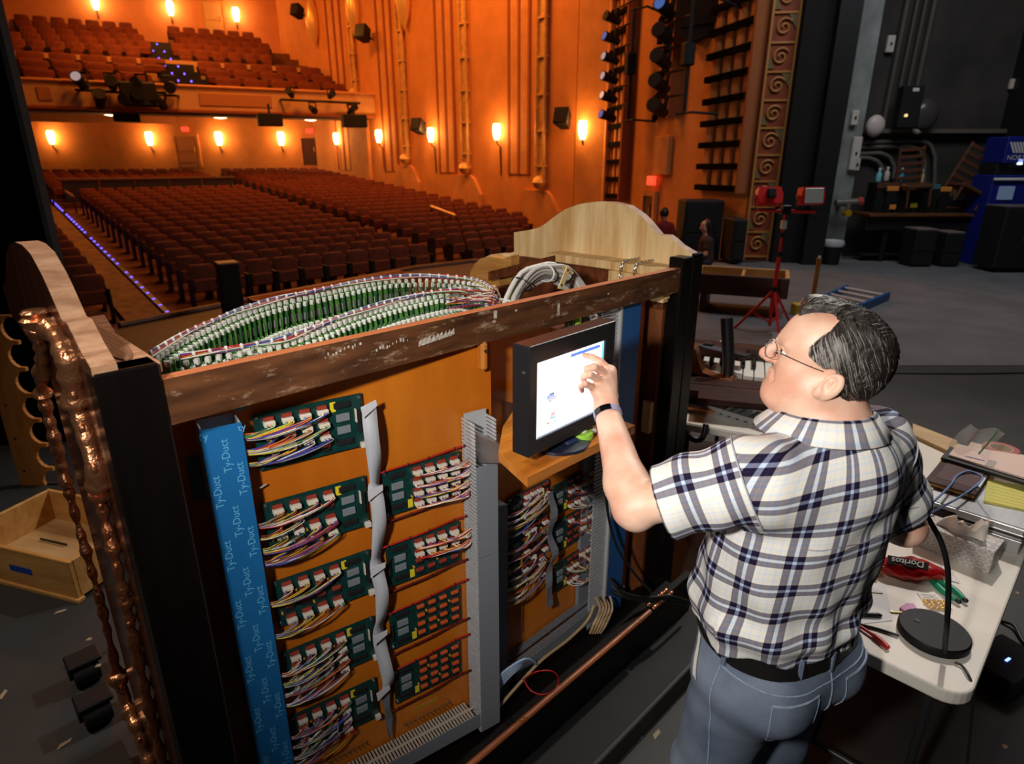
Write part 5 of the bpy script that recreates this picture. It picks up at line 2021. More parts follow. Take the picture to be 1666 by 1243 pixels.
def f_hair(p):
    q = hl(p)
    f, l, u = q[:, 0], q[:, 1], q[:, 2]
    d = ell(q, (-.012, 0, .034), (.103, .086, .082))
    d = smin(d, ell(q, (-.035, 0, -.005), (.076, .080, .070)), .03)          # back and nape
    d = smin(d, ell(q, (.022, -.010, .082), (.062, .062, .034)), .025)       # swept top
    d = smin(d, ell(q, (.055, -.018, .088), (.030, .045, .020)), .02)        # quiff
    d = smin(d, ell(q, (.005, .052, .030), (.040, .034, .045)), .02)
    # combed strands
    s1 = 240 * f + 110 * u + 60 * l + 4 * np.sin(60 * l) + 3 * np.sin(90 * u)
    s2 = 300 * (f * .75 + l * .5) + 5 * np.sin(70 * l + 40 * f)
    w = np.clip((u - .06) * 40, 0, 1)
    d = d + (.0007 * np.sin(s1) + .0005 * np.sin(s1 * 2.3 + 1)) * (1 - w) + (.0009 * np.sin(s2) + .0006 * np.sin(2.2 * s2)) * w
    # hairline
    side = np.interp(u, [-.10, -.062, -.035, -.010, .002, .012, .030, .055, .072, .12], [-.06, -.048, -.040, -.020, .006, .040, .046, .034, .022, .02])
    topl = np.interp(u, [.03, .055, .066, .090, .13], [.040, .060, .082, .090, .09])
    wt = np.clip((.045 - np.abs(l + .012)) / .015, 0, 1)
    lim = side * (1 - wt) + topl * wt
    d = smax(d, (f - lim) * .8, .006)
    d = smax(d, (-.066 - u) - .25 * (f + .08), .008)
    # cut round the ears, and the parting
    qs = q.copy()
    qs[:, 1] = np.abs(l)
    d = smax(d, -ell(qs, (-.006, .088, -.026), (.024, .030, .036)), .005)
    d = smax(d, -cap(q, (.040, .052, .078), (-.030, .046, .104), .0075, .0045), .006)
    d = smax(d, -cap(q, (-.030, .046, .104), (-.068, .036, .100), .0045, .0025), .006)
    return d


def skin_mat(name):
    m, nt, b = nmat(name)
    N, L = nt.nodes, nt.links
    tc = N.new('ShaderNodeTexCoord')
    nz = N.new('ShaderNodeTexNoise')
    nz.inputs['Scale'].default_value = 14
    nz.inputs['Detail'].default_value = 6
    L.new(tc.outputs['Object'], nz.inputs[0])
    cr = N.new('ShaderNodeValToRGB')
    cr.color_ramp.elements[0].position = .34
    cr.color_ramp.elements[1].position = .66
    cr.color_ramp.elements[0].color = (*C8(222, 164, 138), 1)
    cr.color_ramp.elements[1].color = (*C8(242, 202, 178), 1)
    L.new(nz.outputs[0], cr.inputs[0])
    L.new(cr.outputs[0], b.inputs['Base Color'])
    b.inputs['Roughness'].default_value = .48
    b.inputs['Subsurface Weight'].default_value = .12
    b.inputs['Subsurface Radius'].default_value = (.012, .004, .002)
    b.inputs['Subsurface Scale'].default_value = .5
    n2 = N.new('ShaderNodeTexNoise')
    n2.inputs['Scale'].default_value = 260
    L.new(tc.outputs['Object'], n2.inputs[0])
    bp = N.new('ShaderNodeBump')
    bp.inputs['Strength'].default_value = .12
    bp.inputs['Distance'].default_value = .004
    L.new(n2.outputs[0], bp.inputs['Height'])
    L.new(bp.outputs[0], b.inputs['Normal'])
    return m


def plaid_mat(name, period):
    """woven check: warp and weft stripes averaged where they cross"""
    m, nt, b = nmat(name)
    N, L = nt.nodes, nt.links
    uv = N.new('ShaderNodeUVMap')
    uv.uv_map = 'UVMap'
    sp = N.new('ShaderNodeSeparateXYZ')
    L.new(uv.outputs[0], sp.inputs[0])
    cream, navy, sky, grey, faint = C8(238, 232, 220), C8(20, 18, 48), C8(196, 212, 238), C8(34, 32, 70), C8(214, 224, 238)
    stops = [(0, cream), (.05, faint), (.11, cream), (.17, faint), (.21, cream), (.30, navy), (.385, C8(70, 30, 50)), (.40, navy), (.47, sky), (.56, navy), (.645, C8(70, 30, 50)), (.66, navy), (.73, cream), (.84, faint), (.90, cream)]
    cols = []
    for ax in (0, 1):
        md = N.new('ShaderNodeMath')
        md.operation = 'DIVIDE'
        md.inputs[1].default_value = period
        L.new(sp.outputs[ax], md.inputs[0])
        fr = N.new('ShaderNodeMath')
        fr.operation = 'FRACT'
        L.new(md.outputs[0], fr.inputs[0])
        cr = N.new('ShaderNodeValToRGB')
        cr.color_ramp.interpolation = 'CONSTANT'
        e = cr.color_ramp.elements
        e[0].position, e[0].color = 0, (*cream, 1)
        e[1].position, e[1].color = stops[1][0], (*stops[1][1], 1)
        for ps, c in stops[2:]:
            x = e.new(ps)
            x.color = (*c, 1)
        L.new(fr.outputs[0], cr.inputs[0])
        cols.append(cr)
    mx = N.new('ShaderNodeMixRGB')
    mx.inputs[0].default_value = .5
    L.new(cols[0].outputs[0], mx.inputs[1])
    L.new(cols[1].outputs[0], mx.inputs[2])
    mu = N.new('ShaderNodeMixRGB')
    mu.blend_type = 'MULTIPLY'
    mu.inputs[0].default_value = 1
    L.new(cols[0].outputs[0], mu.inputs[1])
    L.new(cols[1].outputs[0], mu.inputs[2])
    gm = N.new('ShaderNodeGamma')
    gm.inputs[1].default_value = .5
    L.new(mu.outputs[0], gm.inputs[0])
    m2 = N.new('ShaderNodeMixRGB')
    m2.inputs[0].default_value = .55
    L.new(mx.outputs[0], m2.inputs[1])
    L.new(gm.outputs[0], m2.inputs[2])
    L.new(m2.outputs[0], b.inputs['Base Color'])
    b.inputs['Roughness'].default_value = .85
    b.inputs['Specular IOR Level'].default_value = .2
    return m


def denim_mat(name):
    m, nt, b = nmat(name)
    N, L = nt.nodes, nt.links
    tc = N.new('ShaderNodeTexCoord')
    n1 = N.new('ShaderNodeTexNoise')
    n1.inputs['Scale'].default_value = 7
    n1.inputs['Detail'].default_value = 8
    L.new(tc.outputs['Object'], n1.inputs[0])
    cr = N.new('ShaderNodeValToRGB')
    cr.color_ramp.elements[0].position = .3
    cr.color_ramp.elements[1].position = .7
    cr.color_ramp.elements[0].color = (*C8(96, 110, 136), 1)
    cr.color_ramp.elements[1].color = (*C8(142, 154, 174), 1)
    L.new(n1.outputs[0], cr.inputs[0])
    wv = N.new('ShaderNodeTexNoise')
    wv.inputs['Scale'].default_value = 900
    L.new(tc.outputs['Object'], wv.inputs[0])
    mx = N.new('ShaderNodeMixRGB')
    mx.blend_type = 'MULTIPLY'
    mx.inputs[0].default_value = .5
    L.new(cr.outputs[0], mx.inputs[1])
    L.new(wv.outputs[0], mx.inputs[2])
    L.new(mx.outputs[0], b.inputs['Base Color'])
    b.inputs['Roughness'].default_value = .9
    b.inputs['Specular IOR Level'].default_value = .15
    return m


def hair_mat(name, dark, light):
    m, nt, b = nmat(name)
    N, L = nt.nodes, nt.links
    uv = N.new('ShaderNodeUVMap')
    uv.uv_map = 'UVMap'
    mp = N.new('ShaderNodeMapping')
    mp.inputs['Scale'].default_value = (1, .06, 1)
    L.new(uv.outputs[0], mp.inputs[0])
    n1 = N.new('ShaderNodeTexNoise')
    n1.inputs['Scale'].default_value = 420
    n1.inputs['Detail'].default_value = 4
    L.new(mp.outputs[0], n1.inputs[0])
    cr = N.new('ShaderNodeValToRGB')
    cr.color_ramp.elements[0].position = .42
    cr.color_ramp.elements[1].position = .74
    cr.color_ramp.elements[0].color = (*dark, 1)
    cr.color_ramp.elements[1].color = (*light, 1)
    L.new(n1.outputs[0], cr.inputs[0])
    L.new(cr.outputs[0], b.inputs['Base Color'])
    bp = N.new('ShaderNodeBump')
    bp.inputs['Strength'].default_value = .9
    bp.inputs['Distance'].default_value = .004
    L.new(n1.outputs[0], bp.inputs['Height'])
    L.new(bp.outputs[0], b.inputs['Normal'])
    b.inputs['Roughness'].default_value = .42
    return m


m_skin = skin_mat('fair_skin')
man = thing('person', 'man in glasses, plaid short-sleeved shirt and blue jeans touching the monitor screen', 'person', (.66, 1.27, 0))
MI = Matrix.Translation((-.66, -1.27, 0))


def man_part(name, V, Fq, mt, uv=None):
    return link(name, np_mesh(name, V - N3((.66, 1.27, 0)), Fq, mt, uv), man)


V, Fq = sdf_mesh(f_body, (.12, .98, 1.06), (1.08, 1.72, 1.84), .0033)
body = man_part('body', V, Fq, m_skin)

V, Fq = sdf_mesh(f_shirt, (.20, .90, .93), (1.10, 1.52, 1.60), .0058)
fc = V[Fq].mean(1)
_, lf, ll, z = f_torso(V)
th = np.arctan2(ll, -lf)
uvv = np.stack([th * .190, V[:, 2] - .03 * np.cos(th) + .05 * ll], 1)
uv = uvv[Fq]
j = (uv[:, :, 0].max(1) - uv[:, :, 0].min(1)) > .5
uj = uv[j]
uj[:, :, 0] = np.where(uj[:, :, 0] < 0, uj[:, :, 0] + 2 * PI * .190, uj[:, :, 0])
uv[j] = uj
for S_, E_, R_ in ((LSH, LHEM, .08), (RSH, RHEM, .078)):
    ax = (E_ - S_) / np.linalg.norm(E_ - S_)
    e2 = np.cross(ax, N3((0, 0, 1)))
    e2 /= np.linalg.norm(e2)
    e3 = np.cross(ax, e2)
    t = (fc - S_) @ ax
    dsl = cap(fc, S_, E_, R_, R_)
    m = (dsl < .035) & (t > .012)
    rel = V - S_
    ang = np.arctan2(rel @ e3, rel @ e2)
    uvs = np.stack([ang * R_, rel @ ax], 1)[Fq[m]]
    w = (uvs[:, :, 0].max(1) - uvs[:, :, 0].min(1)) > .25
    x = uvs[w]
    x[:, :, 0] = np.where(x[:, :, 0] < 0, x[:, :, 0] + 2 * PI * R_, x[:, :, 0])
    uvs[w] = x
    uv[m] = uvs
m_plaid = plaid_mat('plaid_cotton', .078)
shirt = man_part('shirt', V, Fq, m_plaid, uv)
V, Fq = sdf_mesh(f_jeans, (.38, 1.0, .03), (.95, 1.56, 1.04), .0085)
m_denim = denim_mat('faded_denim')
jeans = man_part('jeans', V, Fq, m_denim)
V, Fq = sdf_mesh(f_hair, HEADC - N3((.17, .17, .15)), HEADC + N3((.17, .17, .17)), .0031)
q = hl(V)
w = np.clip((q[:, 2] - .06) * 40, 0, 1)
c1 = q[:, 0] * .9 + q[:, 2] * .35 + q[:, 1] * .2
c2 = q[:, 0] * .8 + q[:, 1] * .5
uvh = np.stack([c1 * (1 - w) + c2 * w, q[:, 2] * .8 - q[:, 1] * .3 - q[:, 0] * .3], 1)[Fq]
hair = man_part('hair', V, Fq, hair_mat('greying_hair', C8(22, 18, 16), C8(84, 76, 69)), uvh)


def surf(fn, P, D, r0=0.0, r1=.5):
    """outermost point of a body field along a ray from P"""
    P, D = N3(P), N3(D)
    t = np.linspace(r1, r0, 220)
    d = fn(P + t[:, None] * D)
    i = np.argmax(d < 0)
    return P + t[i] * D


def torso_ring(fn, z, grow, n=64, a0=0, a1=2 * PI, tilt=0.0):
    c = N3((np.interp(z, TZ, TCX), np.interp(z, TZ, TCY), z))
    out = []
    for i in range(n):
        a = a0 + (a1 - a0) * i / (n if abs(a1 - a0 - 2 * PI) < 1e-6 else max(1, n - 1))
        D = -FWD * math.cos(a) + LFT * math.sin(a)
        s = surf(fn, c + N3((0, 0, tilt * math.cos(a))), D, .05, .32)
        out.append(Vector(s + D * grow) - Vector((.66, 1.27, 0)))
    return out


rows = [torso_ring(f_jeans, zz, g, tilt=-.010) for zz, g in ((.960, .001), (.960, .0055), (.998, .0055), (.998, .001))]
belt = MB().grid(rows + [rows[0]], closed=True).build('belt', mat('black_leather', (.010, .009, .009), .4), man, smooth=40)
for a in (0.0, .62, 1.5, -.62, -1.5, 2.6, -2.6):
    c = torso_ring(f_jeans, .979, .008, 1, a, a + 6.28, tilt=-.010)[0]
    M = Matrix.Translation(c) @ Matrix.Rotation(TF + PI + PI / 2 + a * -1, 4, 'Z')
    MB().cbox(-.006, .006, -.004, .004, -.030, .028, .002, M=M).build('belt_loop', m_denim, belt)
# waistband and seat seams, back pocket: thin raised stitching laid on the cloth
m_stitch = mat('pale_stitching', C8(150, 152, 156), .8)
m_denim_l = mat('worn_denim_edge', C8(150, 164, 186), .9, var=.3, vscale=60)


def on_jeans(a, z, g=.001):
    c = N3((np.interp(z, TZ, TCX), np.interp(z, TZ, TCY), z))
    D = -FWD * math.cos(a) + LFT * math.sin(a)
    return Vector(surf(f_jeans, c, D, .02, .32) + D * g) - Vector((.66, 1.27, 0))


for zz in (.945,):
    P = [on_jeans(-1.6 + i * .1, zz - .03 * math.cos(-1.6 + i * .1) * 1.0, .0012) for i in range(32)]
    MB().tube(P, .0022, 5).build('yoke_seam', m_denim_l, jeans, smooth=60)
P = [on_jeans(0.0, .955 - i * .012, .0012) for i in range(15)]
MB().tube(P, .0024, 5).build('centre_seam', m_denim_l, jeans, smooth=60)
P = [on_jeans(1.52, .94 - i * .016, .0012) for i in range(24)]
MB().tube(P, .0024, 5).build('side_seam', m_denim_l, jeans, smooth=60)
for sgn in (1, -1):
    rows = []
    for i in range(9):
        v_ = i / 8
        row = []
        for jx in range(9):
            u_ = jx / 8
            a = sgn * (.30 + .62 * u_)
            zz = .905 + .012 * (1 - u_) - .150 * v_ + (.024 * abs(u_ - .5) * 2 if v_ > .99 else 0) - .018 * (1 - u_) + .02 * v_ * abs(u_ - .5)
            row.append(on_jeans(a, zz, .0022))
        rows.append(row)
    pk = MB().grid(rows).build('back_pocket', m_denim, jeans, smooth=60)
    edge_ = [r_[0] for r_ in rows] + rows[-1][1:] + [r_[-1] for r_ in rows[::-1]][1:]
    MB().tube(edge_, .0016, 5).build('pocket_stitching', m_denim_l, pk, smooth=60)
    MB().tube(rows[0], .0030, 5).build('pocket_hem', m_denim_l, pk, smooth=60)
# front pocket mouth with pale lining on his left
rows = []
for i in range(8):
    v_ = i / 7
    rows.append([on_jeans(1.95 - .20 * v_ + w_, .955 - .10 * v_, .004) for w_ in (0, .05, .09)])
MB().grid(rows).build('pocket_lining', mat('white_lining', C8(222, 218, 210), .9), jeans, smooth=60)

# collar
def collar_ring(h, r, dz=0.0):
    out = []
    for i in range(40):
        a = 2 * PI * i / 40
        D = -FWD * math.cos(a) + LFT * math.sin(a)
        rr = r * (1.0 + .06 * math.cos(2 * a))
        c = NECK + N3((0, 0, h + .020 + .012 * math.cos(a) + dz)) + FWD * (.014 - .1 * h) + LFT * .012
        out.append(Vector(c + D * rr) - Vector((.66, 1.27, 0)))
    return out


rows = [collar_ring(.004, .092), collar_ring(.034, .087), collar_ring(.052, .084), collar_ring(.052, .090), collar_ring(.034, .106), collar_ring(.010, .126)]
mb = MB().grid(rows, closed=True)
me = mb.mesh('collar', m_plaid, 70)
uvl = me.uv_layers.new(name='UVMap')
for pl in me.polygons:
    for li in pl.loop_indices:
        vi = me.loops[li].vertex_index
        i = vi % 40
        uvl.data[li].uv = ((i if not (i == 0 and max(me.loops[k_].vertex_index % 40 for k_ in pl.loop_indices) == 39) else 40) * .0145, (vi // 40) * .018)
col_ = link('collar', me, man)
col_.modifiers.new('thick', 'SOLIDIFY').thickness = .003
# shirt seams: yoke across the back and the sleeve head
def on_shirt(a, z, g=.0008):
    c = N3((np.interp(z, TZ, TCX), np.interp(z, TZ, TCY), z))
    D = -FWD * math.cos(a) + LFT * math.sin(a)
    return Vector(surf(f_shirt, c, D, .02, .30) + D * g) - Vector((.66, 1.27, 0))


for S_, E_ in ((LSH, LHEM), (RSH, RHEM)):
    ax_ = (E_ - S_) / np.linalg.norm(E_ - S_)
    u1 = np.cross(ax_, N3((0, 0, 1)))
    u1 /= np.linalg.norm(u1)
    u2 = np.cross(ax_, u1)
    P = []
    for i in range(36):
        a = 2 * PI * i / 36
        D = u1 * math.cos(a) + u2 * math.sin(a)
        s_ = surf(f_shirt, S_ + ax_ * .012, D, .0, .105)
        P.append(Vector(s_ + D * .0005) - Vector((.66, 1.27, 0)))
    MB().tube(P, .0030, 5, closed=True, flat=.7).build('sleeve_seam', mat('seam_cream', C8(176, 172, 178), .9), shirt, smooth=60)
m_seam = mat('shirt_seam', C8(120, 118, 136), .9)
MB().tube([on_shirt(-1.0 + i * .1, 1.335 - .004 * math.cos(i)) for i in range(21)], .0011, 4).build('yoke_seam', m_seam, shirt)

# face: eyes, brows, glasses
for sgn in (1, -1):
    c = hw_(.0755, sgn * .031, -.005) - Vector((.66, 1.27, 0))
    e = MB().sph(c, .0118, 12, 8).build('eye', mat('eye_white', C8(232, 226, 218), .2), man, smooth=80)
    c2 = hw_(.0862, sgn * .031, -.004) - Vector((.66, 1.27, 0))
    MB().sph(c2, .0042, 8, 6).build('iris', mat('iris_brown', (.04, .03, .03), .15), e, smooth=80)
    P = [hw_(.092 - .010 * (t_ - .3) ** 2 - .020 * t_ * t_, sgn * (.012 + .036 * t_), .016 + .006 * math.sin(t_ * 3)) - Vector((.66, 1.27, 0)) for t_ in (0, .25, .5, .75, 1)]
    MB().tube(catmull(P, 4), .0030, 5, flat=.6).build('eyebrow', mat('brow_grey', C8(90, 78, 70), .8), man, smooth=60)
    # eyelids
    P = [hw_(.0905 - .012 * abs(t_) ** 2, sgn * (.032 + .013 * t_), .0045 - .005 * t_ * t_) - Vector((.66, 1.27, 0)) for t_ in (-1, -.5, 0, .5, 1)]
    MB().tube(catmull(P, 3), .0026, 5).build('eyelid', m_skin, man, smooth=60)
gl = thing('glasses', None, None)
for k_ in list(gl.keys()):
    del gl[k_]
gl.parent = man
m_wire = mat('steel_wire_frame', C8(120, 116, 112), .25, metal=1)
O_ = Vector((.66, 1.27, 0))
for sgn in (1, -1):
    P = [hw_(.112 - .006 * math.cos(a * PI / 10) * sgn * sgn - .010 * (math.cos(a * PI / 10) > 0) * abs(math.cos(a * PI / 10)), sgn * (.034 + .024 * math.cos(a * PI / 10)), -.006 + .019 * math.sin(a * PI / 10)) - O_ for a in range(20)]
    MB().tube(P, .0009, 5, closed=True).build('rim', m_wire, gl)
    o = MB().add(P, [tuple(range(20))]).build('lens', mat('clear_lens', (.9, .92, .92), .05, alpha=.10), gl)
    P = [hw_(.098, sgn * .058, .000), hw_(.092, sgn * .072, .001), hw_(.04, sgn * .0785, -.003), hw_(.008, sgn * .080, -.004)]
    MB().tube([p_ - O_ for p_ in catmull(P, 5)], .0012, 5).build('temple_arm', m_wire, gl)
    MB().sph(hw_(.100, sgn * .009, -.014) - O_, (.003, .003, .004), 6, 5).build('nose_pad', mat('clear_pad', C8(200, 190, 180), .2), gl)
MB().tube([p_ - O_ for p_ in catmull([hw_(.110, .011, -.002), hw_(.117, 0, .002), hw_(.110, -.011, -.002)], 4)], .0010, 5).build('bridge', m_wire, gl)

# wrist band on the left wrist
ax = (LWR - LEL) / np.linalg.norm(LWR - LEL)
wc = LWR - ax * .012
tocam = N3(CAM) - wc
e2 = tocam - ax * (tocam @ ax)
e2 /= np.linalg.norm(e2)
e3 = np.cross(ax, e2)
wb = thing('wrist_band', None, None)
for k_ in list(wb.keys()):
    del wb[k_]
wb.parent = man
m_lav = mat('lavender_band', C8(150, 146, 178), .55)


def wpt(a, r, h):
    return Vector(wc + (e2 * math.cos(a) + e3 * math.sin(a)) * r + ax * h) - O_


wr_ = [.0325] * 36
rows = [[wpt(2 * PI * i / 36, r_, h_) for i in range(36)] for r_, h_ in ((.0300, -.0075), (.0335, -.0075), (.0335, .0075), (.0300, .0075))]
MB().grid(rows + [rows[0]], closed=True).build('strap', m_lav, wb, smooth=50)
rows = [[wpt(a, r_, h_) for a in np.linspace(-.95, .35, 9)] for r_, h_ in ((.0337, -.0078), (.0352, -.0070), (.0352, .0070), (.0337, .0078))]
MB().grid(rows).build('display', mat('black_glass', (.004, .004, .005), .1), wb, smooth=50)
# shoes (below the frame)
for an, nm in ((LAN, 'shoe'), (RAN, 'shoe')):
    c = Vector(an) - O_
    mb = MB()
    f_ = Vector(FWD)
    M = Matrix.Translation((c.x, c.y, 0)) @ Matrix.Rotation(TF, 4, 'Z')
    rws = []
    for (z, k_) in ((0, .92), (.02, 1.0), (.05, .9), (.085, .6)):
        rws.append([M @ Vector((.055 + .145 * k_ * math.cos(a * PI / 10) - (.05 if z > .06 else 0), .048 * k_ * math.sin(a * PI / 10), z)) for a in range(20)])
    mb.grid(rws, closed=True)
    mb.add(rws[-1], [tuple(range(20))])
    mb.add(rws[0], [tuple(range(20))])
    mb.build(nm, mat('black_shoe', (.015, .014, .013), .5), man, smooth=50)

# combed strands of hair laid along the hair surface
rng = np.random.default_rng(3)


def hair_grad(p):
    e = .0015
    g = np.stack([f_hair(p + N3(o)) - f_hair(p - N3(o)) for o in ((e, 0, 0), (0, e, 0), (0, 0, e))], 1)
    return g / np.maximum(np.linalg.norm(g, axis=1), 1e-9)[:, None]


Vh = np.zeros(len(hair.data.vertices) * 3, np.float32)
hair.data.vertices.foreach_get('co', Vh)
Vh = Vh.reshape(-1, 3) + N3((.66, 1.27, 0))
pts = Vh[rng.choice(len(Vh), 2600)].astype(float)
g = hair_grad(pts)
lq = hl(pts)
keep = (g @ (N3(CAM) - HEADC) > -.2)
pts = pts[keep]
paths = [pts]
for st_ in range(11):
    q = hl(paths[-1])
    top = np.clip((q[:, 2] - .066) * 60, 0, 1) * (q[:, 1] < .05)
    ds = np.stack([-.62 + 0 * q[:, 0], .10 * np.sign(q[:, 1]), -.85 + .2 * (q[:, 0] < -.05)], 1)
    dt = np.stack([-.75 + 0 * q[:, 0], -.75 + 0 * q[:, 0], .25 + 0 * q[:, 0]], 1)
    d = ds * (1 - top[:, None]) + dt * top[:, None] + rng.normal(0, .05, q.shape)
    D = d @ HM
    n = hair_grad(paths[-1])
    D = D - n * (D * n).sum(1)[:, None]
    D /= np.maximum(np.linalg.norm(D, axis=1), 1e-9)[:, None]
    p = paths[-1] + D * .0042
    n = hair_grad(p)
    p = p - n * (f_hair(p) - .0006 - .0006 * math.sin(st_ * .28))[:, None]
    paths.append(p)
PA = np.stack(paths, 1)
NS, NP = PA.shape[:2]
bd = hl(PA[:, -1])
grey = hl(PA[:, 0])
gmask = ((grey[:, 0] > -.005) & (grey[:, 2] < .075)) | (rng.random(NS) < .13)
for nm, sel, cc in (('hair_strands', ~gmask, C8(40, 34, 30)), ('grey_strands', gmask, C8(150, 144, 138))):
    A = PA[sel]
    n_ = len(A)
    tn = np.gradient(A, axis=1)
    tn /= np.maximum(np.linalg.norm(tn, axis=2), 1e-9)[..., None]
    ng = np.stack([hair_grad(A[:, k_]) for k_ in range(NP)], 1)
    sd = np.cross(tn, ng)
    rr = (.00055 * np.linspace(1, .35, NP))[None, :, None]
    ring = np.stack([A + sd * rr, A + ng * rr * 1.3, A - sd * rr], 2) - N3((.66, 1.27, 0))
    Vv = ring.reshape(-1, 3)
    base = (np.arange(n_)[:, None, None] * NP + np.arange(NP - 1)[None, :, None]) * 3
    F1 = np.stack([base + 0, base + 1, base + 4, base + 3], -1)
    F2 = np.stack([base + 1, base + 2, base + 5, base + 4], -1)
    Fq = np.concatenate([F1.reshape(-1, 4), F2.reshape(-1, 4)])
    o = link(nm, np_mesh(nm, Vv, Fq, mat(nm, cc, .4)), hair)
    o['kind'] = 'stuff'

# ================================================================ WORK TABLE beside the man and the things on it
TAB = Frame((1.175, 1.245, 0), 45)
TZ_ = .74
m_tabw = mat('white_table_plastic', C8(226, 219, 208), .5, var=.06, vscale=4, bump=.04, bscale=200)
table = thing('folding_table', 'white plastic folding table at the right, covered with tools and papers', 'table', M=TAB.M)
rp = []
for (cx, cy, a0) in ((.07, .07, 180), (1.76, .07, 270), (1.76, .69, 0), (.07, .69, 90)):
    for i in range(7):
        a = R(a0 + 15 * i)
        rp.append((cx + .07 * math.cos(a), cy + .07 * math.sin(a)))
top_ = MB().prism(rp, TZ_ - .042, TZ_, 'z').build('table_top', m_tabw, table)
bv = top_.modifiers.new('b', 'BEVEL')
bv.width = .006
bv.segments = 2
bv.limit_method = 'ANGLE'
bv.angle_limit = R(50)
m_leg = mat('grey_steel_leg', (.05, .05, .055), .4, metal=.6)
for x in (.22, 1.58):
    for y in (.10, .66):
        MB().cyl((x, y, 0), (x, y, TZ_ - .045), .013, n=10).build('leg', m_leg, table, smooth=50)
    MB().cyl((x, .10, .12), (x, .66, .12), .011, n=8).build('crossbar', m_leg, table, smooth=50)
    MB().cyl((x, .38, .12), (x + (.35 if x < 1 else -.35), .38, TZ_ - .05), .010, n=8).build('brace', m_leg, table, smooth=50)


def tl(u, v, z=TZ_):
    return TAB.loc(at_z(u, v, z))


def on_table(name, label, cat, u, v, rot=0.0, z=TZ_, group=None):
    p = at_z(u, v, z)
    return thing(name, label, cat, p, rot, group)


def between(pa, pb):
    return math.atan2(pb.y - pa.y, pb.x - pa.x)


# desk lamp: disc base and bent neck
lp = on_table('desk_lamp', 'black desk lamp with a round disc base and bent thin neck', 'lamp', 1517, 1036)
MB().lathe([(.088, 0), (.092, .004), (.092, .024), (.088, .029), (.0, .029)], 40).build('base', mat('black_lamp', (.006, .006, .007), .55, spec=.25), lp, smooth=40)
MB().cyl((-.03, .035, .029), (-.03, .035, .031), .009, n=16).build('touch_switch', mat('lamp_switch', (.02, .02, .02), .2), lp)
bp_ = at_z(1517, 1036, TZ_)
npx = [(1535, 1056, 1.64), (1541, 1010, 1.60), (1543, 960, 1.58), (1541, 920, 1.57), (1531, 882, 1.57), (1514, 850, 1.57), (1497, 822, 1.57), (1474, 786, 1.58), (1440, 745, 1.60)]
P = [at_z(1537, 1060, TZ_ + .028)] + [at_t(u, v, t) for u, v, t in npx[1:]]
MB().tube([p_ - bp_ for p_ in catmull(P, 6)], .0068, 10).build('neck', mat('black_lamp', (.01, .01, .01)), lp, smooth=60)
c = P[-1] - bp_
MB().tube([c, c + Vector((-.10, .10, .015)), c + Vector((-.22, .2, .0))], [.012, .016, .012], 10).build('lamp_head', mat('black_lamp', (.01, .01, .01)), lp, smooth=60)
cable('lamp_cord', 'black cord running from the lamp base over the table edge', [at_z(1553, 1077, TZ_ + .006), at_z(1566, 1084, TZ_ + .006), at_z(1578, 1104, TZ_ + .004), at_z(1584, 1130, .70), at_z(1580, 1180, .58), at_z(1574, 1243, .45), at_z(1572, 1300, .2)], .0035, m_bcab)
# tissue box
a_, b_ = at_z(1484, 885, TZ_), at_z(1608, 935, TZ_)
ang = between(a_, b_)
L_ = (b_ - a_).length


def scallop_mat():
    m, nt, b = nmat('scallop_print')
    N, L = nt.nodes, nt.links
    tc = N.new('ShaderNodeTexCoord')
    mp = N.new('ShaderNodeMapping')
    mp.inputs['Scale'].default_value = (30, 30, 42)
    L.new(tc.outputs['Object'], mp.inputs[0])
    vo = N.new('ShaderNodeTexVoronoi')
    vo.inputs['Randomness'].default_value = .15
    vo.inputs['Scale'].default_value = 1.0
    L.new(mp.outputs[0], vo.inputs[0])
    sn = N.new('ShaderNodeMath')
    sn.operation = 'SINE'
    ml = N.new('ShaderNodeMath')
    ml.operation = 'MULTIPLY'
    ml.inputs[1].default_value = 16
    L.new(vo.outputs['Distance'], ml.inputs[0])
    L.new(ml.outputs[0], sn.inputs[0])
    cr = N.new('ShaderNodeValToRGB')
    cr.color_ramp.elements[0].color = (*C8(176, 170, 166), 1)
    cr.color_ramp.elements[1].color = (*C8(206, 202, 198), 1)
    L.new(sn.outputs[0], cr.inputs[0])
    L.new(cr.outputs[0], b.inputs['Base Color'])
    b.inputs['Roughness'].default_value = .6
    return m


tb_ = thing('tissue_box', 'grey scallop-patterned tissue box with a white tissue pulled out', 'tissue box', a_, ang)
MB().cbox(0, L_, 0, .11, 0, .088, .002).build('carton', scallop_mat(), tb_)
rnd = random.Random(4)
rows = []
for i in range(9):
    v_ = i / 8
    row = []
    for j in range(25):
        a = 2 * PI * j / 24
        rx, ry = .075 * (1 - .35 * v_), .022 * (1 + .3 * v_ * math.sin(3 * a))
        row.append((L_ * .50 + rx * math.cos(a) + .02 * v_, .055 + ry * math.sin(a) + .006 * math.sin(5 * a + v_ * 3), .085 + .050 * v_ ** .7 * (1 + .35 * math.sin(2 * a + 1) + .2 * math.sin(7 * a)) + .012 * v_ * math.cos(a)))
    rows.append(row)
MB().grid(rows).build('tissue', mat('white_tissue', C8(236, 228, 218), .9), tb_, smooth=80)
MB().box(L_ * .2, L_ * .8, .035, .075, .0882, .0886).build('box_slot', mat('slot_grey', (.12, .12, .12), .8), tb_)
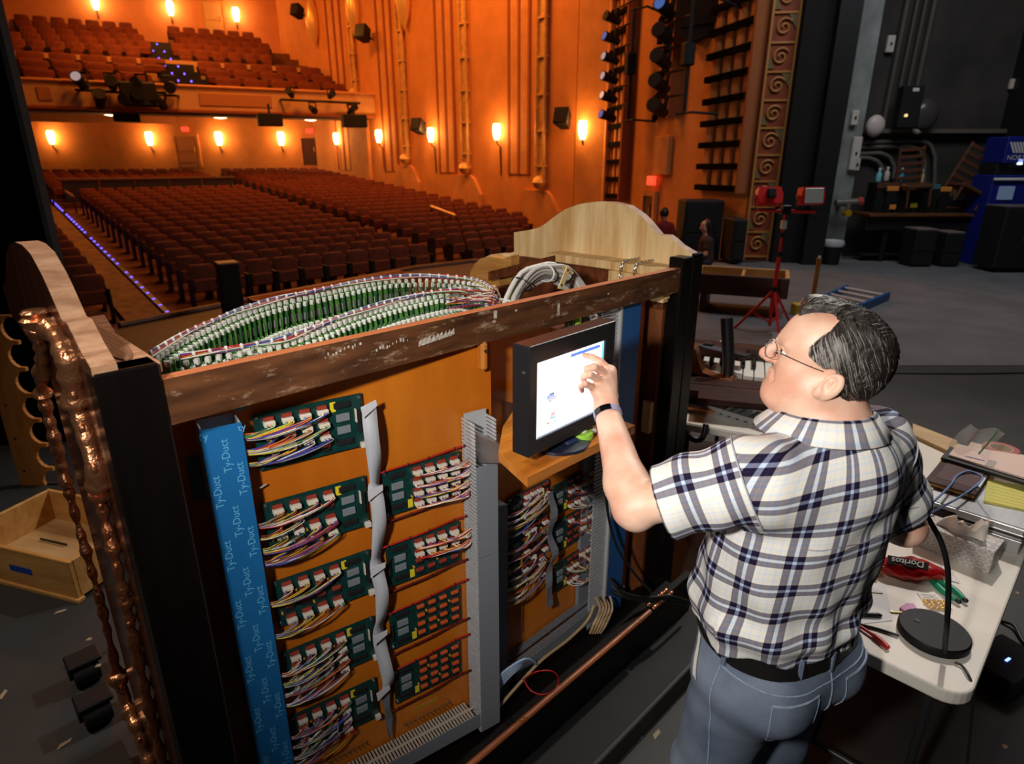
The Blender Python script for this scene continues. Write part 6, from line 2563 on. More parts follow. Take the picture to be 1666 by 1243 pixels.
# crisp packet with its lettering
a_, b_ = at_z(1422, 930, TZ_), at_z(1535, 945, TZ_)
ang = between(a_, b_)
L_ = (b_ - a_).length
cb = thing('crisp_packet', 'shiny red crisp packet lying crumpled beside the tissue box', 'snack packet', a_, ang)
rows = []
for i in range(25):
    u_ = i / 24
    rows.append([])
    for j in range(21):
        a = 2 * PI * j / 20
        w_ = .048 * (math.sin(PI * min(max(u_ * .94 + .03, 0), 1)) ** .45)
        h_ = .030 * (math.sin(PI * min(max(u_ * .94 + .03, 0), 1)) ** .6)
        cr_ = 1 + .10 * math.sin(9 * u_ + 3 * a) + .06 * math.sin(23 * u_ - 5 * a)
        rows[-1].append((L_ * u_, w_ * math.cos(a) * cr_, .031 + h_ * math.sin(a) * cr_))
MB().grid(rows).build('packet', mat('red_foil', C8(196, 18, 22), .28, col2=C8(120, 8, 12), vscale=14, coat=.5), cb, smooth=70)
M = Matrix.Translation((L_ * .42, -.016, .0625)) @ Matrix.Rotation(PI - .08, 4, 'Z') @ Matrix.Rotation(R(-30), 4, 'X')
pl = MB().prism([(-.062, -.012), (.058, -.016), (.064, .016), (-.055, .014)], -.0030, -.0012, 'z', M=M).build('name_panel', mat('dark_panel', (.02, .012, .012), .4), cb)
text_mesh('Doritos', .030, M @ Matrix.Translation((0, -.001, .0)), extrude=.0006, shear=.2, bold=.0004).build('lettering', m_clip, pl)['kind'] = 'stuff'
for s_, x in ((1, 0), (-1, L_)):
    MB().prism([(-.040, 0.0), (.040, 0.0), (.046, .022), (.0, .018), (-.046, .024)], .026, .030, 'z', M=Matrix.Translation((x, 0, 0)) @ Matrix.Rotation(PI / 2 * s_, 4, 'Z')).build('crimp', mat('silver_crimp', C8(190, 180, 178), .3, metal=.5), cb)
# green-handled pliers
a_, b_ = at_z(1513, 944, TZ_), at_z(1566, 984, TZ_)
ang = between(a_, b_)
L_ = (b_ - a_).length
m_gr = mat('green_grip', C8(20, 130, 92), .4)
gp = thing('pliers', 'green-handled pliers with black tips next to the crisp packet', 'pliers', a_, ang)
for s_ in (1, -1):
    P = catmull([(.0, s_ * .004, .010), (.03, s_ * .012, .011), (.07, s_ * .020, .012), (L_ - .012, s_ * .014, .011)], 6)
    MB().tube(P, [.007 + .004 * math.sin(PI * i / (len(P) - 1)) for i in range(len(P))], 8).build('handle', m_gr, gp, smooth=60)
    MB().sph((L_ - .006, s_ * .013, .011), (.010, .008, .008), 8, 6).build('handle_tip', m_black2, gp, smooth=60)
MB().cbox(-.055, .008, -.011, .011, .004, .016, .004).build('jaws', m_black2, gp)
# zip bag of brass parts with its paper card
zb = on_table('parts_bag', 'small clear bag of brass fittings with a white header card', 'bag', 1516, 976, TAB.ang - .9)
MB().cbox(-.032, .032, -.010, .028, .001, .004, .001).build('header_card', mat('white_card', C8(226, 216, 206), .7), zb)
for i in range(4):
    MB().box(-.025, .02 - .01 * (i % 2), .018 - .007 * i, .0205 - .007 * i, .004, .0043).build('printed_line', mat('print_grey', (.12, .12, .13), .8), zb)
for i in range(16):
    MB().sph((-.026 + .017 * (i % 4) + random.uniform(-.003, .003), -.048 + .012 * (i // 4), .006), (.009, .006, .005), 7, 5).build('brass_fitting', mat('brass_part', C8(214, 168, 40), .3, metal=.5), zb, smooth=60)
o = MB().cbox(-.034, .034, -.056, .012, .0005, .0125, .003).build('plastic_film', mat('clear_film', (1, 1, 1), .1, alpha=.14), zb)
# small flat things near the man
o = on_table('pink_eraser', 'pink eraser lying behind the lamp base', 'eraser', 1477, 991, TAB.ang - .3)
MB().prism([(-.028, -.010), (.020, -.013), (.030, .002), (.014, .014), (-.024, .012)], 0, .008, 'z').build('eraser_body', mat('pink_rubber', C8(206, 150, 190), .7), o)
o = on_table('brass_pin', 'short brass strip beside the pink eraser', 'metal strip', 1458, 997, TAB.ang + 2.3)
MB().cbox(-.02, .02, -.004, .004, 0, .004, .001).build('strip_body', mat('dull_brass', C8(150, 130, 90), .4, metal=.6), o)
MB().cyl((.014, 0, .004), (.014, 0, .006), .002, n=8).build('rivet', m_steel, o)
a_, b_ = at_z(1404, 1030, TZ_), at_z(1446, 1057, TZ_)
o = thing('red_pliers', 'red plastic handle of a hand tool near the table front', 'hand tool', a_, between(a_, b_))
L_ = (b_ - a_).length
MB().tube(catmull([(-.03, .01, .008), (L_ * .4, .006, .009), (L_ * .8, 0, .008), (L_, -.006, .007)], 5), [.005] * 5 + [.008] * 10 + [.004], 8).build('handle', mat('red_grip', C8(180, 22, 24), .4), o, smooth=60)
MB().cbox(-.09, -.03, 0, .016, .003, .012, .003).build('jaw', m_steel, o)
a_, b_ = at_z(1402, 1003, TZ_), at_z(1434, 1005, TZ_)
o = thing('black_knife', 'black tool handle on the sheet of paper beside the man', 'hand tool', a_, between(a_, b_))
L_ = (b_ - a_).length
MB().tube(catmull([(-.05, .004, .007), (0, 0, .008), (L_, .002, .007)], 5), [.004] + [.007] * 9 + [.004], 8).build('handle', m_black2, o, smooth=60)
MB().cbox(-.12, -.05, -.004, .010, .005, .008, .001).build('blade', m_steel, o)
cable('black_pen_lead', 'straight black lead lying from the man to the lamp base', [at_z(1400, 1016, TZ_ + .005), at_z(1428, 1023, TZ_ + .005), at_z(1462, 1034, TZ_ + .006)], .0042, m_bcab)
P4 = [tl(1405, 955), tl(1440, 950), tl(1452, 1010), tl(1400, 1016)]
tag(MB().prism([(p_.x, p_.y) for p_ in P4], TZ_ + .0005, TZ_ + .0015, 'z').build('paper_sheet', mat('white_paper', C8(226, 226, 228), .8), M=TAB.M), 'white sheet of paper lying at the man\'s right hip', 'paper')
o = on_table('wood_stick', 'flat wooden stick on the paper sheet at the man\'s hip', 'stick', 1421, 965, TAB.ang + 2.2)
MB().cbox(-.025, .025, -.003, .003, .0015, .004, .001).build('stick_body', mat('pale_stick', C8(190, 176, 146), .7), o)
MB().cyl((-.025, 0, .0015), (-.025, 0, .004), .003, n=8).build('stick_end', mat('pale_stick', C8(190, 176, 146)), o)

# aluminium case with planner, papers and pads stacked on it
CT = .845
c0 = tl(1507, 808, CT)
c1 = tl(1660, 862, CT)
case_y1 = c0.y
cs = thing('aluminium_case', 'silver aluminium tool case with a half-open lid under the papers', 'tool case', M=TAB.M)
m_alu = mat('brushed_aluminium', C8(186, 186, 186), .38, metal=.55, var=.12, vscale=4, stretch=(1, 20, 1))
x0 = (c0.x + c1.x) / 2
xw = .33
ya, yb = max(.02, case_y1 - .50), case_y1
MB().cbox(x0, x0 + xw, ya, yb, TZ_, TZ_ + .060, .004).build('case_base', m_alu, cs)
MB().cbox(x0 + .012, x0 + xw, ya, yb - .012, TZ_ + .060, TZ_ + .070, .002).build('case_gap_shade', m_black, cs)  # black filler, shade of the open gap put into its colour
lid = MB().cbox(x0 - .004, x0 + xw, ya, yb, TZ_ + .070, CT, .005).build('case_lid', m_alu, cs)
for zz in (TZ_ + .052, TZ_ + .078, CT - .006):
    MB().cyl((x0 - .004, ya, zz), (x0 - .004, yb, zz), .0035, n=8).build('edge_strip', m_steel, cs, smooth=60)
MB().lathe([(.012, 0), (.016, .004), (.012, .012)], 12, M=Matrix.Translation((x0 + .005, yb - .01, CT - .02)) @ Matrix.Rotation(PI / 2, 4, 'X')).build('corner_boss', m_steel, lid, smooth=50)
MB().cbox(x0 - .012, x0 - .002, ya + .2, ya + .27, TZ_ + .045, TZ_ + .085, .003).build('latch', m_black2, cs)
# leather planner
q_ = [tl(1504, 790, CT), tl(1589, 816, CT), tl(1607, 775, CT), tl(1532, 752, CT)]
pc = sum((Vector((p_.x, p_.y, 0)) for p_ in q_), Vector()) / 4
an = math.atan2(q_[1].y - q_[0].y, q_[1].x - q_[0].x)
Lx = ((q_[1] - q_[0]).length + (q_[2] - q_[3]).length) / 2
Ly = ((q_[3] - q_[0]).length + (q_[2] - q_[1]).length) / 2
pn = thing('leather_planner', 'dark brown leather planner lying on the silver case', 'planner', M=TAB.M @ Matrix.Translation((pc.x, pc.y, CT)) @ Matrix.Rotation(an, 4, 'Z'))
m_lea = mat('brown_leather', C8(74, 34, 26), .35, var=.3, vscale=30, coat=.2)
MB().cbox(-Lx / 2, Lx / 2, -Ly / 2, Ly / 2, 0, .005, .002).build('back_cover', m_lea, pn)
MB().cbox(-Lx / 2 + .004, Lx / 2 - .004, -Ly / 2 + .004, Ly / 2 - .004, .005, .018, .001).build('pages', mat('yellowed_pages', C8(196, 150, 84), .8), pn)
fcv = MB().cbox(-Lx / 2, Lx / 2, -Ly / 2, Ly / 2, .018, .024, .002).build('front_cover', m_lea, pn)
MB().cbox(-Lx * .36, Lx * .40, -Ly * .30, Ly * .36, .024, .0255, .001).build('cover_pocket', mat('grey_plastic_cover', C8(112, 92, 92), .25), fcv)
MB().cbox(Lx * .44, Lx * .5, -Ly * .25, Ly * .15, .024, .030, .002).build('clasp', m_steel, pn)
# blue lanyard across the planner
zc = CT + .028
cable('blue_lanyard', 'pale blue cord looped over the brown leather planner', [at_z(1440, 872, TZ_ + .01), at_z(1484, 848, TZ_ + .04), at_z(1520, 815, zc), at_z(1546, 790, zc), at_z(1556, 775, zc), at_z(1574, 767, zc + .004), at_z(1592, 772, zc), at_z(1598, 780, zc), at_z(1578, 798, zc), at_z(1545, 818, zc), at_z(1510, 836, TZ_ + .06), at_z(1480, 846, TZ_ + .03), at_z(1440, 866, TZ_ + .01)], .0042, mat('blue_cord', C8(116, 146, 200), .55), 'cord')


def sheet(name, label, cat, pxs, z0, th, mt, parts=()):
    q = [tl(u, v, z0) for u, v in pxs]
    c = sum((Vector((p_.x, p_.y, 0)) for p_ in q), Vector()) / len(q)
    o = thing(name, label, cat, M=TAB.M @ Matrix.Translation((c.x, c.y, z0)))
    MB().prism([(p_.x - c.x, p_.y - c.y) for p_ in q], 0, th, 'z').build('sheets', mt, o)
    return o, c


pad, c_ = sheet('legal_pad', 'yellow ruled legal pad at the right picture edge', 'notepad', [(1600, 818), (1606, 782), (1676, 796), (1678, 834)], CT, .008, mat('yellow_pad', C8(214, 206, 110), .8))
for i in range(7):
    a_, b_ = tl(1606 + i, 815 - i * 5, CT + .008), tl(1672, 831 - i * 5, CT + .008)
    MB().tube([(a_.x - c_.x, a_.y - c_.y, .0085), (b_.x - c_.x, b_.y - c_.y, .0085)], .0004, 4).build('ruled_line', mat('rule_green', C8(150, 160, 96), .8), pad)
fold, c_ = sheet('black_folder', 'open black folder lying across the case behind the planner', 'folder', [(1530, 748), (1680, 794), (1684, 779), (1545, 730)], CT + .026, .012, m_black2)
MB().cbox(-.02, .02, -.03, .03, .012, .014, .001).build('tab', m_black2, fold)
pp, c_ = sheet('paper_stack', 'stack of pale pink and cream papers on the black folder', 'papers', [(1543, 742), (1680, 784), (1684, 746), (1556, 726)], CT + .040, .007, mat('pink_paper', C8(224, 198, 186), .8))
a_, b_ = tl(1570, 742, CT + .047), tl(1602, 750, CT + .047)
MB().tube([(a_.x - c_.x, a_.y - c_.y, .0076), (b_.x - c_.x, b_.y - c_.y, .0076)], .006, 6, flat=.1).build('blue_print', mat('blue_print', C8(110, 118, 150), .7), pp)
MB().box(-.10, -.02, -.02, .01, .007, .0074).build('grey_print', mat('grey_print', C8(170, 160, 154), .7), pp)
yp, c_ = sheet('yellow_papers', 'yellow paper edge poking out left of the paper stack', 'papers', [(1520, 770), (1545, 748), (1558, 724), (1545, 735), (1526, 757)], CT + .004, .014, mat('yellow_pad', C8(214, 206, 110)))
MB().cbox(-.01, .01, -.01, .01, .014, .015, .0003).build('corner_fold', mat('yellow_pad', C8(214, 206, 110)), yp)
# roll of red tape, clear bag
P = at_z(1625, 742, TZ_ + .09)
tr = thing('tape_roll', 'roll of red tape behind the papers', 'tape roll', P, 0)
mb = MB()
prof = [(.042, 0), (.042, .04), (.066, .04), (.066, 0), (.042, 0)]
mb.lathe(prof[:4], 28)
mb.f = [f for f in mb.f if len(f) == 4]
mb.m = [0] * len(mb.f)
mb.build('tape', mat('red_tape', C8(176, 92, 88), .4), tr, smooth=40)
mb = MB().lathe([(.040, 0), (.040, .041), (.043, .041), (.043, 0)], 28)
mb.f = [f for f in mb.f if len(f) == 4]
mb.m = [0] * len(mb.f)
mb.build('core', mat('cardboard', C8(206, 190, 170), .8), tr, smooth=40)
st = thing('box_stand', 'low cardboard box under the tape roll behind the case', 'box', (P.x, P.y, TZ_), TAB.ang)
MB().cbox(-.10, .10, -.12, .12, 0, .088, .003).build('carton', mat('cardboard', C8(206, 190, 170)), st)
MB().box(-.1, .1, -.012, .012, .088, .0885).build('tape_strip', mat('pack_tape', C8(176, 146, 100), .4), st)
P = at_t(1578, 718, 2.42)
zbag = thing('zip_bag', 'clear plastic zip bag standing up behind the paper stack', 'bag', P, TAB.ang - 1.3)
rows = []
for i in range(9):
    v_ = i / 8
    rows.append([((-.065 + .13 * j / 10) * (1 - .15 * v_) + .035 * v_, .012 * math.sin(j * 1.1 + 4 * v_) - .05 * v_ * v_, -.05 + .13 * v_ + .012 * math.sin(j * .9 + 2)) for j in range(11)])
MB().grid(rows).build('film', mat('bag_film', (.85, .82, .80), .12, alpha=.28), zbag, smooth=70)
MB().tube([r_[8] for r_ in rows], .003, 5).build('zip_strip', mat('green_zip', C8(70, 130, 70), .4), zbag, smooth=60)
MB().tube([r_[3] for r_ in rows[4:]], .0015, 5).build('red_line', mat('red_line', C8(160, 80, 80), .5), zbag, smooth=60)
a_, b_, c_, d_ = tl(1484, 712), tl(1548, 742), tl(1556, 722), tl(1484, 694)
tag(MB().prism([(p_.x, p_.y) for p_ in (a_, b_, c_, d_)], TZ_ + .0, TZ_ + .018, 'z').build('wood_strip', wood('ply_strip', C8(200, 170, 124), C8(176, 142, 96), 3, (6, 1, 1), .6), M=TAB.M), 'pale plywood strip along the far edge of the white table', 'wood strip')
# floor unit with a blue light, and cables beside the table
P = at_z(1640, 1072, .10)
du = thing('power_unit', 'black power unit on the dark floor with a small blue light', 'power unit', (P.x, P.y, 0), .5)
MB().cbox(-.13, .16, -.09, .10, 0, .095, .01).build('housing', m_black, du)
MB().cbox(-.016, .016, -.005, .005, .095, .099, .001).build('indicator', mat('blue_indicator', (.1, .2, 1), .3, emit=(.12, .2, 1), estr=5), du)
cable('black_floor_cable', 'black cord crossing the floor right of the table', [at_z(1610, 1000, .0), at_z(1630, 1010, .01), at_z(1650, 1018, .02), at_z(1666, 1045, .01), at_z(1690, 1060, .01)], .008, m_bcab)
cable('stage_cable', 'thin black cable stretched across the grey stage floor', [at_z(1440, 607, .006), at_z(1520, 608, .006), at_z(1600, 608, .006), at_z(1690, 606, .006)], .010, m_bcab)

# ================================================================ SECOND TABLE with organ parts behind the console
T2 = Frame((.80, 3.10, 0), -27)
t2 = thing('parts_table', 'white folding table behind the dark post, loaded with organ parts', 'table', M=T2.M)
MB().cbox(0, .72, 0, 1.75, .705, .75, .008).build('table_top', m_tabw, t2)
for x in (.10, .62):
    P = catmull([(x, .25, .70), (x, .22, .10), (x, .30, .02), (x, .9, .02), (x, 1.42, .02), (x, 1.5, .10), (x, 1.45, .70)], 5)
    MB().tube(P, .016, 8).build('leg_frame', m_leg, t2, smooth=60)
cable('chair_tube', 'curved black tube under the near edge of the parts table', [at_t(1112, 694, 3.2), at_t(1118, 707, 3.2), at_t(1130, 715, 3.2), at_t(1143, 712, 3.2), at_t(1149, 690, 3.2)], .016, m_bcab, 'tube')
# grey parts tray
a_, b_ = at_z(1137, 668, .75), at_z(1272, 710, .75)
L_ = (b_ - a_).length
ty = thing('parts_tray', 'grey plastic hardware tray with small compartments on the parts table', 'tray', a_, between(a_, b_))
m_tray = mat('grey_tray', C8(150, 148, 146), .45)
MB().cbox(0, L_, 0, .26, 0, .012, .004).build('tray_floor', m_tray, ty)
for (xa, xb, ya_, yb_) in ((0, L_, 0, .012), (0, L_, .248, .26), (0, .012, .012, .248), (L_ - .012, L_, .012, .248)):
    MB().cbox(xa, xb, ya_, yb_, .012, .045, .003).build('tray_wall', m_tray, ty)
for i in range(1, 6):
    MB().cbox(.045 * i, .045 * i + .006, .012, .16, .012, .038, .001).build('divider', m_tray, ty)
MB().cbox(.012, L_ - .012, .16, .168, .012, .038, .001).build('divider', m_tray, ty)
for i in range(4):
    MB().cbox(.05 + .045 * i, .082 + .045 * i, .03, .14, .012, .028, .003).build('key_pad', mat('grey_green_pad', C8(96, 106, 98), .5), ty)
for i in range(2):
    MB().cbox(L_ * .55 + .10 * i, L_ * .55 + .088 + .10 * i, .03, .15, .012, .034, .003).build('key_pad', mat('grey_green_pad', C8(96, 106, 98)), ty)
for i in range(9):
    MB().cbox(.03 + L_ * .1 * i, .03 + L_ * .1 * i + .018, -.002, 0, .016, .022, .0005).build('slot', m_black2, ty)
# copper corbels
for (u, v, z_, s_, lab) in [(1122, 640, .75, 1.0, 'curved copper corbel piece standing beside the dark post'), (1118, 662, .75, .8, 'flat copper moulding lying below the curved corbel')]:
    P = at_z(u, v, z_)
    cp = thing('copper_corbel', lab, 'ornament', (P.x, P.y, z_), -.45)
    if s_ == 1.0:
        pr = [(-.10, .06), (.22, .06), (.24, .09), (.22, .12), (.12, .12), (.06, .14), (.03, .20), (.01, .27), (-.03, .29), (-.10, .27)]
        MB().prism(pr, 0, .10, 'y').build('corbel_body', mat('bright_copper', C8(206, 128, 82), .25, metal=.9), cp, smooth=40)
        MB().cbox(-.10, .25, -.01, .12, 0, .06, .01).build('corbel_base', mat('copper_gilding', (.78, .3, .13)), cp)
        MB().cyl((.215, -.004, .09), (.215, .104, .09), .032, n=14).build('scroll_end', mat('bright_copper', C8(206, 128, 82)), cp, smooth=50)
    else:
        MB().cbox(-.10, .22, -.06, .05, 0, .03, .008).build('moulding', mat('copper_gilding', (.78, .3, .13)), cp)
        MB().cbox(-.10, .20, -.05, .03, .03, .04, .006).build('fillet', mat('silver_edge', C8(160, 140, 140), .3, metal=.7), cp)
# dark keyboard frame with keys
P = at_t(1205, 586, 3.98)
kb = thing('organ_manual', 'dark wooden organ keyboard lying on the parts table behind the man\'s face', 'keyboard', (P.x, P.y, P.z), -.35)
MB().cbox(-.48, .46, .05, .20, -.06, .06, .006).build('key_frame', wood('dark_red_wood', C8(70, 34, 22), C8(40, 18, 12), 3, (1, 8, 8), .35), kb)
MB().cbox(-.48, .46, -.36, -.32, -.10, -.02, .006).build('key_slip', wood('dark_red_wood', C8(70, 34, 22), C8(40, 18, 12)), kb)
MB().cbox(-.53, -.48, -.36, .22, -.09, .09, .01).build('key_cheek', wood('dark_red_wood', C8(70, 34, 22), C8(40, 18, 12)), kb)
for i in range(15):
    MB().cbox(-.475 + i * .062, -.475 + i * .062 + .056, -.30, .05, -.03, -.005, .003).build('white_key', mat('ivory_key', C8(226, 222, 212), .3), kb)
    if i % 7 not in (2, 6):
        MB().cbox(-.44 + i * .062 + .01, -.44 + i * .062 + .034, -.16, .05, -.005, .022, .004).build('black_key', mat('ebony_key', (.01, .01, .01), .25), kb)
MB().cbox(-.48, .46, -.34, .2, -.10, -.035, .004).build('key_bed', m_inner, kb)
# black clamp post
P = at_z(1182, 640, .75)
po = thing('clamp_stand', 'black upright clamp stand among the organ parts', 'clamp stand', P, -.4)
MB().cbox(-.10, .05, -.06, .06, 0, .05, .015).build('stand_foot', m_black2, po)
MB().tube([(0, 0, .04), (-.01, 0, .2), (-.05, .02, .45)], .035, 8).build('post', m_black2, po, smooth=50)
MB().cyl((-.05, -.08, .08), (-.05, .08, .08), .02, n=10).build('clamp_screw', m_steel, po)
for i, (pxs, z_, lab) in enumerate([([(1128, 560), (1210, 578), (1198, 600), (1128, 585)], .80, 'white card lying behind the black clamp stand'), ([(1128, 600), (1200, 618), (1190, 632), (1126, 612)], .78, 'white card below the dark wooden rail, left of the clamp stand'), ([(1190, 612), (1225, 622), (1200, 650), (1170, 648)], .752, 'torn white paper under the clamp stand')]):
    q = [at_z(u, v, z_) for u, v in pxs]
    c = q[0]
    o = thing('white_card', lab, 'card', c)
    MB().prism([((p_ - c).x, (p_ - c).y) for p_ in q], 0, .004, 'z').build('card_sheet', mat('white_card2', C8(206, 202, 196), .8), o)
    MB().prism([((p_ - c).x * .8 + .03, (p_ - c).y * .8 + .03) for p_ in q], -.028, 0, 'z').build('card_block', mat('white_card2', C8(206, 202, 196)), o)
P0, P1 = at_t(1118, 566, 4.0), at_t(1182, 592, 3.9)
o = thing('dark_rail', 'dark wooden rail slanting between the white cards', 'wooden rail', P0, between(P0, P1))
MB().cbox(-.15, (P1 - P0).length + .1, -.03, .05, -.03, .03, .006).build('rail_body', wood('dark_red_wood', C8(70, 34, 22), C8(40, 18, 12)), o)
MB().cbox(.1, .16, -.02, .04, .03, .05, .004).build('rail_cleat', m_black2, o)
P0 = at_t(1150, 565, 3.9)
o = thing('steel_blade', 'grey steel saw blade resting on the white card', 'saw blade', P0, -.9)
MB().prism([(-.12, .0), (.0, .05), (.18, .05), (.2, -.02), (.0, -.03)], 0, .006, 'z').build('blade', mat('blade_steel', C8(96, 100, 112), .35, metal=.6), o)
MB().cbox(.18, .28, -.02, .05, -.004, .012, .004).build('grip', m_black2, o)
for i in range(3):
    P0 = at_t(1238 - i * 26, 655 - i * 14, 3.3 + .12 * i)
    o = thing('dark_plank', '%s of three dark planks stacked below the man\'s chin' % ('nearest', 'middle', 'farthest')[i], 'plank', P0, -.3)
    MB().cbox(-.32, .34, -.06, .08, -.02, .012, .004).build('plank_body', wood('dark_red_wood', C8(70, 34, 22), C8(40, 18, 12)), o)
    MB().cbox(.30, .345, -.06, .08, .012, .02, .002).build('plank_cleat', m_inner, o)

# ================================================================ ON THE STAGE FLOOR behind
# wooden crate
cr = thing('wooden_crate', 'open wooden crate on the stage floor beside the red light stand', 'crate', (2.85, 8.75, .0), R(-22))
m_cr = wood('crate_pine', C8(206, 166, 104), C8(170, 128, 72), 2, (1, 6, 6), .6)
m_crd = wood('crate_dark', C8(96, 50, 26), C8(60, 30, 16), 2, (1, 6, 6), .5)
MB().cbox(-.3, .95, 0, .05, .28, .56, .006).build('side_board', m_crd, cr)
MB().cbox(-.3, .95, .75, .80, .28, .56, .006).build('side_board', m_cr, cr)
MB().cbox(-.3, -.25, .05, .75, .28, .56, .006).build('side_board', m_cr, cr)
MB().cbox(.90, .95, .05, .75, .28, .56, .006).build('side_board', m_cr, cr)
MB().cbox(.32, .36, .05, .75, .3, .54, .006).build('divider', m_cr, cr)
MB().box(-.25, .9, .05, .75, .28, .31).build('crate_floor', m_cr, cr)
for x in (-.2, .75):
    MB().cbox(x, x + .1, .1, .7, 0, .28, .006).build('bearer', m_crd, cr)
lv = thing('spirit_level', 'yellow spirit level lying behind the wooden crate', 'spirit level', at_z(1168, 455, 0), .3)
MB().cbox(-.25, .25, -.06, .06, 0, .10, .01).build('level_body', mat('yellow_tool', C8(206, 196, 50), .5), lv)
MB().cyl((-.06, -.065, .05), (.06, -.065, .05), .03, n=10).build('vial', mat('vial_green', C8(150, 190, 60), .2), lv)
# red work-light tripod
m_rd = mat('red_paint', C8(224, 36, 38), .4)
base = at_z(1258, 545, 0)
ls = thing('work_light_stand', 'red tripod work-light stand with two lamp heads', 'light stand', (base.x, base.y + .15, 0))
top = at_y(1284, 342, base.y + .15)
H_ = top.z
MB().cyl((0, 0, .25), (0, 0, .95), .026, n=10).build('lower_tube', m_rd, ls, smooth=50)
MB().cyl((0, 0, .9), (0, 0, H_), .018, n=10).build('upper_tube', m_rd, ls, smooth=50)
for z in (.52, .95, 1.18):
    MB().cyl((0, 0, z), (0, 0, z + .06), .036, n=10).build('collar', m_black2, ls)
MB().cbox(-.03, .03, -.03, .03, 1.28, 1.38, .005).build('cable_clip', m_clip, ls)
for (dx, dy) in ((-.38, .18), (.42, .30), (-.03, -.42)):
    MB().tube([(0, 0, .54), (dx, dy, .0)], .017, 8).build('leg', m_rd, ls, smooth=50)
    MB().tube([(dx * .55, dy * .55, .24), (0, 0, .12)], .010, 6).build('leg_strut', m_rd, ls, smooth=50)
MB().cyl((0, 0, .08), (0, 0, .3), .02, n=8).build('hub', m_rd, ls)
MB().cyl((-.33, .02, H_ + .0), (.36, .0, H_ - .02), .020, n=8).build('crossbar', m_rd, ls, smooth=50)
MB().cbox(-.05, .05, -.05, .05, H_ - .05, H_ + .06, .01).build('bar_clamp', m_black2, ls)
m_refl = mat('lamp_reflector', C8(240, 238, 232), .3, metal=.2, bump=.5, bscale=60)  # pale diffuse colour stands in for flash reflected in the glass
for (x, fac, tilt) in ((-.22, PI, 25), (.27, .12, -8)):
    M = Matrix.Translation((x, 0, H_ + .16)) @ Matrix.Rotation(fac, 4, 'Z') @ Matrix.Rotation(R(tilt), 4, 'X')
    hd = MB().prism([(-.13, -.10), (.13, -.10), (.15, .0), (.13, .10), (-.13, .10), (-.15, 0)], -.07, .05, 'y', M=M).build('lamp_housing', m_rd, ls)
    MB().cbox(-.115, .115, -.085, -.071, -.085, .085, .004, M=M).build('lamp_glass', m_refl, hd)
    MB().cbox(-.05, .05, .05, .10, -.05, .06, .01, M=M).build('terminal_box', m_black2, hd)
    MB().tube([(-.16, 0, .02), (-.17, .0, -.15), (0, 0, -.16), (.17, 0, -.15), (.16, 0, .02)], .008, 6, M=M).build('yoke', m_black2, hd, smooth=50)
# blue ladder lying down
m_lad = mat('blue_fibreglass', C8(34, 84, 140), .5)
a0, a1 = at_z(1303, 500, .10), at_z(1378, 466, .10)
b0, b1 = at_z(1352, 518, .10), at_z(1446, 478, .10)
ld = thing('blue_ladder', 'blue fibreglass ladder lying on the grey stage floor', 'ladder', (a0.x, a0.y, 0))
o_ = Vector((a0.x, a0.y, 0))
for p0, p1 in ((a0, a1), (b0, b1)):
    ang = between(p0, p1)
    MB().cbox(0, (p1 - p0).length, -.025, .025, -.09, .03, .006, M=Matrix.Translation(p0 - o_) @ Matrix.Rotation(ang, 4, 'Z')).build('rail', m_lad, ld)
for i in range(6):
    f = (i + .5) / 6
    MB().cyl(a0.lerp(a1, f) - o_, b0.lerp(b1, f) - o_, .026, n=8).build('rung', mat('dull_aluminium', (.42, .42, .42), .5), ld, smooth=50)
MB().cbox(-.12, .05, -.10, .06, -.02, .16, .01).build('foot_cap', mat('yellow_cap', C8(212, 168, 52), .5), ld)
MB().cbox(-.06, .06, -.05, .05, -.005, .13, .01, M=Matrix.Translation(b0 - o_)).build('foot_cap', mat('yellow_cap', C8(212, 168, 52)), ld)
P = at_z(1320, 500, 0)
sk = thing('wooden_pole', 'upright orange-brown wooden pole standing beyond the ladder', 'pole', P)
tp_ = at_y(1319, 420, P.y)
MB().cyl((0, 0, 0), (0, 0, tp_.z), .033, n=10).build('shaft', wood('pole_wood', C8(176, 116, 52), C8(146, 88, 34), 4, (6, 6, 1), .5), sk, smooth=50)
MB().cyl((0, 0, tp_.z), (0, 0, tp_.z + .03), .02, n=10).build('end_cap', m_clip, sk)
# waste bin
P = at_y(1353, 412, 13.3)
P.z = 0
wb_ = thing('waste_bin', 'black waste bin with a pale liner by the grey column', 'bin', P)
MB().lathe([(.16, 0), (.20, .42), (.205, .44)], 16).build('bin_body', m_black, wb_, smooth=40)
MB().lathe([(.205, .38), (.225, .44), (.20, .50), (.17, .46)], 16).build('bin_liner', mat('pale_liner', C8(190, 186, 190), .3), wb_, smooth=60)

# ================================================================ LEFT SIDE: drawer, scalloped board, box by the pit
a_, b_ = at_z(-60, 925, .03), at_z(126, 972, .03)
dr = thing('open_wooden_box', 'empty pale wooden drawer with blue tape lying on the black floor', 'drawer', (b_.x, b_.y, 0), between(a_, b_))
m_dr = wood('drawer_pine', C8(206, 156, 88), C8(176, 122, 60), 2, (1, 8, 6), .55)
Lf = (b_ - a_).length
DW, DH = .52, .21
dfr = MB().cbox(-Lf, 0, 0, .022, .02, DH + .02, .003).build('drawer_front', m_dr, dr)
MB().cbox(-Lf, 0, DW - .022, DW, .02, DH + .02, .003).build('drawer_back', m_dr, dr)
MB().cbox(-.022, 0, .022, DW - .022, .02, DH + .02, .003).build('drawer_side', m_dr, dr)
MB().cbox(-Lf, -Lf + .022, .022, DW - .022, .02, DH + .02, .003).build('drawer_side', m_dr, dr)
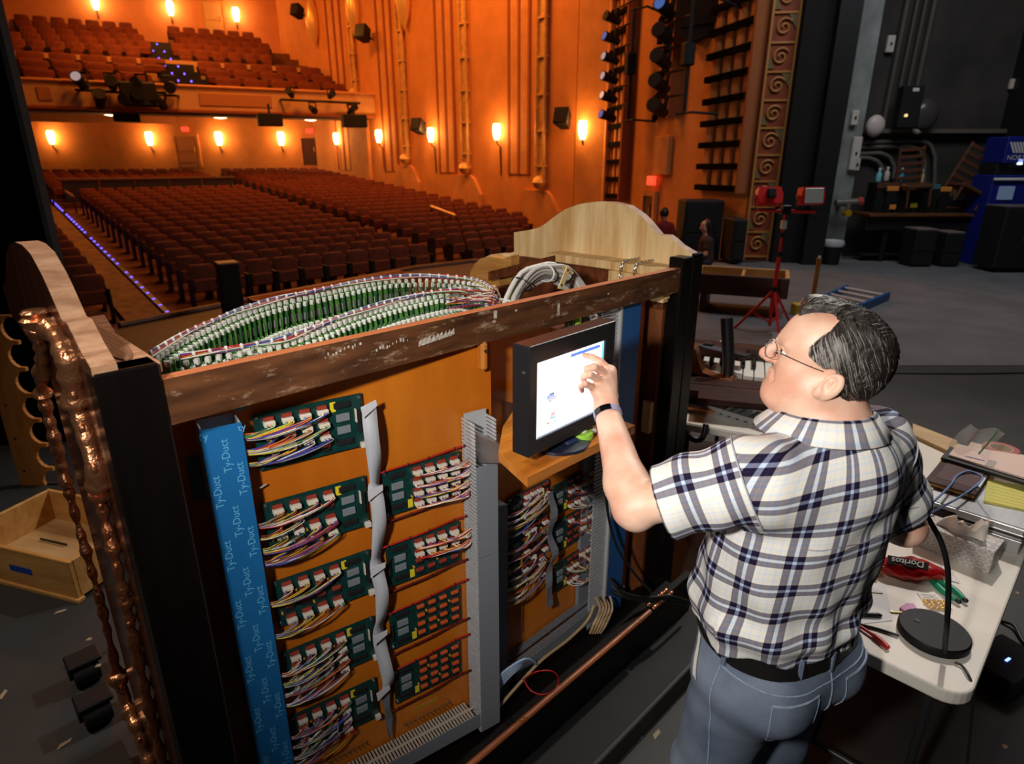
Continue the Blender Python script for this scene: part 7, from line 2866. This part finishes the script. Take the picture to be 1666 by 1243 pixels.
MB().box(-Lf + .02, -.02, .02, DW - .02, .03, .042).build('drawer_bottom', wood('drawer_ply', C8(190, 150, 100), C8(160, 116, 70), 2, (1, 6, 6), .6), dr)
MB().cbox(-Lf - .01, .012, -.012, .03, 0, .022, .003).build('drawer_lip', m_dr, dr)
x_ = -Lf * .42
MB().box(x_ - .09, x_ + .06, -.0012, 0, .10, .135).build('blue_tape', mat('blue_masking_tape', C8(30, 60, 150), .6), dfr)
MB().box(x_ - .3, x_ - .1, .30, .302, .045, .06).build('pencil_line', m_black2, dr)
Yb = 3.75
sc_ = thing('scalloped_board', 'tall pine board with a scalloped edge leaning by the black flat', 'board', (at_y(-10, 520, Yb).x, Yb, 0))
ox = at_y(-10, 520, Yb).x
pts = []
lft0, lft1 = at_y(-20, 515, Yb), at_y(52, 805, Yb)
r0_, r1_ = at_y(20, 512, Yb), at_y(88, 800, Yb)
pts = [(lft0.x - .30, lft0.z), (r0_.x, r0_.z)]
ns = 7
for i in range(ns):
    f0, f1 = i / ns, (i + 1) / ns
    za, zb_ = r0_.z + (r1_.z - r0_.z) * f0, r0_.z + (r1_.z - r0_.z) * f1
    zm, rr = (za + zb_) / 2, abs(za - zb_) / 2 * .9
    pts.append((r0_.x, za - .012))
    for q in range(1, 8):
        a = PI * q / 8
        pts.append((r0_.x - .012 - rr * .95 * math.sin(a), zm + rr * math.cos(a)))
    pts.append((r0_.x, zb_ + .012))
pts += [(r0_.x, .0), (lft0.x - .30, .0)]
cx0 = r0_.x - .24
pts = [(max(x, cx0), z) for x, z in pts]
o = MB().prism([(x - ox, z) for x, z in pts], -.012, .012, 'y').build('board_body', wood('scallop_pine', C8(206, 140, 70), C8(176, 106, 44), 3, (6, 1, 1), .5), sc_)
for i in range(5):
    z = r0_.z - .12 - i * (r0_.z - r1_.z) / 5.2
    MB().cyl((cx0 - ox + .05, -.014, z), (cx0 - ox + .05, -.011, z), .008, n=8).build('nail_hole', m_black2, sc_)
# casters beside the console dolly
for i, (u, v) in enumerate([(135, 1075), (152, 1140)]):
    P = at_z(u, v, .10)
    cs_ = thing('dolly_caster', 'black caster wheel of the console dolly, %s one' % ('farther', 'nearer')[i], 'caster', (P.x, P.y, 0), .78)
    MB().cyl((-.045, 0, .06), (.045, 0, .06), .06, n=18).build('wheel', m_black, cs_, smooth=40)
    MB().cbox(-.06, .06, -.05, .05, .10, .125, .006).build('plate', m_black2, cs_)
    MB().cbox(-.06, -.048, -.03, .03, .05, .11, .003).build('fork', m_black2, cs_)
# black box and orange trough at the stage edge
P = at_y(382, 520, 8.6)
bb_ = thing('black_pedestal', 'black pedestal box with a wooden top at the stage edge', 'pedestal', (P.x, 8.6, 0), .6)
zt2 = at_y(382, 428, 8.6).z
MB().cbox(-.13, .13, -.13, .13, 0, zt2, .008).build('pedestal_body', m_black, bb_)
MB().cbox(-.13, .13, -.13, .13, zt2, zt2 + .02, .004).build('pedestal_top', m_cr, bb_)
a_, b_ = at_z(402, 486, .34), at_z(650, 441, .34)
tr_ = thing('orange_trough', 'long shallow orange wooden trough on the stage behind the card rows', 'trough', (a_.x, a_.y, 0), between(a_, b_))
L_ = (b_ - a_).length
m_or = wood('orange_wood', C8(236, 150, 70), C8(206, 112, 44), 2, (1, 6, 6), .45)
for (xa, xb, ya_, yb_, zz) in ((0, L_, -.04, 0, .36), (0, L_, -1.0, -.96, .32), (0, .04, -.96, -.04, .34), (L_ - .04, L_, -.96, -.04, .34)):
    MB().cbox(xa, xb, ya_, yb_, 0, zz, .006).build('trough_side', m_or, tr_)
MB().box(.04, L_ - .04, -.96, -.04, .02, .06).build('trough_floor', m_or, tr_)

# ================================================================ UPSTAGE RIGHT: bench, boxes, kiosk, conduits
def G(u, v, y):
    return at_y(u, v, y)


m_metal_d = mat('dull_conduit', (.22, .20, .18), .45, metal=.5)
m_brownw = wood('bench_wood', C8(120, 74, 40), C8(80, 46, 24), 3, (1, 6, 6), .5)
YB = 13.6
# conduits bending down the wall
for i, (v0, ub, vb) in enumerate([(229, 1521, 330), (237, 1504, 310), (247, 1455, 290), (254, 1437, 280)]):
    pts = [G(1396, v0 + 3, 14.5), G(ub - 24, v0 + i, 14.5), G(ub - 8, v0 + 7 + i, 14.5), G(ub, v0 + 26, 14.5), G(ub - 2, vb, 14.5)]
    P = [pts[0]] + catmull(pts[1:4], 5) + [pts[4]]
    tag(MB().tube(P, .045, 8).build('conduit', m_metal_d, smooth=60), 'bent metal conduit on the dark stage wall, %s from the outside' % NTH[i], 'conduit', 'conduits on the stage wall')
# bench
a_, b_ = G(1420, 345, YB), G(1600, 350, YB)
zt_b = .5 * (a_.z + b_.z)
bn = thing('work_bench', 'long dark work bench covered with clutter against the stage wall', 'bench', (a_.x, YB, 0))
Lb = b_.x - a_.x
MB().cbox(-.1, Lb, -.1, .7, zt_b - .06, zt_b, .01).build('bench_top', m_brownw, bn)
MB().cbox(-.1, Lb, .0, .06, zt_b - .35, zt_b - .06, .01).build('bench_apron', m_black2, bn)
for x in (.35, Lb * .5, Lb - .2):
    MB().cbox(x, x + .10, .05, .15, 0, zt_b - .06, .01).build('bench_leg', m_black2, bn)
MB().cbox(0, Lb - .1, .1, .6, .12, .16, .01).build('bench_shelf', m_black2, bn)
# clutter on the bench
orange = mat('orange_handle', C8(220, 140, 60), .5)
for i, (ua, ub, v, c, lab) in enumerate([(1443, 1462, 307, orange, 'orange handled tool on the bench, left one'), (1468, 1491, 305, orange, 'orange handled tool on the bench, right one'), (1480, 1492, 334, mat('yellow_tool', C8(206, 196, 50)), 'small yellow box on the bench top'),
                                        (1446, 1457, 337, orange, 'low orange block on the bench top'), (1512, 1530, 304, mat('teal_strip', C8(60, 110, 120), .5), 'teal strip on the bench clutter'), (1530, 1548, 308, orange, 'orange strip right of the teal strip')]):
    p, q = G(ua, v, YB + .2), G(ub, v, YB + .2)
    t = thing('bench_tool', lab, 'tool', (p.x, YB + .2, p.z))
    MB().cbox(0, q.x - p.x, -.03, .03, -.05, .05, .012).build('grip', c, t)
    MB().cbox(-.06, 0, -.02, .02, -.03, .03, .006).build('head', m_black2, t)
    MB().cbox(.02, (q.x - p.x) - .02, -.02, .02, zt_b - p.z, -.05, .004).build('rest', m_black2, t)
for i, (u, v, c, lab) in enumerate([(1430, 286, C8(120, 190, 200), 'teal bottle at the left of the bench'), (1443, 284, C8(190, 180, 170), 'slim pale bottle beside the teal bottle'), (1466, 285, C8(60, 150, 200), 'bright blue spray bottle on the bench'), (1499, 288, C8(196, 180, 130), 'cream jar on the bench beside the slatted chair'), (1545, 309, C8(220, 190, 160), 'pair-like pale jar at the bench right, left one'), (1553, 309, C8(220, 190, 160), 'pale jar at the bench right end')]):
    p = G(u, v, YB + .4)
    t = thing('bench_bottle', lab, 'bottle', (p.x, YB + .4, p.z - .12))
    MB().lathe([(.05, 0), (.055, .02), (.055, .16), (.025, .2), (.025, .24)], 10).build('bottle_body', mat('bench_bottle_%d' % i, c, .3), t, smooth=40)
    MB().cyl((0, 0, .24), (0, 0, .28), .03, n=8).build('bottle_cap', m_clip, t)
cl = thing('clutter_crate', 'dark crate of tools carrying the bottles on the bench', 'crate', (G(1430, 300, YB + .4).x, YB + .25, zt_b))
hcl = G(1430, 297, YB + .4).z - zt_b
MB().cbox(-.1, 1.0, 0, .4, 0, hcl, .01).build('crate_body', m_black2, cl)
MB().cbox(-.12, 1.02, -.02, .0, hcl * .8, hcl, .01).build('crate_rim', m_darkwood, cl)
cl = thing('clutter_case', 'dark case under the slatted chair at the bench right', 'case', (G(1530, 330, YB + .4).x, YB + .25, zt_b))
MB().cbox(-.15, .45, 0, .4, 0, .25, .01).build('case_body', m_black2, cl)
MB().cbox(-.1, .4, -.01, 0, .08, .12, .005).build('case_band', m_brownw, cl)


def slat_chair(u, v, lab, tilt, s):
    p = G(u, v, YB + .35)
    t = thing('slatted_chair', lab, 'chair', M=Matrix.Translation((p.x, YB + .35, p.z)) @ Matrix.Rotation(R(tilt), 4, 'Y') @ Matrix.Scale(s, 4))
    for x in (-.25, .25):
        MB().cbox(x - .025, x + .025, 0, .05, -.1, .75, .008).build('back_post', m_darkwood, t)
    for i in range(5):
        MB().cbox(-.26, .26, -.01, .02, .1 + i * .14, .17 + i * .14, .006).build('back_slat', m_darkwood, t)
    MB().cbox(-.26, .26, -.45, .03, -.06, .0, .01).build('seat', m_darkwood, t)
    lb = min(-.1, max(-.45, (zt_b - p.z) / s + (.0 if tilt < 0 else .12)))
    for x in (-.23, .23):
        MB().cbox(x - .02, x + .02, -.43, -.39, lb, -.06, .006).build('leg', m_darkwood, t)
        MB().cbox(x - .02, x + .02, -.02, .03, lb, -.06, .006).build('leg', m_darkwood, t)


slat_chair(1478, 300, 'dark slatted chair upright on the bench', -4, 1.0)
slat_chair(1562, 305, 'dark slatted chair leaning over at the bench right', 24, 1.15)
# two black boxes with pale tops
for i, (u0, u1, v0, v1) in enumerate([(1482, 1530, 375, 432), (1530, 1574, 380, 436)]):
    y_ = 12.9
    p, q = G(u0, v1, y_), G(u1, v0, y_)
    t = thing('equipment_box', 'black equipment box with pale top before the bench, %s one' % ('left', 'right')[i], 'box', (p.x, y_, 0))
    w, h = q.x - p.x - .02, q.z
    MB().cbox(0, w, 0, .5, .04, h, .015).build('box_body', m_black, t)
    MB().cbox(.01, w - .01, .01, .49, h, h + .03, .008).build('box_top', mat('pale_top', C8(120, 104, 100), .6), t)
    for x in (.05, w - .05):
        MB().cyl((x - .02, .06, .03), (x + .02, .06, .03), .03, n=10).build('caster', m_black2, t)
    MB().cbox(.0, w, -.01, 0, h * .45, h * .5, .003).build('box_band', m_black2, t)
# blue kiosk with logo and lettering
y_ = 13.2
p, q = G(1607, 395, y_), G(1632, 222, y_)
kx0 = G(1614, 300, y_).x
ks = thing('blue_kiosk', 'blue display kiosk with a small screen and white logo at the right edge', 'kiosk', (kx0, y_, 0))
m_kb = mat('kiosk_blue', C8(18, 32, 124), .5)
kw = 1.15
MB().cbox(0, kw, 0, .6, 0, G(1620, 285, y_).z, .02).build('kiosk_body', m_kb, ks)
zh0, zh1 = G(1630, 266, y_).z, q.z
hd = MB().cbox(.10, kw + .1, -.02, .6, zh0, zh1, .02).build('kiosk_header', m_kb, ks)
MB().cbox(.08, kw, .1, .6, G(1620, 285, y_).z, zh0, .01).build('kiosk_recess', m_black, ks)
MB().cbox(0, kw, -.06, .0, G(1620, 292, y_).z - .02, G(1620, 292, y_).z + .03, .01).build('kiosk_shelf', m_clip, ks)
sx_, sz_ = G(1620, 325, y_), G(1651, 303, y_)
MB().cbox(sx_.x - kx0, sz_.x - kx0, -.03, 0, sx_.z, sz_.z, .01).build('kiosk_screen', mat('kiosk_screen', C8(100, 115, 140), .3, emit=C8(100, 118, 145), estr=.35), ks)
lc = G(1652, 240, y_)
for i in range(5):
    MB().prism([(-.15 + .06 * i, .10), (-.11 + .06 * i, .10), (.0 + .06 * i, -.10), (-.04 + .06 * i, -.10)], -.028, -.022, 'y', M=Matrix.Translation((lc.x - kx0, 0, lc.z))).build('logo_bar', mat('logo_white', C8(210, 205, 205), .5), hd)
M = Matrix.Translation((lc.x - kx0 + .08, -.026, lc.z - .19)) @ Matrix.Rotation(PI / 2, 4, 'X')
text_mesh('NORTE', .13, M).build('logo_lettering', mat('logo_white', C8(210, 205, 205)), hd)['kind'] = 'stuff'
l2 = G(1612, 355, y_)
for i in range(3):
    MB().prism([(-.08 + .06 * i, .08), (-.05 + .06 * i, .08), (.04 + .06 * i, -.06), (.01 + .06 * i, -.06)], -.012, -.004, 'y', M=Matrix.Translation((l2.x - kx0 + .06, 0, l2.z))).build('logo_bar', mat('logo_white', C8(210, 205, 205)), ks)
MB().cbox(G(1655, 262, y_).x - kx0, G(1664, 262, y_).x - kx0, -.02, 0, G(1655, 268, y_).z, G(1655, 258, y_).z, .01).build('kiosk_lamp', mat('kiosk_lamp', C8(200, 210, 255), .3, emit=(.7, .8, 1), estr=2), ks)
# flight case in front of the kiosk
y_ = 12.2
p, q = G(1606, 440, y_), G(1625, 338, y_)
fc = thing('flight_case', 'big black flight case in front of the blue kiosk', 'flight case', (p.x + .1, y_, 0))
MB().cbox(0, 1.2, 0, .6, .08, q.z, .02).build('case_body', m_black, fc)
MB().cbox(.0, 1.2, 0, .6, q.z, q.z + .03, .01).build('case_lid', mat('grey_lid', C8(96, 90, 86), .5), fc)
for x in (.1, 1.1):
    MB().cyl((x, .05, .04), (x + .04, .05, .04), .04, n=10).build('caster', m_black2, fc)
MB().cbox(.45, .75, -.02, 0, q.z * .5, q.z * .6, .01).build('handle', m_steel, fc)
# lamps and gear standing on the wall ledge
for (u, v, s_, c, lab) in [(1424, 205, .20, mat('pale_shade', C8(206, 190, 184), .4), 'pale lamp shade at the left end of the wall ledge'), (1481, 192, .20, mat('chrome_disc', C8(190, 186, 180), .25, metal=.7), 'round chrome reflector on the wall ledge'), (1503, 188, .30, mat('dark_globe', C8(70, 66, 64), .25), 'large dark globe behind the chrome reflector'), (1494, 207, .13, mat('white_shade', C8(216, 210, 204), .4), 'small white shade right of the black ledge box')]:
    p = G(u, v, 14.25)
    t = thing('ledge_lamp', lab, 'lamp', p)
    MB().sph((0, 0, 0), (s_, s_ * .6, s_ * 1.1), 12, 8).build('lamp_globe', c, t, smooth=60)
    MB().cyl((0, 0, -s_), (0, 0, 2.70 - p.z), .03, n=8).build('lamp_foot', m_black2, t)
p = G(1462, 205, 14.4)
t = thing('ledge_dimmer', 'tall black dimmer box standing on the wall ledge', 'electrical box', (p.x, 14.15, 2.70))
hh = G(1462, 142, 14.4).z - 2.70
MB().cbox(-.22, .2, -.1, .15, 0, hh, .02).build('box_body', m_black, t)
MB().cbox(-.05, .08, -.11, -.1, hh * .86, hh * .94, .004).build('box_plate', m_clip, t)
MB().cyl((-.1, -.1, hh * .3), (-.1, -.14, hh * .3), .03, n=8).build('box_lamp', mat('amber_dot', C8(240, 200, 120), .3, emit=(1, .7, .3), estr=1), t)
for i, (u, v, w, h, lab) in enumerate([(1390, 192, .07, .14, 'small white switch box on the grey column'), (1391, 250, .09, .32, 'tall white switch cover on the grey column edge'), (1393, 268, .06, .12, 'cream switch just below the tall white cover'), (1606, 265, .09, .26, 'silver fire bell unit left of the blue kiosk'), (1650, 137, .10, .10, 'small white wall box on the coursed blocks'), (1448, 72, .08, .16, 'cream label plate high on the dark wall')]):
    y_ = 13.65 if u < 1395 else 14.55
    p = G(u, v, y_)
    t = thing('switch_box', lab, 'switch box', p)
    MB().cbox(-w, w, -.05, .04, -h, h, .015).build('cover', mat('switch_white', C8(196, 188, 180), .45) if i != 3 else m_steel, t)
    MB().cbox(-.02, .02, -.06, -.05, -.03, .03, .005).build('toggle', m_black2, t)
# standpipe valve on the column
p = G(1375, 330, 13.4)
t = thing('standpipe_valve', 'silver valve fitting with a red cap on the grey column', 'valve', (p.x, 13.4, p.z))
MB().cyl((-.2, 0, 0), (.25, 0, .02), .07, n=10).build('valve_body', m_metal_d, t, smooth=50)
MB().cyl((.25, 0, .02), (.34, 0, .03), .09, n=10).build('valve_cap', mat('red_cap', C8(170, 60, 50), .5), t)
MB().lathe([(.03, -.2), (.05, -.05), (.05, .0)], 10, M=Matrix.Translation((.05, -.05, -.02))).build('valve_stem', m_metal_d, t, smooth=50)
MB().cyl((0, 0, -.02), (0, .35, -.02), .06, n=10).build('valve_pipe', m_metal_d, t)
MB().cyl((.05, -.12, -.2), (.05, .05, -.2), .07, n=10).build('hand_wheel', mat('brass_part', C8(214, 168, 40)), t)
p = at_z(1390, 408, 0)
t = thing('spray_bottle', 'blue spray bottle standing at the foot of the grey column', 'bottle', (p.x, 13.2, 0))
MB().lathe([(.06, 0), (.065, .15), (.03, .24), (.02, .30)], 10).build('bottle_body', mat('blue_clear', C8(90, 120, 170), .25), t, smooth=40)
MB().cbox(-.06, .03, -.02, .02, .30, .36, .01).build('trigger', m_clip, t)
p = at_z(1588, 420, 0)
t = thing('scrap_pile', 'grey bag of scraps between the black boxes and the flight case', 'bag', (p.x, 13.0, 0))
MB().lathe([(.2, 0), (.28, .2), (.24, .45), (.1, .55)], 12).build('bag_body', mat('grey_bag', C8(110, 104, 98), .6, bump=.6, bscale=12), t, smooth=60)
MB().cbox(-.25, .28, -.1, .1, .5, .56, .02).build('bag_cover', mat('pale_top', C8(120, 104, 100)), t)

# ================================================================ PEOPLE in the distance
def small_person(label, base, fn_list, h=.018, lo=None, hi=None):
    t = thing('person', label, 'person', base)
    b = N3(base)
    for name, fn, mt in fn_list:
        V, Fq = sdf_mesh(fn, lo, hi, h)
        link(name, np_mesh(name, V, Fq, mt), t)
    return t


# standing, seen from behind, red shirt, one arm held out to the right
def multi(p, caps, k=.03):
    d = cap(p, *caps[0])
    for c in caps[1:]:
        d = smin(d, cap(p, *c), k)
    return d


bs_ = at_y(1080, 352, 14.6)
zf_ = bs_.z - 1.62
m_skin2 = mat('tan_skin', C8(200, 140, 110), .6)
m_dkhair = mat('dark_hair', (.012, .008, .006), .5)
small_person('person in a red shirt standing with back turned below the organ grilles', (bs_.x, bs_.y, zf_), [
    ('body', lambda p: multi(p, [((0, 0, 1.62), (0, 0, 1.70), .085, .085), ((0, 0, 1.42), (0, 0, 1.62), .055, .05), ((-.16, 0, 1.40), (.16, 0, 1.40), .06, .06), ((0, 0, 1.40), (0, 0, .95), .12, .12),
                                  ((.19, 0, 1.40), (.27, -.05, 1.14), .048, .04), ((.27, -.05, 1.14), (.42, .10, 1.10), .038, .03), ((.42, .10, 1.10), (.50, .14, 1.12), .03, .02), ((.50, .14, 1.12), (.56, .16, 1.15), .016, .012),
                                  ((-.19, 0, 1.40), (-.27, 0, 1.12), .048, .04), ((-.27, 0, 1.12), (-.20, .2, 1.0), .038, .03)]), m_skin2),
    ('shirt', lambda p: multi(p, [((-.15, 0, 1.40), (.15, 0, 1.40), .085, .085), ((0, 0, 1.38), (0, 0, .98), .165, .16), ((.18, 0, 1.40), (.25, -.03, 1.20), .075, .07), ((-.18, 0, 1.40), (-.25, 0, 1.20), .075, .07)], .05), mat('red_cotton', C8(120, 16, 14), .85)),
    ('trousers', lambda p: multi(p, [((-.07, 0, .92), (.07, 0, .92), .14, .14), ((-.09, 0, .85), (-.10, 0, .06), .10, .07), ((.09, 0, .85), (.10, 0, .06), .10, .07)], .05), mat('dark_trousers', (.02, .02, .03), .85)),
    ('hair', lambda p: smax(ell(p, (0, -.01, 1.70), (.105, .115, .125)), -(p[:, 2] - 1.62), .02), m_dkhair)],
    .02, (-.5, -.4, 0), (.75, .45, 1.95))
# woman sitting on the stage edge in profile, facing left
p_ = at_z(1150, 434, 0)
hd_ = at_y(1143, 366, p_.y)
small_person('seated woman in profile with long dark hair before the black speaker stack', (p_.x - .10, p_.y, -.02), [
    ('body', lambda p: multi(p, [((-.02, 0, .80), (-.02, 0, .86), .085, .085), ((-.10, 0, .79), (-.115, 0, .80), .02, .015), ((.02, 0, .62), (-.01, 0, .78), .05, .048), ((.04, -.15, .56), (.04, .15, .56), .055, .055), ((.04, 0, .55), (.06, 0, .15), .11, .13),
                                  ((.04, -.17, .56), (-.02, -.20, .30), .045, .038), ((-.02, -.20, .30), (-.28, -.14, .24), .036, .028), ((-.28, -.14, .24), (-.38, -.12, .25), .026, .018),
                                  ((.04, .17, .56), (.0, .20, .30), .045, .038), ((.0, .20, .30), (-.25, .12, .22), .036, .028),
                                  ((.05, -.08, .12), (-.42, -.10, .14), .085, .06), ((.05, .08, .12), (-.42, .10, .14), .085, .06), ((-.42, -.1, .14), (-.45, -.1, -.30), .055, .04), ((-.42, .1, .14), (-.45, .1, -.30), .055, .04)]), m_skin2),
    ('top', lambda p: multi(p, [((.04, -.13, .56), (.04, .13, .56), .075, .075), ((.04, 0, .52), (.06, 0, .16), .145, .16), ((.04, -.17, .56), (.0, -.19, .42), .065, .06), ((.04, .17, .56), (.0, .19, .42), .065, .06)], .05), mat('dark_brown_top', C8(60, 38, 28), .85)),
    ('shorts', lambda p: multi(p, [((.05, -.08, .12), (-.25, -.10, .13), .10, .09), ((.05, .08, .12), (-.25, .10, .13), .10, .09)], .05), mat('dark_trousers', (.02, .02, .03))),
    ('hair', lambda p: smax(smin(ell(p, (.01, 0, .87), (.105, .10, .12)), cap(p, (.06, 0, .82), (.11, 0, .55), .085, .06), .05), -(p[:, 0] + .045 - .35 * np.maximum(p[:, 2] - .87, 0)), .02), m_dkhair)],
    .018, (-.60, -.40, -.38), (.35, .40, 1.05))
# scraps of tape and paper on the black floor
for i, (u, v, r_) in enumerate([(98, 995, .6), (105, 1210, 1.0), (5, 1130, 1.8), (1068, 1195, .9), (1040, 1198, .3), (1635, 1215, .4), (1655, 965, .8), (145, 1040, .2), (160, 1083, .4)]):
    p = at_z(u, v, .001 if i not in (7, 8) else .101)
    lab = ['pale tape scrap on the black floor in front of the drawer', 'pale scrap on the floor left of the dolly casters', 'pale scuff of tape at the left picture edge', 'wood chip on the dark floor at the man\'s feet', 'tiny chip on the dark floor left of the wood chip', 'tiny brown scrap at the lower right corner', 'pale scrap on the dark floor beyond the table edge', 'white dot of tape on the dolly wing, farther one', 'white dot of tape on the dolly wing, nearer one'][i]
    s_ = .028 if i < 4 else .012
    tag(MB().prism([(-s_, -.006), (s_ * .6, -.009), (s_, .005), (-s_ * .4, .010)], 0, .0015, 'z').build('floor_scrap', mat('scrap_pale', C8(150, 130, 104), .8), M=Matrix.Translation(p) @ Matrix.Rotation(r_, 4, 'Z')), lab, 'scrap', 'scraps on the floor')
